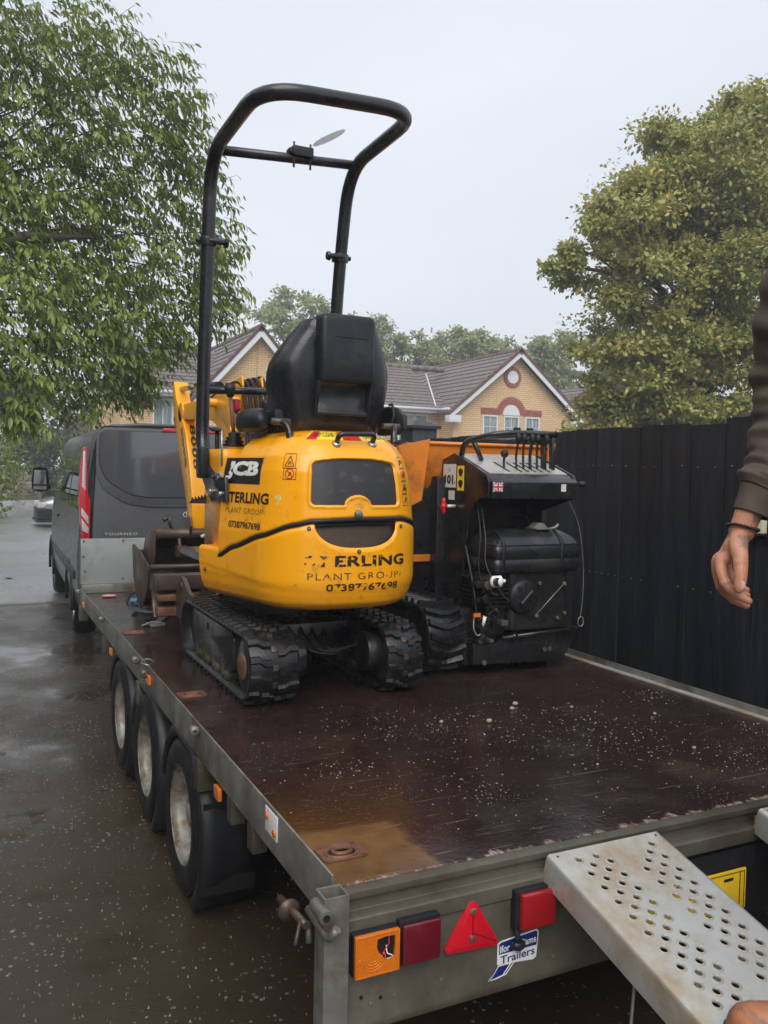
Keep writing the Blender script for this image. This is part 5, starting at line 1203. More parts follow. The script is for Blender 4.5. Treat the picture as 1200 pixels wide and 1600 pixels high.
m = MB(); m.box(.215, .30, 3.30, 3.325, z, z+.012); m.box(.20, .28, 3.36, 3.385, z, z+.015); m.tube([(.17, 3.34, z+.004), (.24, 3.37, z+.02), (.31, 3.36, z+.006)], .006, 6); m.build('ratchet', 'galvanised', s1, bevel=.003)
m = MB(); m.tube([(.26, 4.26, z+.014), (.30, 4.23, z+.014)], .02, 12); m.build('cable_reel', 'hi_vis_blue', s1, bevel=.004)
m = MB(); m.tube(bezier([(.24, 4.3, z), (.28, 4.36, z+.05), (.36, 4.32, z+.06), (.40, 4.2, z+.02), (.46, 4.22, z)]), .008, 8); m.build('cord', 'black_plastic', s1)
pk = thing('pink_rag', (.16, 4.62, ZD), 'small pink scrap lying by the far left corner of the deck', 'rag')
m = MB(); m.sphere((.165, 4.62, z+.004), .055, .04, .008, 10, 6); m.build('scrap', simple('pink', (.62, .23, .2), .6).name, pk)
sts = [(1.03, .955, .014), (.86, 1.02, .010), (1.26, 1.12, .014), (1.21, 1.07, .012), (1.45, 1.0, .009), (.93, .83, .005), (1.52, .42, .01), (1.3, .62, .006), (1.1, .42, .006), (1.7, .8, .009)]
labs = ['small buff stone on the deck behind the crawler tracks, left of its pair', 'tiny pebble on the deck nearest the plywood joint', 'larger tan stone on the deck beneath the dumper engine', 'tan pebble just in front of the larger tan stone', 'flat grey chip on the deck behind the dumper', 'tiny pale pebble in the middle of the deck', 'pale flat stone on the right of the deck', 'speck of gravel between the ramps and the machines', 'speck of gravel near the punched ramp', 'brown chip near the right-hand rail']
for (x_, y_, r_), lab in zip(sts, labs):
    m = MB(); m.sphere((x_, y_, ZD+r_*.55), r_*.9, r_*.7, r_*.55, 9, 6); m.v = [(a+random.uniform(-1, 1)*r_*.12, b_+random.uniform(-1, 1)*r_*.12, c_+random.uniform(-1, 1)*r_*.08) for a, b_, c_ in m.v]
    o = m.build('stone', 'stone'); tag(o, lab, 'stone', 'loose stones on the deck')
# loose grit, too fine to count
g = MB(); rg = random.Random(11)
cl_ = [(rg.uniform(.3, 2.0), rg.uniform(.1, 1.2), rg.uniform(.06, .3)) for _ in range(22)]
for k in range(1500):
    q_ = rg.choice(cl_); x_, y_ = rg.gauss(q_[0], q_[2]*1.3), rg.gauss(q_[1], q_[2]*.8)
    if not (.06 < x_ < 2.0 and .02 < y_): continue
    if y_ > 1.6: continue
    if x_ < .36 and y_ < .3: continue
    s = rg.choice([.0009, .0012, .0015, .002, .0028]); a = rg.uniform(0, 6.28); ca, sa = math.cos(a)*s, math.sin(a)*s
    g.add([(x_-ca*1.6, y_-sa*1.6, ZD), (x_+sa, y_-ca, ZD), (x_+ca*1.5, y_+sa*1.5, ZD), (x_-sa, y_+ca, ZD), (x_, y_, ZD+s*.9)], [(0, 1, 4), (1, 2, 4), (2, 3, 4), (3, 0, 4)])
o = g.build('deck_grit', simple('grit', (.26, .215, .17), .6, 0, .4, 90).name, recalc=False); tag(o, 'fine pale grit scattered over the rear of the dark deck', 'grit', kind='stuff')
g = MB(); rg = random.Random(12)
cl_ = [(rg.uniform(-2.2, .6), rg.uniform(-.6, 6), rg.uniform(.12, .6)) for _ in range(46)]
for k in range(5200):
    q_ = rg.choice(cl_); x_, y_ = rg.gauss(q_[0], q_[2]), rg.gauss(q_[1], q_[2]*1.3)
    if k % 4 == 0: x_, y_ = rg.uniform(-2, .8), rg.uniform(-.5, 5)
    s = rg.choice([.001, .0014, .0018, .0024, .0032]); a = rg.uniform(0, 6.28); ca, sa = math.cos(a)*s, math.sin(a)*s
    g.add([(x_-ca*1.5, y_-sa*1.5, -.008), (x_+sa, y_-ca, -.008), (x_+ca*1.5, y_+sa*1.5, -.008), (x_-sa, y_+ca, -.008), (x_, y_, s*.8)], [(0, 1, 4), (1, 2, 4), (2, 3, 4), (3, 0, 4)])
o = g.build('drive_grit', 'grit', recalc=False); tag(o, 'pale gravel specks scattered over the wet dark driveway', 'gravel', kind='stuff')
# ================================================================ the van
def glass_mat(name, col, clear, rough=.03):
    m, nt, b, out = new_mat(name); b.inputs['Base Color'].default_value = (*col, 1); b.inputs['Roughness'].default_value = rough; b.inputs['Specular IOR Level'].default_value = 1; b.inputs['Coat Weight'].default_value = 1; b.inputs['Coat Roughness'].default_value = .02
    t = N(nt, 'BsdfTransparent'); t.inputs[0].default_value = (.5, .52, .55, 1); mx = N(nt, 'MixShader'); mx.inputs[0].default_value = 1-clear
    nt.links.new(t.outputs[0], mx.inputs[1]); nt.links.new(b.outputs[0], mx.inputs[2]); nt.links.new(mx.outputs[0], out.inputs[0])
    v = coords(nt); bump(nt, b, noise(nt, v, 90, 3), .12, .002)
glass_mat('tinted_glass', (.085, .092, .105), .15)
simple('van_grey', (.085, .087, .093), .34, .0, .05, 30, dirt=(.07, .068, .065), dirtamt=.2, dirtscale=2, bumpd=.0004, bscale=160, coat=.2, spec=.4)
simple('lamp_red', (.5, .01, .018), .12, 0, .1, 60, coat=.8)
simple('lamp_clear', (.62, .60, .60), .15, .3, .15, 70, coat=.6)
simple('chrome', (.75, .76, .78), .2, .3, .05, 20, bumpd=0)
V = thing('grey_van', (.10, 6.05, 0), 'dark grey passenger van with tinted rear window coupled to the front of the trailer', 'van')
va = R(-1.4); cva, sva = math.cos(va), math.sin(va)
def VT(x, yy, z): return (.10+x*cva-yy*sva, 6.05+x*sva+yy*cva, z)
VW, VH = 1.95, 2.03
def vring(yy, hw=1.0, top=1.0, bot=.30, lean=1.0, n=8, ztop=None):
    """cross-section of the body at yy; x measured from the left side"""
    zt = ztop or VH*top; c = VW/2; pr = [(.80, bot), (.93, bot+.06), (.965, bot+.22), (.975, .85), (.962, 1.05), (.945, 1.22), (.925, 1.40), (.895, 1.62), (.865, 1.80), (.835, 1.91), (.78, 1.975), (.68, 2.012), (.45, 2.03), (0, 2.035)]
    out = []
    for a, z in pr:
        zz = z if z < 1.2 else 1.2+(z-1.2)*(zt-1.2)/(2.035-1.2); out.append((a*hw, zz))
    ring = [(c+a, yy, z) for a, z in out[:-1]]+[(c, yy, out[-1][1])]+[(c-a, yy, z) for a, z in out[:-1]][::-1]
    return [VT(*p) for p in ring]
m = MB(); m.loft([vring(.075, .93, .975, .36), vring(.02, .965, .985, .33), vring(.005, .985, .992, .31), vring(.03, .998, .998), vring(.10), vring(2.2), vring(3.4), vring(3.55, 1, .99)]+[vring(3.75+.12*k, 1-.006*k, ztop=1.95-.115*k) for k in range(7)]+[vring(4.6, .95, ztop=1.19), vring(4.85, .90, ztop=1.10), vring(4.95, .82, ztop=.95)])
vb = m.build('body', 'van_grey', V)
def vprism(poly, y0, y1, name, mat, parent, bevel=0):
    m = MB(); m.prism(poly, y0, y1, 'y'); m.map(VT); return m.build(name, mat, parent, bevel=bevel)
# tailgate with its swept window
def rnd(pts, r, n=5): 
    P = [Vector((a, b_, 0)) for a, b_ in pts]; out = []
    for i in range(len(P)):
        a, b_, c = P[i-1], P[i], P[(i+1) % len(P)]; u_, v_ = (a-b_), (c-b_); d = min(r, u_.length*.45, v_.length*.45); A = b_+u_.normalized()*d; B = b_+v_.normalized()*d
        for k in range(n+1):
            t = k/n; q = A*(1-t)**2+b_*2*t*(1-t)+B*t*t; out.append((q.x, q.y))
    return out
tg = rnd([(.115, .95), (.125, 1.3), (.155, 1.75), (.19, 1.985), (1.76, 1.985), (1.795, 1.75), (1.825, 1.3), (1.835, .95), (1.80, .55), (.15, .55)], .05)
tgo = vprism(tg, -.022, .02, 'tailgate', 'van_grey', V, .012)
sw = rnd([(.155, 1.965), (.145, 1.60), (.20, 1.44), (.40, 1.31), (.62, 1.28), (1.33, 1.28), (1.55, 1.31), (1.75, 1.44), (1.805, 1.60), (1.795, 1.965)], .07, 6)
vprism(sw, -.034, -.021, 'window_surround', 'van_grey', tgo, .008)
win = rnd([(.185, 1.945), (.175, 1.66), (.235, 1.52), (.43, 1.395), (.60, 1.37), (1.35, 1.37), (1.52, 1.395), (1.715, 1.52), (1.775, 1.66), (1.765, 1.945)], .06, 6)
vprism(win, -.0405, -.0345, 'rear_window', 'tinted_glass', tgo)
m = MB(); m.tube([VT(a, -.035, b_) for a, b_ in win], .006, 6, closed=True); m.build('window_seal', 'black_plastic', tgo)
vprism([(.70, 1.952), (1.25, 1.952), (1.23, 1.985), (.72, 1.985)], -.045, -.03, 'brake_light', 'lamp_red', tgo, .005)
m = MB(); m.tube([VT(a, -.021, b_) for a, b_ in tg], .005, 6, closed=True); m.build('shut_line', 'dark_void', tgo)
for s in (0, 1):
    X = (lambda a: a) if s == 0 else (lambda a: VW-a)
    pts = [(.045, 1.80), (.072, 1.80), (.082, 1.50), (.085, 1.40), (.105, 1.34), (.100, 1.02), (.062, .93), (.035, .99), (.008, 1.35), (.018, 1.60)]
    tl = vprism([(X(a), b_) for a, b_ in pts], -.035, .06, 'tail_light', 'lamp_red', V, .008); tl['label'] = 'tall red and clear tail light'
    vprism([(X(a), b_) for a, b_ in ((.045, 1.765), (.060, 1.765), (.064, 1.42), (.032, 1.46))], -.039, -.03, 'clear_lens', 'lamp_clear', tl, .003)
    vprism([(X(a), b_) for a, b_ in ((.030, 1.28), (.088, 1.20), (.090, 1.13), (.028, 1.215))], -.039, -.03, 'clear_lens', 'lamp_clear', tl, .003)
    vprism([(X(a), b_) for a, b_ in ((.028, 1.19), (.090, 1.10), (.088, 1.05), (.038, 1.08))], -.039, -.03, 'clear_lens', 'lamp_clear', tl, .003)
ov = MB(); ov.add([VT(.975+.078*math.cos(a), -.0235, 1.215+.032*math.sin(a)) for a in np.linspace(0, 2*PI, 28, endpoint=False)]+[VT(.975+.078*math.cos(a), -.0295, 1.215+.032*math.sin(a)) for a in np.linspace(0, 2*PI, 28, endpoint=False)], [tuple(range(28)), tuple(range(28, 56))]+[(i, (i+1) % 28, 28+(i+1) % 28, 28+i) for i in range(28)])
bd = ov.build('oval_badge', 'chrome', tgo)
ov = MB(); ov.add([VT(.975+.069*math.cos(a), -.0302, 1.215+.025*math.sin(a)) for a in np.linspace(0, 2*PI, 28, endpoint=False)], [tuple(range(28))]); ov.build('badge_field', 'black_paint', bd)
letters('Ford', .925, 1.025, 1.200, 1.231, lambda a, b_: VT(a, -.031, b_), 'lettering', 'chrome', bd, .01, cut=0)
letters('TOURNEO', .22, .50, 1.035, 1.058, lambda a, b_: VT(a, -.026, b_), 'badge_letters', 'chrome', tgo, .0, 1.2, cut=0)
vprism([(.05, .36), (.04, .60), (1.91, .60), (1.90, .36)], -.12, .10, 'rear_bumper', 'black_plastic', V, .04)
# headrests and seats dimly seen through the glass
for xx in (.45, .975, 1.5):
    m = MB(); m.box(xx-.2, xx+.2, 1.0, 1.12, .7, 1.38); m.box(xx-.11, xx+.11, 1.02, 1.1, 1.42, 1.60); m.map(VT); m.build('rear_seat', 'black_plastic', V, bevel=.03)
# left side: windows, panel lines, sill
for y0, y1 in ((.35, 1.35), (1.5, 2.5), (2.65, 3.55)):
    m = MB(); pts = [(VW/2-.975*1.0+.032, 1.25), (VW/2-.975+.055, 1.42), (VW/2-.975+.082, 1.62), (VW/2-.975+.103, 1.74)]
    for s in (0, 1):
        m = MB(); q = [(a-.004, z) if s == 0 else (VW-a+.004, z) for a, z in pts]; m.loft([[VT(a, yy, z) for a, z in q] for yy in (y0, y1)], closed=False)
        m.build('side_window', 'tinted_glass', V)
for yy in (.30, 1.42, 2.58, 3.62):
    m = MB(); m.loft([[VT(VW/2-a-.0015, yy+d, z) for a, z in ((.965, .52), (.975, .85), (.962, 1.05), (.945, 1.22), (.925, 1.40), (.895, 1.62), (.865, 1.80))] for d in (-.004, .004)], closed=False); m.build('door_gap', 'dark_void', V)
m = MB(); m.box(.0-.01, .03, 2.55, 2.75, 1.06, 1.09); m.map(VT); m.build('door_handle', 'black_plastic', V, bevel=.01)
m = MB(); m.box(-.012, .02, .3, 3.4, .62, .70); m.map(VT); m.build('rub_strip', 'black_plastic', V, bevel=.01)
# mirrors
for s in (-1, 1):
    xo = -.02 if s < 0 else VW+.02
    m = MB(); m.loft([[(xo+s*(.12+.10*a), 3.62+d, 1.46+.15*b_) for a, b_ in ((-.9, -.9), (0, -1.05), (.9, -.9), (1, 0), (.8, .95), (0, 1.05), (-.8, .95), (-1, 0))] for d in (0, .02, .10, .14)]); m.map(VT); mr = m.build('door_mirror', 'black_plastic', V, bevel=.012)
    m = MB(); m.box(min(xo, xo+s*.05)-.0, max(xo, xo+s*.05), 3.66, 3.72, 1.34, 1.40); m.map(VT); m.build('mirror_arm', 'black_plastic', mr)
    m = MB(); m.prism([(xo+s*.05, 1.40), (xo+s*.2, 1.40), (xo+s*.19, 1.575), (xo+s*.055, 1.575)], 3.612, 3.618, 'y'); m.map(VT); m.build('mirror_glass', simple('mirror', (.35, .37, .38), .06, 1, .02, 9, bumpd=0).name if s < 0 else 'mirror', mr)
    m = MB(); m.prism([(xo+s*.05, 1.335), (xo+s*.2, 1.335), (xo+s*.2, 1.38), (xo+s*.05, 1.38)], 3.612, 3.618, 'y'); m.map(VT); m.build('mirror_glass', 'mirror', mr)
# wheels and arches
for yy in (1.02, 3.95):
    for xx, s in ((.0, 1), (VW, -1)):
        m = MB(); m.lathe([(.20, s*.02), (.29, s*-.002), (.325, s*.02), (.335, s*.06), (.335, s*.17), (.32, s*.20), (.2, s*.2)], (0, 0, 0), 'x', 36); m.v = [VT(xx+a+s*.035, yy+b_, c_+.335) for a, b_, c_ in m.v]; wv_ = m.build('wheel', 'rubber', V)
        m = MB(); m.lathe([(.0, s*.03), (.06, s*.02), (.10, s*.04), (.17, s*.025), (.205, s*.01), (.212, s*.03)], (0, 0, 0), 'x', 24); m.v = [VT(xx+a+s*.035, yy+b_, c_+.335) for a, b_, c_ in m.v]; rm_ = m.build('rim', 'galvanised', wv_)
        for k in range(5):
            a = 2*PI*k/5; m = MB(); m.box(-.003, .02, -.02, .02, .05, .20, Matrix.Rotation(a, 4, 'X')); m.v = [VT(xx+s*(.045+p[0])-s*.0, yy+p[1], p[2]+.335) for p in m.v]; m.build('spoke', 'steel', rm_, bevel=.004)
        m = MB(); m.loft([[VT(xx+(-s*.004 if q else s*.03), yy+r*math.cos(a), .345+r*math.sin(a)) for q, r in ((1, .355), (1, .40), (0, .40), (0, .355))] for a in np.linspace(-.15, PI+.15, 20)]); m.build('wheel_arch', 'black_plastic', V)

# ================================================================ the parked car, nose showing past the van
Cc = thing('parked_car', (.88, 22.4, 0), 'silver car parked across the road, only its nose showing past the van', 'car')
m = MB(); 
st = [(.0, .25, .48, .55), (.03, .18, .60, .72), (.14, .17, .68, .80), (.5, .17, .78, .86), (1.0, .17, .86, .88), (1.2, .17, .92, .88), (1.9, .17, 1.38, .82), (2.3, .17, 1.46, .80), (3.2, .17, 1.44, .80), (3.9, .18, 1.1, .84), (4.15, .22, .95, .80), (4.25, .3, .7, .7)]
rings = []
for a, zb, zt, hw in st:
    c = 23.2; x = .88+a; zm = min(zt, .86)
    pr = [(hw*.82, zb), (hw, zb+.1), (hw*1.0, .55), (hw*.98, zm-.03), (hw*.94, zm)]+([(hw*.80, zt-.07), (hw*.68, zt)] if zt > .95 else [(hw*.85, zt), (hw*.6, zt+.015)])
    rings.append([(x, c-p, z) for p, z in pr]+[(x, c+p, z) for p, z in pr[::-1]])
m.loft(rings); m.build('body', simple('silver_paint', (.42, .43, .44), .22, .5, .05, 20, coat=.7, bumpd=0).name, Cc)
m = MB(); m.prism([(1.27, .95), (1.98, 1.40), (3.35, 1.38), (3.85, 1.0), (3.8, .93)], 22.35, 22.37, 'y'); m.prism([(1.27, .95), (1.98, 1.40), (3.35, 1.38), (3.85, 1.0), (3.8, .93)], 24.03, 24.05, 'y'); m.build('side_glass', 'tinted_glass', Cc)
m = MB(); m.box(.84, 1.06, 22.40, 22.52, .52, .66); m.box(.84, 1.06, 23.88, 24.0, .52, .66); m.build('headlight', 'lamp_clear', Cc, bevel=.02)
m = MB(); m.box(.80, 1.3, 22.36, 24.04, .13, .19); m.box(.85, 1.28, 22.37, 24.03, .2, .5); m.build('front_bumper', 'black_plastic', Cc, bevel=.02)
for xx in (1.65, 4.3-.0-.05+.0):
    for yy, s in ((22.36, 1), (24.04, -1)):
        m = MB(); m.lathe([(.0, s*.03), (.17, s*.02), (.2, s*0), (.3, s*-.004), (.315, s*.03), (.315, s*.18), (.0, s*.2)], (xx, yy, .315), 'y', 24); m.build('wheel', 'rubber', Cc)

# ================================================================ gate, wooden fence, hedges
G = thing('field_gate', (1.1, 37.5, 0), 'weathered five-bar wooden gate beyond the road at the far left', 'gate')
gx0, gx1, gy, gz0 = .35, 1.75, 37.5, .28
for k in range(5):
    m = MB(); m.box(gx0, gx1, gy-.02, gy+.02, gz0+.08+.19*k, gz0+.17+.19*k); m.build('rail', 'weathered_wood', G)
for xx in (gx0-.04, gx1-.04, (gx0+gx1)/2):
    m = MB(); m.box(xx, xx+.08, gy-.045, gy-.021, gz0, gz0+1.05); m.build('stile', 'weathered_wood', G)
m = MB(); m.tube([(gx0, gy-.06, gz0+.1), (gx1, gy-.06, gz0+.95)], .035, 4); m.build('brace', 'weathered_wood', G)
m = MB(); m.tube([(gx0, gy-.06, gz0+.95), (gx1, gy-.06, gz0+.1)], .035, 4); m.build('brace', 'weathered_wood', G)
for xx in (gx0-.2, gx1+.08):
    m = MB(); m.box(xx, xx+.14, gy-.07, gy+.07, -.1, 1.5); m.build('gate_post', 'weathered_wood', G, bevel=.01)
W_ = thing('panel_fence', (4.0, 33.5, 0), 'pale weathered wooden panel fence half hidden behind the van and its mirror', 'fence')
for k in range(34):
    m = MB(); x0 = 2.35+k*.15; tz = 1.75+.02*random.random(); m.box(x0, x0+.135, 33.5-random.random()*.02, 33.53, 0, tz+min(.5, k*.05)); m.build('board', 'weathered_wood', W_)

# ================================================================ houses
def brick_mat():
    m, nt, b, out = new_mat('buff_brick'); g = nt.nodes.new('ShaderNodeTexCoord'); s = N(nt, 'SeparateXYZ'); nt.links.new(g.outputs['Object'], s.inputs[0])
    ad = N(nt, 'Math', operation='ADD'); nt.links.new(s.outputs[0], ad.inputs[0]); nt.links.new(s.outputs[1], ad.inputs[1])
    cmb = N(nt, 'CombineXYZ'); nt.links.new(ad.outputs[0], cmb.inputs[0]); nt.links.new(s.outputs[2], cmb.inputs[1])
    br = nt.nodes.new('ShaderNodeTexBrick'); nt.links.new(cmb.outputs[0], br.inputs['Vector'])
    br.inputs['Scale'].default_value = 1; br.inputs['Brick Width'].default_value = .225; br.inputs['Row Height'].default_value = .075; br.inputs['Mortar Size'].default_value = .0085; br.inputs['Mortar Smooth'].default_value = .3
    br.inputs['Color1'].default_value = (.80, .57, .32, 1); br.inputs['Color2'].default_value = (.70, .47, .25, 1); br.inputs['Mortar'].default_value = (.27, .18, .11, 1)
    c = mixc(nt, ramp(nt, noise(nt, g.outputs['Object'], .8, 6), [(.35, g3(0)), (.7, g3(.45))]), br.outputs['Color'], (.58, .38, .20, 1))
    nt.links.new(c, b.inputs['Base Color']); b.inputs['Roughness'].default_value = .85; bump(nt, b, br.outputs['Fac'], -.5, .01)
brick_mat()
simple('red_brick', (.30, .10, .075), .8, 0, .3, 9)
simple('roof_tile', (.17, .135, .13), .6, 0, .25, 5, dirt=(.17, .15, .125), dirtamt=.4, dirtscale=3)
simple('verge_tile', (.135, .07, .06), .65, 0, .3, 8)
simple('upvc', (.68, .70, .72), .35, 0, .03, 3, bumpd=0)
m_, nt_, b_p, o_p = new_mat('window_glass'); v_ = coords(nt_)
nt_.links.new(ramp(nt_, noise(nt_, coords(nt_, (6, 6, .6)), 3, 3), [(.35, (.12, .16, .17)), (.6, (.30, .36, .36))]), b_p.inputs['Base Color']); b_p.inputs['Roughness'].default_value = .08
def roof(p0, ux, vx, L_, H_, name, mat, parent, course=.30, wave=.20, clip=None):
    """tiled slope: p0 eave corner, ux along the eave, vx up the slope; each tile course stands proud of the next"""
    p0, ux, vx = Vector(p0), Vector(ux).normalized(), Vector(vx).normalized(); nn = ux.cross(vx); nn = nn if nn.z > 0 else -nn
    nx = max(2, int(L_/wave*6)); rows_ = int(math.ceil(H_/course)); m = MB()
    for r_ in range(rows_):
        v0, v1 = r_*course, min(H_, (r_+1)*course)+.02
        vs = []
        for vv, h in ((v0, -.02), (v0, .035), (v1, .004)):
            for i in range(nx+1):
                uu = L_*i/nx; hh = h+(.022*abs(math.sin(PI*uu/wave)) if h > -.01 else 0)
                cl = clip(uu, vv) if clip else uu
                vs.append(tuple(p0+ux*(cl)+vx*vv+nn*hh))
        k = nx+1; m.add(vs, [(a*k+i, a*k+i+1, (a+1)*k+i+1, (a+1)*k+i) for a in (0, 1) for i in range(nx)], False)
    o = m.build(name, mat, parent, recalc=False); return o
def window(x0, x1, z0, z1, yw, parent, mull=1, trans=2, name='window'):
    m = MB(); f = .05
    for a in ((x0, x1, z0, z0+f), (x0, x1, z1-f, z1), (x0, x0+f, z0+f, z1-f), (x1-f, x1, z0+f, z1-f)): m.box(a[0], a[1], yw-.05, yw+.02, a[2], a[3])
    w_ = m.build(name, 'upvc', parent)
    m = MB(); m.box(x0+f, x1-f, yw-.012, yw, z0+f, z1-f); m.build('pane', 'window_glass', w_)
    m = MB()
    for i in range(1, mull+1): xx = x0+(x1-x0)*i/(mull+1); m.box(xx-.012, xx+.012, yw-.03, yw-.013, z0+f, z1-f)
    for i in range(1, trans+1): zz = z0+(z1-z0)*i/(trans+1); m.box(x0+f, x1-f, yw-.028, yw-.0135, zz-.012, zz+.012)
    if mull+trans: m.build('glazing_bar', 'upvc', w_)
    m = MB(); m.box(x0-.04, x1+.04, yw-.09, yw-.051, z0-.05, z0); m.build('sill', 'upvc', w_)
    return w_
HA = thing('brick_house', (17.7, 25.5, 0), 'buff brick house with a round gable vent and three windows under a red brick arch', 'house')
GY = 25.5; ze, za = 3.98, 6.16; xa, xl, xr = 17.86, 15.18, 20.45
m = MB(); m.prism([(xl, -.2), (xr, -.2), (xr, ze), (xa, za), (xl, ze)], GY, 34, 'y'); m.build('wall', 'buff_brick', HA)
m = MB(); m.box(10.4, xl, 26.55, 33.5, -.2, 4.0); m.build('wall', 'buff_brick', HA)
sl_ = (za+.10-(ze-.0))/(xa-xl)
for s in (-1, 1):
    xe = xa+s*(xa-xl+.34); zl = za+.12-abs(xe-xa)*(za-ze)/(xa-xl)
    up = Vector((xa-xe, 0, za+.14-zl)); roof((xe, GY-.32, zl), (0, 1, 0), up, 8.8, up.length, 'roof', 'roof_tile', HA, .30, .22)
    m = MB(); L_ = up.length; d = up.normalized(); nrm = Vector((-d.z, 0, d.x)) if s > 0 else Vector((d.z, 0, -d.x))
    def q(t, h): p = Vector((xe, 0, zl))+d*t+Vector((0, 0, 1))*h; return (p.x, p.z)
    m.prism([q(0, -.06), q(L_, -.06), q(L_, -.26), q(.12, -.24)], GY-.34, GY-.30, 'y'); m.build('bargeboard', 'upvc', HA)
    m = MB(); m.prism([q(-.03, -.06), q(L_, -.06), q(L_, .05), q(-.03, .05)], GY-.36, GY-.28, 'y')
    for k in range(int(L_/.3)):
        a = .3*k; m.prism([q(a, .03), q(a+.28, .03), q(a+.28, .06), q(a, .085)], GY-.37, GY-.20, 'y')
    m.build('verge', 'verge_tile', HA)
    m = MB(); x0 = min(xe-.02, xe+s*-.48); m.box(x0, x0+.5, GY-.335, GY-.01, zl-.33, zl-.08); m.build('box_end', 'upvc', HA, bevel=.01)
m = MB(); 
for k in range(28): m.cyl((xa, GY-.36+.31*k, za+.10), (xa, GY-.36+.31*k+.30, za+.10), .13, 8)
m.build('ridge', 'verge_tile', HA)
# main range to the left: slope towards us
roof((10.1, 26.15, 4.02), (1, 0, 0), (0, 3.4, 1.83), 5.35, 3.9, 'roof', 'roof_tile', HA, .30, .20)
m = MB(); 
for k in range(17): m.cyl((10.1+.41*k, 29.65, 5.93), (10.1+.41*k+.40, 29.65, 5.93), .12, 8)
m.build('ridge', 'roof_tile', HA)
m = MB(); m.box(10.1, 15.0, 26.10, 26.18, 3.86, 4.0); m.box(10.1, 15.0, 26.18, 26.55, 3.86, 3.885); m.build('fascia', 'upvc', HA)
m = MB(); m.tube([(10.1, 26.04, 3.99), (15.1, 26.04, 3.98)], .055, 8); m.tube([(xl-.30, 25.3, 3.97), (xl-.30, 26.1, 3.97)], .055, 8); m.tube([(12.95, 26.1, 3.95), (12.98, 26.48, 3.7), (12.98, 26.48, 0)], .04, 8); m.build('gutter', 'upvc', HA)
m = MB(); m.tube([(xl-.30, 26.3, 4.12), (xl+.6, 28.8, 5.6)], .03, 6); m.build('valley_strip', 'upvc', HA)
m = MB(); m.cyl((17.70, GY-.002, 5.30), (17.70, GY-.05, 5.30), .385, 24); vr = m.build('round_vent', 'red_brick', HA)
m = MB(); m.cyl((17.70, GY-.051, 5.30), (17.70, GY-.07, 5.30), .24, 24); m.build('vent_disc', 'upvc', vr)
for k in range(18):
    a = 2*PI*k/18; m = MB(); m.box(-.03, .03, -.01, .0, .26, .375, Matrix.Translation((17.70, GY-.051, 5.30)) @ Matrix.Rotation(a, 4, 'Y')); m.build('ring_brick', 'red_brick', vr)
window(16.42, 17.08, 2.55, 3.83, GY, HA, 1, 2); window(17.36, 18.04, 2.55, 3.83, GY, HA, 1, 2); window(18.33, 18.99, 2.55, 3.83, GY, HA, 1, 2)
for xx0, xx1 in ((16.34, 17.22), (18.2, 19.1)):
    for k in range(11):
        m = MB(); w_ = (xx1-xx0)/11; m.box(xx0+w_*k+.006, xx0+w_*(k+1)-.006, GY-.02, GY, 3.86, 4.10); m.build('lintel_brick', 'red_brick', HA)
for k in range(17):
    a = PI*(k+.5)/17; m = MB(); m.box(-.042, .042, -.022, 0, .40, .66, Matrix.Translation((17.70, GY, 3.90)) @ Matrix.Rotation(PI/2-a, 4, 'Y')); m.build('arch_brick', 'red_brick', HA)
m = MB(); m.prism([(17.70+.37*math.cos(a), 3.87+.37*math.sin(a)) for a in np.linspace(0, PI, 16)], GY-.03, GY, 'y'); m.build('fanlight', 'upvc', HA)
window(13.42, 14.08, 2.5, 3.8, 26.55, HA, 1, 2); window(14.12, 14.66, 2.5, 3.8, 26.55, HA, 1, 2); window(12.2, 12.8, 2.5, 3.8, 26.55, HA)
HB = thing('brick_house', (7.6, 25, 0), 'buff brick house with a tall plain gable behind the excavator seat and roll bar', 'house')
xa, GY, za, ze = 7.6, 25.0, 6.02, 4.0; hw = 1.95
m = MB(); m.prism([(xa-hw, -.2), (xa+hw, -.2), (xa+hw, ze-.1), (xa, za), (xa-hw, ze-.1)], GY, 32, 'y'); m.build('wall', 'buff_brick', HB)
m = MB(); m.box(3.4, xa-hw, 25.6, 32, -.2, 4.05); m.build('wall', 'buff_brick', HB)
for s in (-1, 1):
    xe = xa+s*(hw+.3); zl = za+.12-abs(xe-xa)*1.10
    up = Vector((xa-xe, 0, za+.14-zl)); roof((xe, GY-.3, zl), (0, 1, 0), up, 7.0, up.length, 'roof', 'roof_tile', HB, .30, .22)
    d = up.normalized(); L_ = up.length
    def q(t, h): p = Vector((xe, 0, zl))+d*t+Vector((0, 0, 1))*h; return (p.x, p.z)
    m = MB(); m.prism([q(0, -.06), q(L_, -.06), q(L_, -.30), q(.12, -.28)], GY-.32, GY-.28, 'y'); m.build('bargeboard', 'upvc', HB)
    m = MB(); m.prism([q(-.03, -.06), q(L_, -.06), q(L_, .05), q(-.03, .05)], GY-.34, GY-.26, 'y')
    for k in range(int(L_/.3)):
        a = .3*k; m.prism([q(a, .03), q(a+.28, .03), q(a+.28, .07), q(a, .10)], GY-.36, GY-.16, 'y')
    m.build('verge', 'verge_tile', HB)
m = MB(); 
for k in range(22): m.cyl((xa, GY-.34+.31*k, za+.12), (xa, GY-.34+.31*k+.30, za+.12), .13, 8)
m.build('ridge', 'verge_tile', HB)
m = MB(); m.box(xa-.05, xa-.038, GY-.004, GY+.01, 3.9, 5.7); m.build('movement_joint', 'dark_void', HB)
roof((3.1, 25.2, 4.02), (1, 0, 0), (0, 3.2, 1.72), 3.9, 3.6, 'roof', 'roof_tile', HB, .30, .20)
m = MB(); 
for k in range(9): m.cyl((3.1+.41*k, 28.4, 5.76), (3.1+.41*k+.40, 28.4, 5.76), .12, 8)
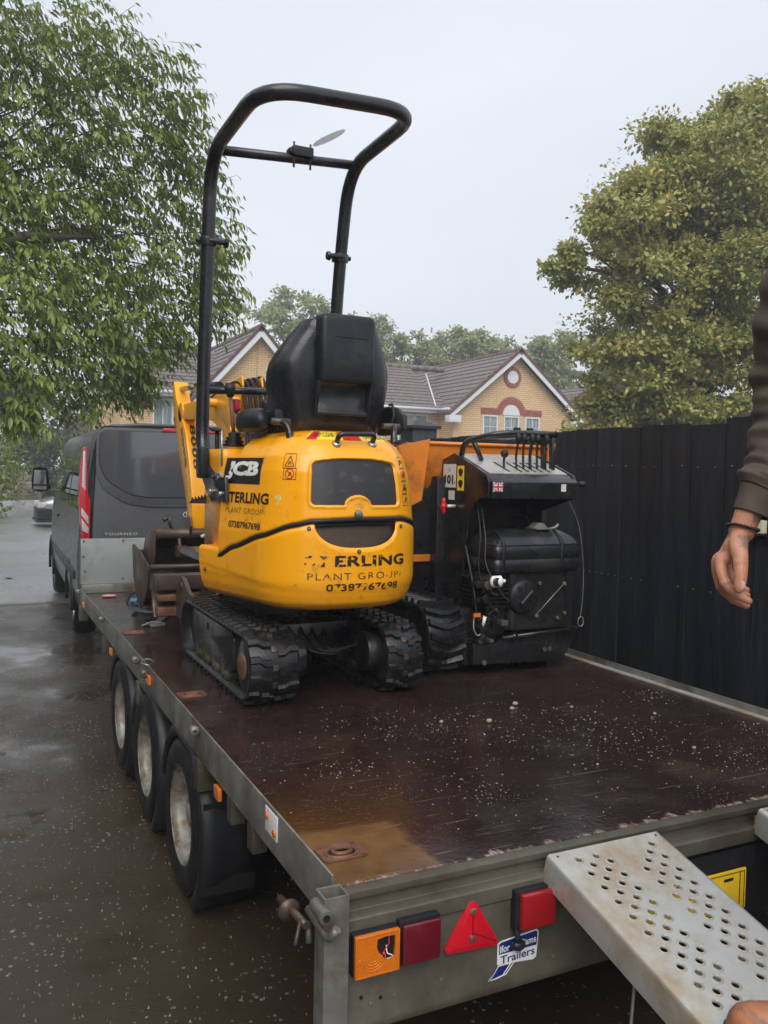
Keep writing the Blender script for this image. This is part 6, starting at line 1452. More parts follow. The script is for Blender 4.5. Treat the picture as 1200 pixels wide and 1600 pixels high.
m.build('ridge', 'roof_tile', HB)
m = MB(); m.box(3.1, xa-hw-.2, 25.16, 25.22, 3.86, 4.0); m.tube([(3.1, 25.10, 3.99), (xa-hw-.2, 25.10, 3.98)], .055, 8); m.build('fascia', 'upvc', HB)
window(4.38, 5.02, 2.5, 3.8, 25.6, HB, 1, 0); 
window(7.66, 8.30, 3.0, 3.88, GY, HB, 1, 1); m = MB(); m.box(7.6, 8.36, GY-.015, GY, 3.89, 4.12); m.build('lintel', 'red_brick', HB)
HC = thing('brick_house', (24.4, 29.5, 0), 'red brick house end glimpsed through the big maple beside the buff gable', 'house')
m = MB(); m.prism([(22.0, 0), (27.0, 0), (27.0, 3.9), (24.5, 5.6), (22.0, 3.9)], 29.5, 36, 'y'); m.build('wall', 'red_brick', HC)
for s in (-1, 1):
    xe = 24.5+s*2.8; up = Vector((24.5-xe, 0, 1.95)); roof((xe, 29.2, 3.75), (0, 1, 0), up, 7, up.length, 'roof', 'roof_tile', HC)
window(22.5, 23.3, 2.4, 3.5, 29.5, HC)
# ================================================================ trees, shrubs and hedges
def leaf_mat(name, stops, rough=.45, trans=.3, nscale=3.0):
    m, nt, b, out = new_mat(name); v = coords(nt)
    wn = N(nt, 'TexWhiteNoise', noise_dimensions='3D'); at = N(nt, 'Attribute', attribute_name='leaf'); nt.links.new(at.outputs['Vector'], wn.inputs['Vector'])
    f = N(nt, 'Math', operation='MULTIPLY_ADD'); nt.links.new(wn.outputs['Value'], f.inputs[0]); f.inputs[1].default_value = .5
    g = N(nt, 'Math', operation='MULTIPLY'); nt.links.new(noise(nt, v, nscale, 4), g.inputs[0]); g.inputs[1].default_value = .55; nt.links.new(g.outputs[0], f.inputs[2])
    c = ramp(nt, f.outputs[0], stops); nt.links.new(c, b.inputs['Base Color']); b.inputs['Roughness'].default_value = rough
    t = N(nt, 'BsdfTranslucent'); nt.links.new(c, t.inputs[0]); mx = N(nt, 'MixShader'); mx.inputs[0].default_value = trans
    nt.links.new(b.outputs[0], mx.inputs[1]); nt.links.new(t.outputs[0], mx.inputs[2]); nt.links.new(mx.outputs[0], out.inputs[0])
leaf_mat('leaf_near', [(.22, (.09, .135, .028)), (.42, (.18, .25, .048)), (.62, (.29, .36, .08)), (.8, (.40, .43, .10))], .3, .33, .9)
leaf_mat('leaf_maple', [(.22, (.14, .185, .05)), (.45, (.29, .33, .085)), (.65, (.45, .43, .11)), (.8, (.60, .44, .12))], .38, .3, .55)
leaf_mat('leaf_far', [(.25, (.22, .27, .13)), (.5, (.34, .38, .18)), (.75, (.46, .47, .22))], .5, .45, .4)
leaf_mat('leaf_hedge', [(.25, (.02, .045, .012)), (.5, (.045, .085, .02)), (.8, (.09, .13, .03))], .5, .25, 1.2)
simple('bark', (.075, .06, .045), .8, 0, .35, 10, dirt=(.05, .065, .03), dirtamt=.4, bumpd=.01, bscale=18)
def leaf_shape(kind):
    if kind == 'long':   # folded pointed leaf along +x, 1 long
        v = [(0, 0, 0), (.28, .17, .05), (.28, -.17, .05), (.62, .15, .03), (.62, -.15, .03), (1, 0, -.10), (.3, 0, 0), (.65, 0, -.02)]
        f = [(0, 6, 1), (0, 2, 6), (1, 6, 7, 3), (6, 2, 4, 7), (3, 7, 5), (7, 4, 5)]
    elif kind == 'maple':
        v = [(0, 0, 0), (.15, .42, .06), (.45, .26, .02), (.65, .5, .05), (.75, .2, 0), (1, 0, -.08), (.75, -.2, 0), (.65, -.5, .05), (.45, -.26, .02), (.15, -.42, .06)]
        f = [(0, 1, 2), (2, 3, 4), (0, 2, 4, 5), (0, 5, 6, 8), (8, 6, 7), (0, 8, 9)]
    else:
        v = [(0, 0, 0), (.5, .3, .06), (1, 0, -.05), (.5, -.3, .06)]; f = [(0, 1, 2), (0, 2, 3)]
    return np.array(v, float), f
def leaf_cloud(pos, dirs, ups, size, kind, name, mat, parent, loc):
    """all leaves as one mesh: numpy builds the vertices"""
    V0, F0 = leaf_shape(kind); n = len(pos)
    d = dirs/np.linalg.norm(dirs, axis=1, keepdims=True); s = np.cross(ups, d); s /= np.linalg.norm(s, axis=1, keepdims=True)+1e-9; u_ = np.cross(d, s)
    P = pos[:, None, :]+size[:, None, None]*(V0[None, :, 0:1]*d[:, None, :]+V0[None, :, 1:2]*s[:, None, :]+V0[None, :, 2:3]*u_[:, None, :])
    P = (P-np.array(loc)).reshape(-1, 3); k = len(V0)
    me = bpy.data.meshes.new(name); nv = len(P); me.vertices.add(nv); me.vertices.foreach_set('co', P.ravel())
    loops = []; starts = []; tot = []; s0 = 0
    base = np.arange(n)*k; fl = [np.array(f) for f in F0]
    per = sum(len(f) for f in F0); L_ = np.concatenate([base[:, None]+f[None, :] for f in fl], axis=1).ravel()
    cnt = np.tile([len(f) for f in F0], n); st_ = np.concatenate([[0], np.cumsum(cnt)[:-1]])
    me.loops.add(len(L_)); me.loops.foreach_set('vertex_index', L_); me.polygons.add(len(cnt)); me.polygons.foreach_set('loop_start', st_); me.polygons.foreach_set('loop_total', cnt)
    a = me.attributes.new('leaf', 'FLOAT_VECTOR', 'POINT'); a.data.foreach_set('vector', np.repeat(np.round(pos*50)/50+.013*np.arange(n)[:, None], k, axis=0).ravel())
    me.update(calc_edges=True); me.validate(); return link(name, me, mat, parent)
def rnd_unit(n):
    v = RNG.normal(size=(n, 3)); return v/np.linalg.norm(v, axis=1, keepdims=True)
def limb(m, a, b_, r0, r1, sag=.15, n=8):
    a, b_ = Vector(a), Vector(b_); L_ = (b_-a).length; pts = []
    w1 = Vector((random.uniform(-1, 1), random.uniform(-1, 1), random.uniform(-.5, 1)))*L_*.08
    for i in range(n+1):
        t = i/n; pts.append(a.lerp(b_, t)+w1*math.sin(PI*t)+Vector((0, 0, sag*L_*math.sin(PI*t)*.5)))
    m.tube(pts, [r0+(r1-r0)*(i/n)**.8 for i in range(n+1)], 7)
    return pts
# ---- walnut-like tree at the left: drooping compound leaves
TL = thing('leafy_tree', (-2.7, 9.9, 0), 'large tree with drooping pointed leaves reaching in from the left over the van', 'tree')
cl_c = np.array([  # x, y, z, radius of each spray mass
 (-.9, 9.6, 6.9, 1.0), (.0, 9.7, 6.9, .9), (.75, 9.6, 6.75, .62), (1.3, 9.5, 6.55, .55), (1.62, 9.6, 6.2, .5), (1.65, 9.5, 5.75, .5), (1.75, 9.4, 5.3, .5),
 (.7, 9.6, 6.0, .75), (.0, 9.4, 6.0, .9), (-.8, 9.4, 5.8, 1.0), (1.05, 9.7, 5.4, .75), (.3, 9.3, 5.2, .85), (-.6, 9.2, 4.9, .9), (2.15, 9.6, 4.75, .46), (1.75, 9.5, 4.5, .6), (1.0, 9.5, 4.6, .75), (.3, 9.2, 4.3, .8), (-.5, 8.9, 4.1, .8),
 (2.1, 9.6, 4.15, .46), (2.05, 9.6, 3.75, .46), (1.5, 9.5, 3.8, .65), (.8, 9.2, 3.7, .7), (.0, 8.8, 3.5, .7), (-.6, 8.4, 3.3, .7), (1.6, 9.7, 3.35, .36), (1.1, 9.5, 3.2, .5), (1.05, 9.7, 2.75, .45), (.55, 9.1, 2.95, .55), (.0, 8.6, 2.8, .5), (-.45, 8.3, 2.6, .48), (.35, 9.1, 2.5, .38), (1.15, 9.9, 2.7, .26), (-.25, 8.3, 2.25, .30), (-1.2, 8.4, 3.0, .8), (-1.6, 9, 4.5, 1.2), (-1.8, 9.5, 6.2, 1.3), (-3.0, 10, 5.5, 1.8), (-3.2, 10.5, 7.2, 1.6), (-1.5, 10.8, 5.5, 1.5), (0.2, 10.6, 4.6, 1.0), (.9, 10.5, 3.6, .9)])
m = MB(); trunk_pts = limb(m, (-2.7, 9.9, -.1), (-2.5, 9.9, 3.2), .26, .2, 0); tops = []
for c in cl_c:
    base = trunk_pts[-1] if c[2] > 3.4 else trunk_pts[5]
    j = int(RNG.integers(0, 100)); 
    limb(m, base, c[:3], .045 if c[3] > .7 else .026, .006, .12)
limb(m, (-2.5, 9.9, 3.2), (-.2, 8.6, 4.15), .09, .05, .02); limb(m, (-.2, 8.6, 4.15), (1.2, 9.1, 4.5), .05, .008, .0)
limb(m, (-2.5, 9.9, 3.2), (-1.2, 9.6, 8.0), .14, .04, .0)
m.build('trunk', 'bark', TL)
pos, dr, up_, sz = [], [], [], []
twig = MB()
vol = cl_c[:, 3]**2.3; shares = (vol/vol.sum()*6600).astype(int)+48
for c, ns in zip(cl_c, shares):
    for q in range(ns):
        d = rnd_unit(1)[0]; rr = c[3]*(RNG.random()**.38); p = c[:3]+d*rr*np.array([1, 1, .95])
        out_ = p-np.array([-2.5, 9.9, 4.0]); out_[2] *= .25; out_ /= np.linalg.norm(out_)
        tdir = out_*.8+rnd_unit(1)[0]*.65; tdir[2] -= .30; tdir /= np.linalg.norm(tdir); L_ = RNG.uniform(.16, .30); nl = 7 if RNG.random() < .6 else 5
        side = np.cross(tdir, [0, 0, 1.]); side /= np.linalg.norm(side)+1e-9
        droop = RNG.uniform(.35, 1.0)
        if p[0] > -1.2 and q % 3 == 0: twig.tube([p-tdir*.06, p+tdir*L_*.5, p+tdir*L_+np.array([0, 0, -.02])], .0028, 3, cap=False)
        for k in range(nl):
            if k == nl-1: t, sd = 1.0, 0
            else: t, sd = .25+.7*(k//2)/((nl-1)/2), (1 if k % 2 else -1)
            a = p+tdir*L_*t; dd = tdir*.55+side*sd*.75+np.array([0, 0, -droop]); 
            pos.append(a); dr.append(dd+rnd_unit(1)[0]*.22); n_ = np.array([0, 0, 1.])+out_*.4+rnd_unit(1)[0]*.5; up_.append(n_); sz.append(RNG.uniform(.072, .140)*(1.12 if k == nl-1 else 1))
pos, dr, up_, sz = map(np.array, (pos, dr, up_, sz))
cp = np.array(CAM_POS); dist = np.linalg.norm(pos-cp, axis=1)
# those near and in view become single leaves, the rest one mass
rel = pos-cp; zc = rel@np.array(fwd); xx = rel@np.array(rt)/zc; yy_ = rel@np.array(upv)/zc
inv_ = (zc > 0) & (abs(xx) < .44) & (abs(yy_) < .58); order = np.argsort(np.where(inv_, dist, 1e9))[:300]
mask = np.ones(len(pos), bool); mask[order] = False
o = leaf_cloud(pos[mask], dr[mask], up_[mask], sz[mask], 'long', 'foliage', 'leaf_near', TL, TL.location); o['kind'] = 'stuff'
V0, F0 = leaf_shape('long'); lm = bpy.data.meshes.new('leaf'); lm.from_pydata([tuple(v) for v in V0], [], F0)
a = lm.attributes.new('leaf', 'FLOAT_VECTOR', 'POINT'); a.data.foreach_set('vector', np.tile([.3, .7, .2], (len(V0), 1)).ravel()); lm.materials.append(MATS['leaf_near'])
for i in order:
    d = Vector(dr[i]).normalized(); s = Vector(up_[i]).cross(d).normalized(); u3 = d.cross(s)
    o = bpy.data.objects.new('leaf', lm); COL.objects.link(o); o.parent = TL
    M4 = Matrix((d, s, u3)).transposed().to_4x4()*1.0; o.matrix_local = Matrix.Translation(Vector(pos[i])-TL.location) @ M4 @ Matrix.Scale(float(sz[i]), 4)
twig.build('twigs', 'bark', TL, recalc=False)['kind'] = 'stuff'
# ---- clumped broadleaf tree
def clump_tree(name, base, h, crown, nleaf, leaf, kind, mat, label, group=None, nb=40, seed=3, flat=.55, trunk_r=.22):
    """crown: list of ellipsoid masses (x, y, z, rx, ry, rz); each mass is filled with tufts that carry the leaves on their upper, outer side"""
    rs = np.random.default_rng(seed); t = thing(name, base, label, 'tree', group); m = MB()
    tp = limb(m, (base[0], base[1], base[2]-.2), (base[0]+.2, base[1], base[2]+h*.45), trunk_r, trunk_r*.6, 0)
    tufts = []
    vol = np.array([c[3]*c[5] for c in crown]); sh = np.maximum(3, (vol/vol.sum()*nb)).astype(int)
    for c, k in zip(crown, sh):
        limb(m, tp[-1] if c[2] > base[2]+h*.45 else tp[5], c[:3], trunk_r*.35, .03, .1)
        for _ in range(k):
            d = rs.normal(size=3); d /= np.linalg.norm(d); r_ = rs.random()**.3
            p = np.array(c[:3])+d*r_*np.array(c[3:6])*1.08; tufts.append((p, rs.uniform(.6, 1.25)*np.mean(c[3:6])*.34))
            if rs.random() < .35: m.tube([np.array(c[:3]), (np.array(c[:3])+p)/2+rs.normal(size=3)*.1, p], [.03, .02, .008], 4, cap=False)
    m.build('trunk', 'bark', t)
    per = nleaf//len(tufts); P, D, U, S_ = [], [], [], []
    for p, r_ in tufts:
        d = rs.normal(size=(per, 3)); d /= np.linalg.norm(d, axis=1, keepdims=True); d[:, 2] = np.where(d[:, 2] < -.5, -d[:, 2]*.6, d[:, 2])
        rr = r_*np.clip(np.abs(rs.normal(.6, .4, (per, 1))), 0, 1.25); q = p+d*rr*np.array([1.3, 1.3, flat+.15])
        P.append(q); o_ = d*.8+rs.normal(size=(per, 3))*.6; o_[:, 2] -= .35; D.append(o_); U.append(np.array([0, 0, .8])+d*.9+rs.normal(size=(per, 3))*.6); S_.append(leaf*rs.uniform(.7, 1.25, per))
    o = leaf_cloud(np.concatenate(P), np.concatenate(D), np.concatenate(U), np.concatenate(S_), kind, 'foliage', mat, t, t.location); o['kind'] = 'stuff'
    return t
crown = [(10.5, 12.0, 6.0, .75, .9, .5), (11.0, 12, 6.9, .75, .9, .55), (11.9, 12, 7.8, .95, 1.1, .6), (12.8, 12, 8.45, 1.0, 1.2, .6), (13.9, 12, 8.95, 1.1, 1.3, .7), (15, 12.3, 9.2, 1.4, 1.4, .8),
 (11.4, 11.6, 6.6, 1.2, 1.3, .8), (12.8, 11.4, 7.6, 1.4, 1.4, .9), (14.6, 11.6, 8.2, 1.5, 1.5, 1.0), (10.6, 11.8, 5.2, .9, 1.0, .55), (11.8, 11.2, 5.3, 1.2, 1.2, .7), (13.2, 11.0, 6.2, 1.3, 1.3, .8), (15, 11.2, 6.8, 1.5, 1.4, .9),
 (11.1, 11.9, 4.2, .7, 1.0, .6), (12.0, 11.3, 4.2, 1.1, 1.1, .6), (13.4, 10.9, 4.9, 1.1, 1.2, .6), (15, 11, 5.4, 1.3, 1.3, .8), (11.1, 12, 3.3, .7, .9, .6), (11.6, 11.6, 3.1, 1.0, 1.1, .55), (12.9, 11.2, 3.3, 1.0, 1.1, .55), (14.2, 11, 3.8, 1.1, 1.2, .6), (15.5, 11, 4.2, 1.2, 1.2, .7),
 (11.3, 12.1, 2.2, .7, .9, .6), (11.8, 11.8, 2.0, 1.0, 1.0, .5), (13.2, 11.4, 2.1, 1.1, 1.0, .5), (14.6, 11.4, 2.5, 1.2, 1.1, .6), (9.9, 12, 5.7, .45, .5, .3), (16.5, 12, 7.5, 1.6, 1.6, 1.4), (17, 12, 5, 1.6, 1.6, 1.2), (13.5, 13.2, 7, 1.8, 1.5, 1.5), (13.5, 13.2, 4.5, 1.8, 1.5, 1.3), (11.4, 12.6, 2.6, .8, .8, .7), (12.2, 12.8, 2.6, 1.2, .8, .8), (14, 12.8, 2.8, 1.3, .8, .8), (15.8, 12.4, 3.0, 1.3, .8, .8)]
clump_tree('maple_tree', (13.6, 12, 0), 9.5, crown, 210000, .115, 'simple', 'leaf_maple', 'big maple with yellowing clumps rising behind the black fence at the right', nb=560, seed=5, flat=.95)
# ---- pale trees beyond the houses
far = [(15.8, 42, 7.4, 4.2, 3.7), (20.0, 44, 7.2, 3.6, 3.5), (22.8, 43, 6.7, 3.4, 3.2), (25.2, 41, 7.1, 2.8, 3.4), (28.3, 43, 6.9, 3.2, 3.2), (31.8, 42, 7.0, 3.4, 3.4), (35.4, 41, 7.2, 3.2, 3.2), (39.8, 41, 7.4, 3.2, 3.2)]
flab = ['pale rounded tree between the left gable and the excavator seat', 'thin-topped tree just right of the excavator seat', 'low pale tree above the left end of the tiled roof', 'darker upright tree above the middle of the tiled roof', 'yellow-green tree left of the right-hand gable peak', 'pale tree right of the right-hand gable peak', 'hazy tree meeting the left edge of the maple', 'hazy tree seen through the maple']
for i, ((x_, y_, zc_, rx, rz), lab) in enumerate(zip(far, flab)):
    rs = random.Random(20+i); cr_ = [(x_+rs.uniform(-.6, .6)*rx, y_+rs.uniform(-1, 1), zc_+rs.uniform(-.75, .7)*rz, rx*.45, rx*.4, rz*.30) for _ in range(14)]+[(x_, y_, zc_+rz*.75, rx*.35, rx*.35, rz*.25), (x_, y_, zc_-.3*rz, rx*.7, rx*.6, rz*.5)]
    clump_tree('distant_tree', (x_, y_, .3), zc_, cr_, 19000, .25, 'simple', 'leaf_far', lab, 'trees beyond the houses', nb=170, seed=30+i, flat=.7)
# ---- shrubs and hedge round the gate
def bush(name, x_, y_, z_, rx, ry, rz, n, leaf, label, mat='leaf_hedge', seed=1, group=None, cat='shrub'):
    rs = np.random.default_rng(seed); t = thing(name, (x_, y_, 0), label, cat, group); m = MB()
    for _ in range(7):
        d = rs.normal(size=3); limb(m, (x_+d[0]*.1, y_, 0), (x_+d[0]*rx*.5, y_+d[1]*ry*.4, z_+abs(d[2])*rz*.4), .05, .012, 0)
    m.build('stems', 'bark', t)
    cen = rs.normal(size=(26, 3)); cen /= np.linalg.norm(cen, axis=1, keepdims=True); cen = np.array([x_, y_, z_])+cen*np.array([rx, ry, rz])*.72
    P = cen[rs.integers(0, 26, n)]+rs.normal(size=(n, 3))*np.array([rx, ry, rz])*.17; P[:, 2] = np.maximum(P[:, 2], .05)
    d = P-np.array([x_, y_, z_]); o_ = d/np.linalg.norm(d, axis=1, keepdims=True)+rs.normal(size=(n, 3))*.6; o_[:, 2] -= .3
    o = leaf_cloud(P, o_, np.array([0, 0, 1.])+rs.normal(size=(n, 3))*.6, leaf*rs.uniform(.7, 1.3, n), 'simple', 'foliage', mat, t, t.location); o['kind'] = 'stuff'
bush('laurel_bush', -.9, 27, 1.6, 1.7, 1.2, 2.0, 5200, .15, 'bright green laurel bush at the left edge in front of the gate', 'leaf_near', 1)
bush('ivy_mound', 3.1, 39.5, 1.4, 1.6, 1.0, 1.5, 4200, .17, 'dark ivy mound between the gate and the wooden fence', seed=2)
bush('hedge_tree', 1.3, 43, 3.8, 3.0, 1.6, 2.6, 8000, .24, 'dark tree mass closing the view above the gate', seed=3)
bush('hedge_tree', 5.6, 41, 3.4, 2.8, 1.5, 2.5, 8000, .22, 'dark tree mass above the wooden fence, behind the van mirror', seed=4)
bush('hedge_tree', -3.2, 41, 4.2, 3.2, 1.6, 3.2, 7000, .24, 'dark tree mass off the left end of the gate', seed=5)
bush('brushwood', 4.3, 34.6, 2.3, 1.6, .6, .7, 1600, .14, 'scrubby brown brushwood spilling over the wooden fence', 'leaf_maple', 6)
for k, (x_, y_, lab) in enumerate(((-7, 40, 'hedge tree well left of the gate'), (9.5, 43, 'hedge tree hidden mostly behind the left house'))):
    bush('hedge_tree', x_, y_, 3.6, 3.4, 1.6, 3.0, 5000, .26, lab, seed=8+k)
for k in range(7):  # out-of-view bushes, added to darken reflections in the van side and drive
    bush('boundary_bush', -6.2-.5*(k % 2), -3+3.4*k, 3.2, 1.8, 2.2, 3.3+.3*(k % 3), 6000, .26, 'tall bush on the left boundary of the drive, number %d from the road end' % (7-k) if False else ['tall bush at the near end of the left boundary, behind the camera', 'tall bush on the left boundary level with the camera', 'tall bush on the left boundary level with the trailer wheels', 'tall bush on the left boundary level with the headboard', 'tall bush on the left boundary level with the van bonnet', 'tall bush on the left boundary at the kerb', 'tall bush across the kerb left of the road'][k], seed=40+k)
bt = thing('bare_branches', (3.0, 30, 0), 'bleached bare twigs hanging in front of the hedge left of the van roof', 'branches'); m = MB(); rs = random.Random(9)
for k in range(26):
    a = Vector((2.9+rs.uniform(-.4, .4), 30, 3.1+rs.uniform(-.3, .3))); m.tube([a, a+Vector((rs.uniform(-.4, .3), 0, -.35)), a+Vector((rs.uniform(-.8, .4), 0, -.9+rs.uniform(-.3, .3)))], [.018, .012, .006], 4)
m.tube([(3.2, 30, 0), (3.0, 30, 3.3)], .05, 6); m.build('twigs', 'weathered_wood', bt)
# fallen leaves on the road
rs = random.Random(3)
V1, F1 = leaf_shape('maple'); fm = bpy.data.meshes.new('fallen_leaf'); fm.from_pydata([tuple(v) for v in V1], [], F1); fm.materials.append(simple('dead_leaf', (.28, .17, .04), .6))
for (x_, y_, s_, lab) in ((-.25, 11.6, .16, 'yellow fallen leaf on the road left of the van wheel'), (-1.0, 5.3, .05, 'pale leaf on the driveway near the left edge'), (-.55, 3.55, .045, 'small leaf on the driveway beside the front trailer wheel'), (-.9, 4.0, .04, 'tiny leaf at the left edge of the driveway')):
    o = bpy.data.objects.new('fallen_leaf', fm); COL.objects.link(o); o.location = (x_, y_, .012); o.scale = (s_,)*3; o.rotation_euler = (0, 0, rs.uniform(0, 6)); tag(o, lab, 'leaf', 'fallen leaves')
# ================================================================ the man on the ramp
m_, nt_, b_, o_ = new_mat('skin'); v_ = coords(nt_)
c_ = ramp(nt_, noise(nt_, v_, 22, 6), [(.3, (.45, .19, .11)), (.55, (.58, .265, .16)), (.75, (.68, .335, .21))])
def spot(c, centre, rad, col, amt):
    d = N(nt_, 'VectorMath', operation='DISTANCE'); nt_.links.new(v_, d.inputs[0]); d.inputs[1].default_value = centre
    a = N(nt_, 'Math', operation='MULTIPLY_ADD'); nt_.links.new(noise(nt_, v_, 75, 5, .7), a.inputs[0]); a.inputs[1].default_value = rad*1.6; nt_.links.new(d.outputs['Value'], a.inputs[2])
    f = ramp(nt_, a.outputs[0], [(0, g3(amt)), (min(.99, rad*1.55), g3(amt)), (min(1, rad*1.75), g3(0))]); return mixc(nt_, f, c, col)
MP = Vector((.75, -.86, .55))
c_ = spot(c_, tuple(Vector((.6, -.575, 1.515))-MP), .02, (.12, .11, .10, 1), .6); c_ = spot(c_, tuple(Vector((.632, -.58, 1.565))-MP), .022, (.10, .09, .085, 1), .7)
c_ = spot(c_, tuple(Vector((.583, -.53, 1.47))-MP), .02, (.62, .22, .15, 1), .35)
nt_.links.new(c_, b_.inputs['Base Color']); b_.inputs['Roughness'].default_value = .42; b_.inputs['Subsurface Weight'].default_value = .12; b_.inputs['Subsurface Radius'].default_value = (.012, .004, .002)
vn = N(nt_, 'TexVoronoi', Scale=420); nt_.links.new(v_, vn.inputs['Vector']); h_ = mixc(nt_, .5, vn.outputs['Distance'], noise(nt_, coords(nt_, (1, 1, 2.5)), 90, 5)); bump(nt_, b_, h_, .6, .0016)
simple('nail', (.72, .42, .34), .2, 0, .05, 30, bumpd=0, coat=.4)
simple('hoodie', (.105, .078, .062), .85, 0, .14, 40, bumpd=.0015, bscale=260)
simple('trousers', (.30, .29, .28), .85, 0, .1, 20, bumpd=.002, bscale=160)
simple('boot_leather', (.42, .16, .07), .5, 0, .25, 14, dirt=(.10, .06, .045), dirtamt=.4, dirtscale=16, bumpd=.0015, bscale=60)
simple('boot_sole', (.05, .04, .035), .8, 0, .3, 20)
PM = thing('person', tuple(MP), 'man in a brown hoodie on the ramp, arm, hand and boot toe in view', 'person')
def remesh(mb, voxel, smooth=6, name='tmp'):
    o = mb.build(name, None, recalc=True); md = o.modifiers.new('r', 'REMESH'); md.mode = 'VOXEL'; md.voxel_size = voxel
    ms = o.modifiers.new('s', 'SMOOTH'); ms.factor = .5; ms.iterations = smooth
    bpy.context.view_layer.update(); me = bpy.data.meshes.new_from_object(o.evaluated_get(bpy.context.evaluated_depsgraph_get())); bpy.data.objects.remove(o); return me
def cap_tube(m, pts, rs, n=14):
    """a limb segment with rounded ends"""
    P = [Vector(p) for p in pts]; d0 = (P[0]-P[1]).normalized(); d1 = (P[-1]-P[-2]).normalized(); r0, r1 = rs[0], rs[-1]
    pp = [P[0]+d0*r0*.95, P[0]+d0*r0*.7]+P+[P[-1]+d1*r1*.7, P[-1]+d1*r1*.95]; rr = [r0*.25, r0*.7]+list(rs)+[r1*.7, r1*.25]
    m.tube(pp, rr, n)
def seg(pts, rs, k=5):
    """smooth path and radii through the joints"""
    bz = bezier(pts, k); out = []
    for i in range(len(bz)):
        t = i/k; a = min(int(t), len(rs)-2); out.append(rs[a]+(rs[a+1]-rs[a])*(t-a))
    return bz, out
H = MB()
wrist, palm = (.620, -.5448, 1.5365), (.612, -.5428, 1.5031)
cap_tube(H, *seg([(.668, -.556, 1.66), (.642, -.551, 1.60), (.624, -.546, 1.553), (.617, -.543, 1.53)], [.034, .029, .0245, .0245]))
fingers = dict(index=[(.5835, -.5268, 1.4711), (.5789, -.5433, 1.4348), (.5907, -.5617, 1.4145), (.6066, -.5765, 1.4035)], middle=[(.592, -.511, 1.4716), (.5951, -.5198, 1.4248), (.6084, -.5385, 1.4017), (.6267, -.5535, 1.3905)],
               ring=[(.6138, -.4986, 1.4723), (.6229, -.5053, 1.4269), (.6393, -.5197, 1.4102), (.6523, -.5317, 1.4062)], little=[(.6349, -.4919, 1.4761), (.644, -.4983, 1.438), (.6561, -.5105, 1.4211), (.6646, -.5205, 1.4144)])
for k, (nm, f) in enumerate(fingers.items()):
    s = (1, 1.03, .98, .84)[k]
    cap_tube(H, *seg([(.617+.004*k, -.546+.006*k, 1.532), tuple((Vector(palm)+Vector(f[0]))/2+Vector((0, .004*k, 0)))]+f, [.0155, .0145, .0118*s, .0096*s, .0083*s, .0072*s]))
    H.sphere(f[1], .0113*s); H.sphere(f[2], .0096*s)
cap_tube(H, *seg([(.612, -.545, 1.532), (.596, -.556, 1.508), (.5845, -.5725, 1.4836), (.5746, -.5834, 1.4522), (.5708, -.5844, 1.431)], [.017, .0185, .0142, .0122, .0105]))
H.sphere((.5805, -.5765, 1.475), .0145, .014, .016); H.sphere((.606, -.536, 1.497), .021, .017, .028)
hm = remesh(H, .0016, 2)
# the rest of the body, skinned round a skeleton and joined to the hand
jt = dict(pelvis=(.75, -.87, 1.46), belly=(.745, -.865, 1.62), chest=(.74, -.86, 1.86), neck=(.735, -.855, 2.06), head=(.715, -.85, 2.20), crown=(.73, -.85, 2.30),
          shR=(.70, -.665, 1.99), elR=(.712, -.58, 1.79), foR=(.668, -.556, 1.665), shL=(.79, -1.05, 1.99), elL=(.83, -1.13, 1.72), wrL=(.76, -1.12, 1.50), haL=(.74, -1.11, 1.42),
          hipR=(.78, -.80, 1.42), knR=(.80, -.80, 1.03), anR=(.81, -.78, .65), ftR=(.69, -.695, .60), hipL=(.77, -.96, 1.42), knL=(.76, -1.0, 1.03), anL=(.90, -1.2, .53), ftL=(.78, -1.15, .49))
ed = [('pelvis', 'belly'), ('belly', 'chest'), ('chest', 'neck'), ('neck', 'head'), ('head', 'crown'), ('chest', 'shR'), ('shR', 'elR'), ('elR', 'foR'), ('chest', 'shL'), ('shL', 'elL'), ('elL', 'wrL'), ('wrL', 'haL'), ('pelvis', 'hipR'), ('hipR', 'knR'), ('knR', 'anR'), ('anR', 'ftR'), ('pelvis', 'hipL'), ('hipL', 'knL'), ('knL', 'anL'), ('anL', 'ftL')]
rad = dict(pelvis=.14, belly=.13, chest=.15, neck=.058, head=.088, crown=.065, shR=.06, elR=.042, foR=.034, shL=.06, elL=.042, wrL=.028, haL=.03, hipR=.085, knR=.056, anR=.042, ftR=.035, hipL=.085, knL=.056, anL=.042, ftL=.035)
nm = list(jt); me = bpy.data.meshes.new('sk'); me.from_pydata([tuple(jt[n]) for n in nm], [(nm.index(a), nm.index(b_)) for a, b_ in ed], [])
so_ = bpy.data.objects.new('sk', me); COL.objects.link(so_); so_.modifiers.new('s', 'SKIN'); sv = me.skin_vertices[0].data
for i, n in enumerate(nm): sv[i].radius = (rad[n], rad[n])
sv[0].use_root = True; ss = so_.modifiers.new('u', 'SUBSURF'); ss.levels = 2; ss.render_levels = 2
bpy.context.view_layer.update(); bme = bpy.data.meshes.new_from_object(so_.evaluated_get(bpy.context.evaluated_depsgraph_get())); bpy.data.objects.remove(so_)
bm = bmesh.new(); bm.from_mesh(hm); bm.from_mesh(bme)
for k, (l_, f_) in enumerate(((.0, 0),)): pass
for v in bm.verts: v.co -= MP
for f in bm.faces: f.smooth = True
me = bpy.data.meshes.new('body'); bm.to_mesh(me); bm.free(); link('body', me, 'skin', PM)
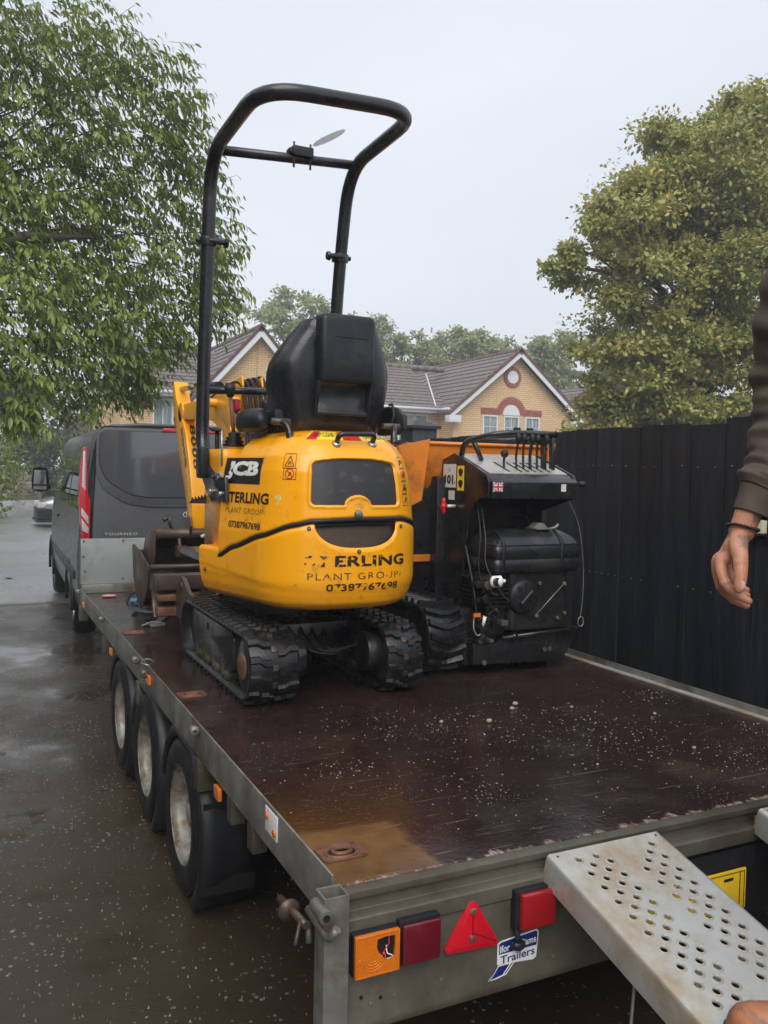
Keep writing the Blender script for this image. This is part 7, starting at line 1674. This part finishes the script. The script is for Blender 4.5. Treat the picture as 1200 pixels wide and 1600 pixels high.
for c, n_, r_, mt in (((.632, -.885, 2.215), 'eye', .012, 'white_paint'), ((.632, -.82, 2.215), 'eye', .012, 'white_paint'), ((.628, -.852, 2.185), 'nose', .017, 'skin'), ((.642, -.852, 2.145), 'mouth', .018, 'red_plastic'), ((.72, -.76, 2.20), 'ear', .022, 'skin'), ((.72, -.945, 2.20), 'ear', .022, 'skin')):
    m = MB(); m.sphere(c, r_, r_*1.1, r_*(.6 if n_ == 'mouth' else 1.2)); m.build(n_, mt, PM)
m = MB(); m.sphere((.745, -.852, 2.245), .098, .092, .085); m.build('hair', 'strap', PM)
m = MB(); a = Vector((.5672, -.5925, 1.4375)); 
nd = (Vector(CAM_POS)-a).normalized(); sx_ = Vector((0, 0, 1)).cross(nd).normalized(); dn = Vector((.06, 0, -1)).normalized()
rings = []
for t in np.linspace(-1, 1, 7):
    w_ = .0068*math.sqrt(max(.15, 1-abs(t)**3.5)); rings.append([tuple(a+dn*(t*.0085)+sx_*(w_*q)+nd*(.0016*(1-q*q)-.0005+.0006*(1-t*t))) for q in np.linspace(-1, 1, 7)])
m.loft(rings, closed=False); m.build('thumb_nail', 'nail', PM)
# bracelet of beads
bc_ = Vector((.6195, -.5445, 1.5405)); ax_ = Vector((.25, .0, 1)).normalized(); e1 = ax_.orthogonal().normalized(); e2 = ax_.cross(e1); bm_ = MB()
for k in range(30):
    a = 2*PI*k/30; bm_.sphere(bc_+(e1*math.cos(a)+e2*math.sin(a))*.0285+Vector((0, 0, .001*math.sin(3*a))), .0034, n=8, m=6)
br_ = bm_.build('bead_bracelet', 'black_print', PM); br_['label'] = 'black bead bracelet'
# hoodie: torso, sleeves with folds, ribbed cuff
def cloth_tube(path, radii, name, mat, parent, folds, n=40, steps=14, rib=0, seed=1, wall=.0):
    rs = np.random.default_rng(seed); bz, rr = seg(path, radii, steps); rings = []; L_ = len(bz); ph = rs.uniform(0, 6, 6)
    for i, p in enumerate(bz):
        t = (bz[min(i+1, L_-1)]-bz[max(i-1, 0)]).normalized(); u_ = Vector((0, 1, 0)); u_ = (u_-t*u_.dot(t)).normalized(); v2 = t.cross(u_); ring = []
        for k in range(n):
            a = 2*PI*k/n; s = i/(L_-1)
            f = sum(am*math.sin(fr*s*PI*2+ph[q]+sh*math.sin(a+ph[q])) for q, (fr, am, sh) in enumerate(folds))
            r_ = rr[i]*(1+f)+(rib*math.cos(a*n/2) if rib else 0); ring.append(tuple(p+(u_*math.cos(a)+v2*math.sin(a))*r_))
        rings.append(ring)
    m = MB(); m.loft(rings, cap=False); o = m.build(name, mat, parent)
    sd_ = o.modifiers.new('t', 'SOLIDIFY'); sd_.thickness = .0035; return o
hd = MB(); hd.loft([[(.745+.14*w_*math.cos(a), -.87+.215*w_*d_*math.sin(a), z) for a in np.linspace(0, 2*PI, 32, endpoint=False)] for z, w_, d_ in ((1.42, 1.05, .86), (1.44, 1.1, .86), (1.55, 1.05, .86), (1.75, 1.08, .88), (1.90, 1.08, .92), (2.0, .95, .95), (2.05, .7, .8), (2.08, .5, .55))]); hd.build('hoodie', 'hoodie', PM)
cloth_tube([(.66, -.665, 2.06), (.682, -.605, 1.95), (.703, -.572, 1.84), (.700, -.567, 1.75), (.679, -.562, 1.675), (.655, -.556, 1.624)], [.085, .078, .072, .064, .052, .047], 'sleeve', 'hoodie', PM, [(2.3, .025, 1.2), (6.5, .045, 2.0), (11, .035, 1.4), (3.7, .03, 2.4)], seed=5)
cloth_tube([(.668, -.559, 1.655), (.659, -.557, 1.632), (.648, -.554, 1.612)], [.040, .054, .040], 'sleeve_fold', 'hoodie', PM, [(1.0, .05, 1.8), (2, .03, 1)], seed=8)
cloth_tube([(.653, -.556, 1.622), (.643, -.553, 1.593), (.6335, -.5505, 1.567)], [.0385, .0355, .0335], 'cuff', 'hoodie', PM, [(1, .012, 1)], rib=.0005, n=120, seed=2)
cloth_tube([(.79, -1.05, 2.0), (.83, -1.14, 1.72), (.765, -1.125, 1.53)], [.085, .068, .045], 'sleeve', 'hoodie', PM, [(5, .04, 2), (9, .03, 1)], seed=6)
for s, nm_ in (((.79, -.81, 1.44), 'R'), ((.77, -.96, 1.44), 'L')):
    kn, an = (jt['knR'], jt['anR']) if nm_ == 'R' else (jt['knL'], jt['anL'])
    cloth_tube([s, kn, (an[0], an[1], an[2]+.03)], [.105, .078, .065], 'trouser_leg', 'trousers', PM, [(5, .03, 2), (8, .03, 1.5)], seed=9)
def boot(toe, heel, zt, zh):
    """boot lofted from heel to toe over its sole"""
    T_, Hh = Vector(toe), Vector(heel); d = (T_-Hh); L_ = d.length; d.normalize(); s = d.cross(Vector((0, 0, 1))).normalized(); u_ = s.cross(d); m = MB(); rings = []
    for t, w_, h in ((0, .022, .05), (.03, .034, .085), (.12, .038, .12), (.25, .038, .14), (.38, .040, .12), (.5, .044, .09), (.65, .049, .072), (.78, .050, .062), (.88, .046, .055), (.95, .036, .046), (.985, .022, .032), (1.0, .008, .018)):
        c = Hh+d*(L_*t); ring = []
        for a in np.linspace(0, 2*PI, 22, endpoint=False):
            ca, sa = math.cos(a), math.sin(a); hh = h*(sa if sa > 0 else 0)
            ring.append(tuple(c+s*w_*(abs(ca)**.75)*(1 if ca > 0 else -1)*(1-.25*max(0, sa))+u_*(hh+.018)))
        rings.append(ring)
    m.loft(rings); b = m.build('boot', 'boot_leather', PM)
    m = MB(); o_ = []
    for t, w_ in ((0, .024), (.03, .036), (.25, .040), (.5, .045), (.68, .052), (.8, .052), (.9, .047), (.96, .036), (1.005, .014)): o_.append((t, w_))
    rings = [[tuple(Hh+d*(L_*t)+s*w_*k+u_*z) for t, w_, k in [(t, w_, 1) for t, w_ in o_]+[(t, w_, -1) for t, w_ in o_[::-1]]] for z in (0, .004, .016, .019)]
    m.loft(rings); m.build('sole', 'boot_sole', b)
    for q in range(5):
        t = .34+.065*q; c = Hh+d*(L_*t)+u_*(.158-.016*q-.010); m = MB(); m.tube([c-s*.022, c+u_*.003, c+s*.022], .0028, 6); m.build('lace', 'strap', b)
boot((.560, -.600, .580), (.80, -.775, .545), 0, 0); boot((.66, -1.10, .456), (.90, -1.22, .43), 0, 0)
# ================================================================ damp air
m_ = bpy.data.materials.new('haze'); m_.use_nodes = True; MATS['haze'] = m_; nt_ = m_.node_tree; nt_.nodes.clear()
pv = nt_.nodes.new('ShaderNodeVolumePrincipled'); pv.inputs['Color'].default_value = (.9, .93, .97, 1); pv.inputs['Density'].default_value = .004; pv.inputs['Anisotropy'].default_value = .2
ho = nt_.nodes.new('ShaderNodeOutputMaterial'); nt_.links.new(pv.outputs[0], ho.inputs['Volume'])
m = MB(); m.box(-70, 95, -25, 75, -1.2, 13.5); o = m.build('haze', 'haze'); tag(o, kind='stuff')
print('objects', len(bpy.data.objects), 'tris', sum(len(o.data.polygons)*2 for o in bpy.data.objects if o.type == 'MESH'))
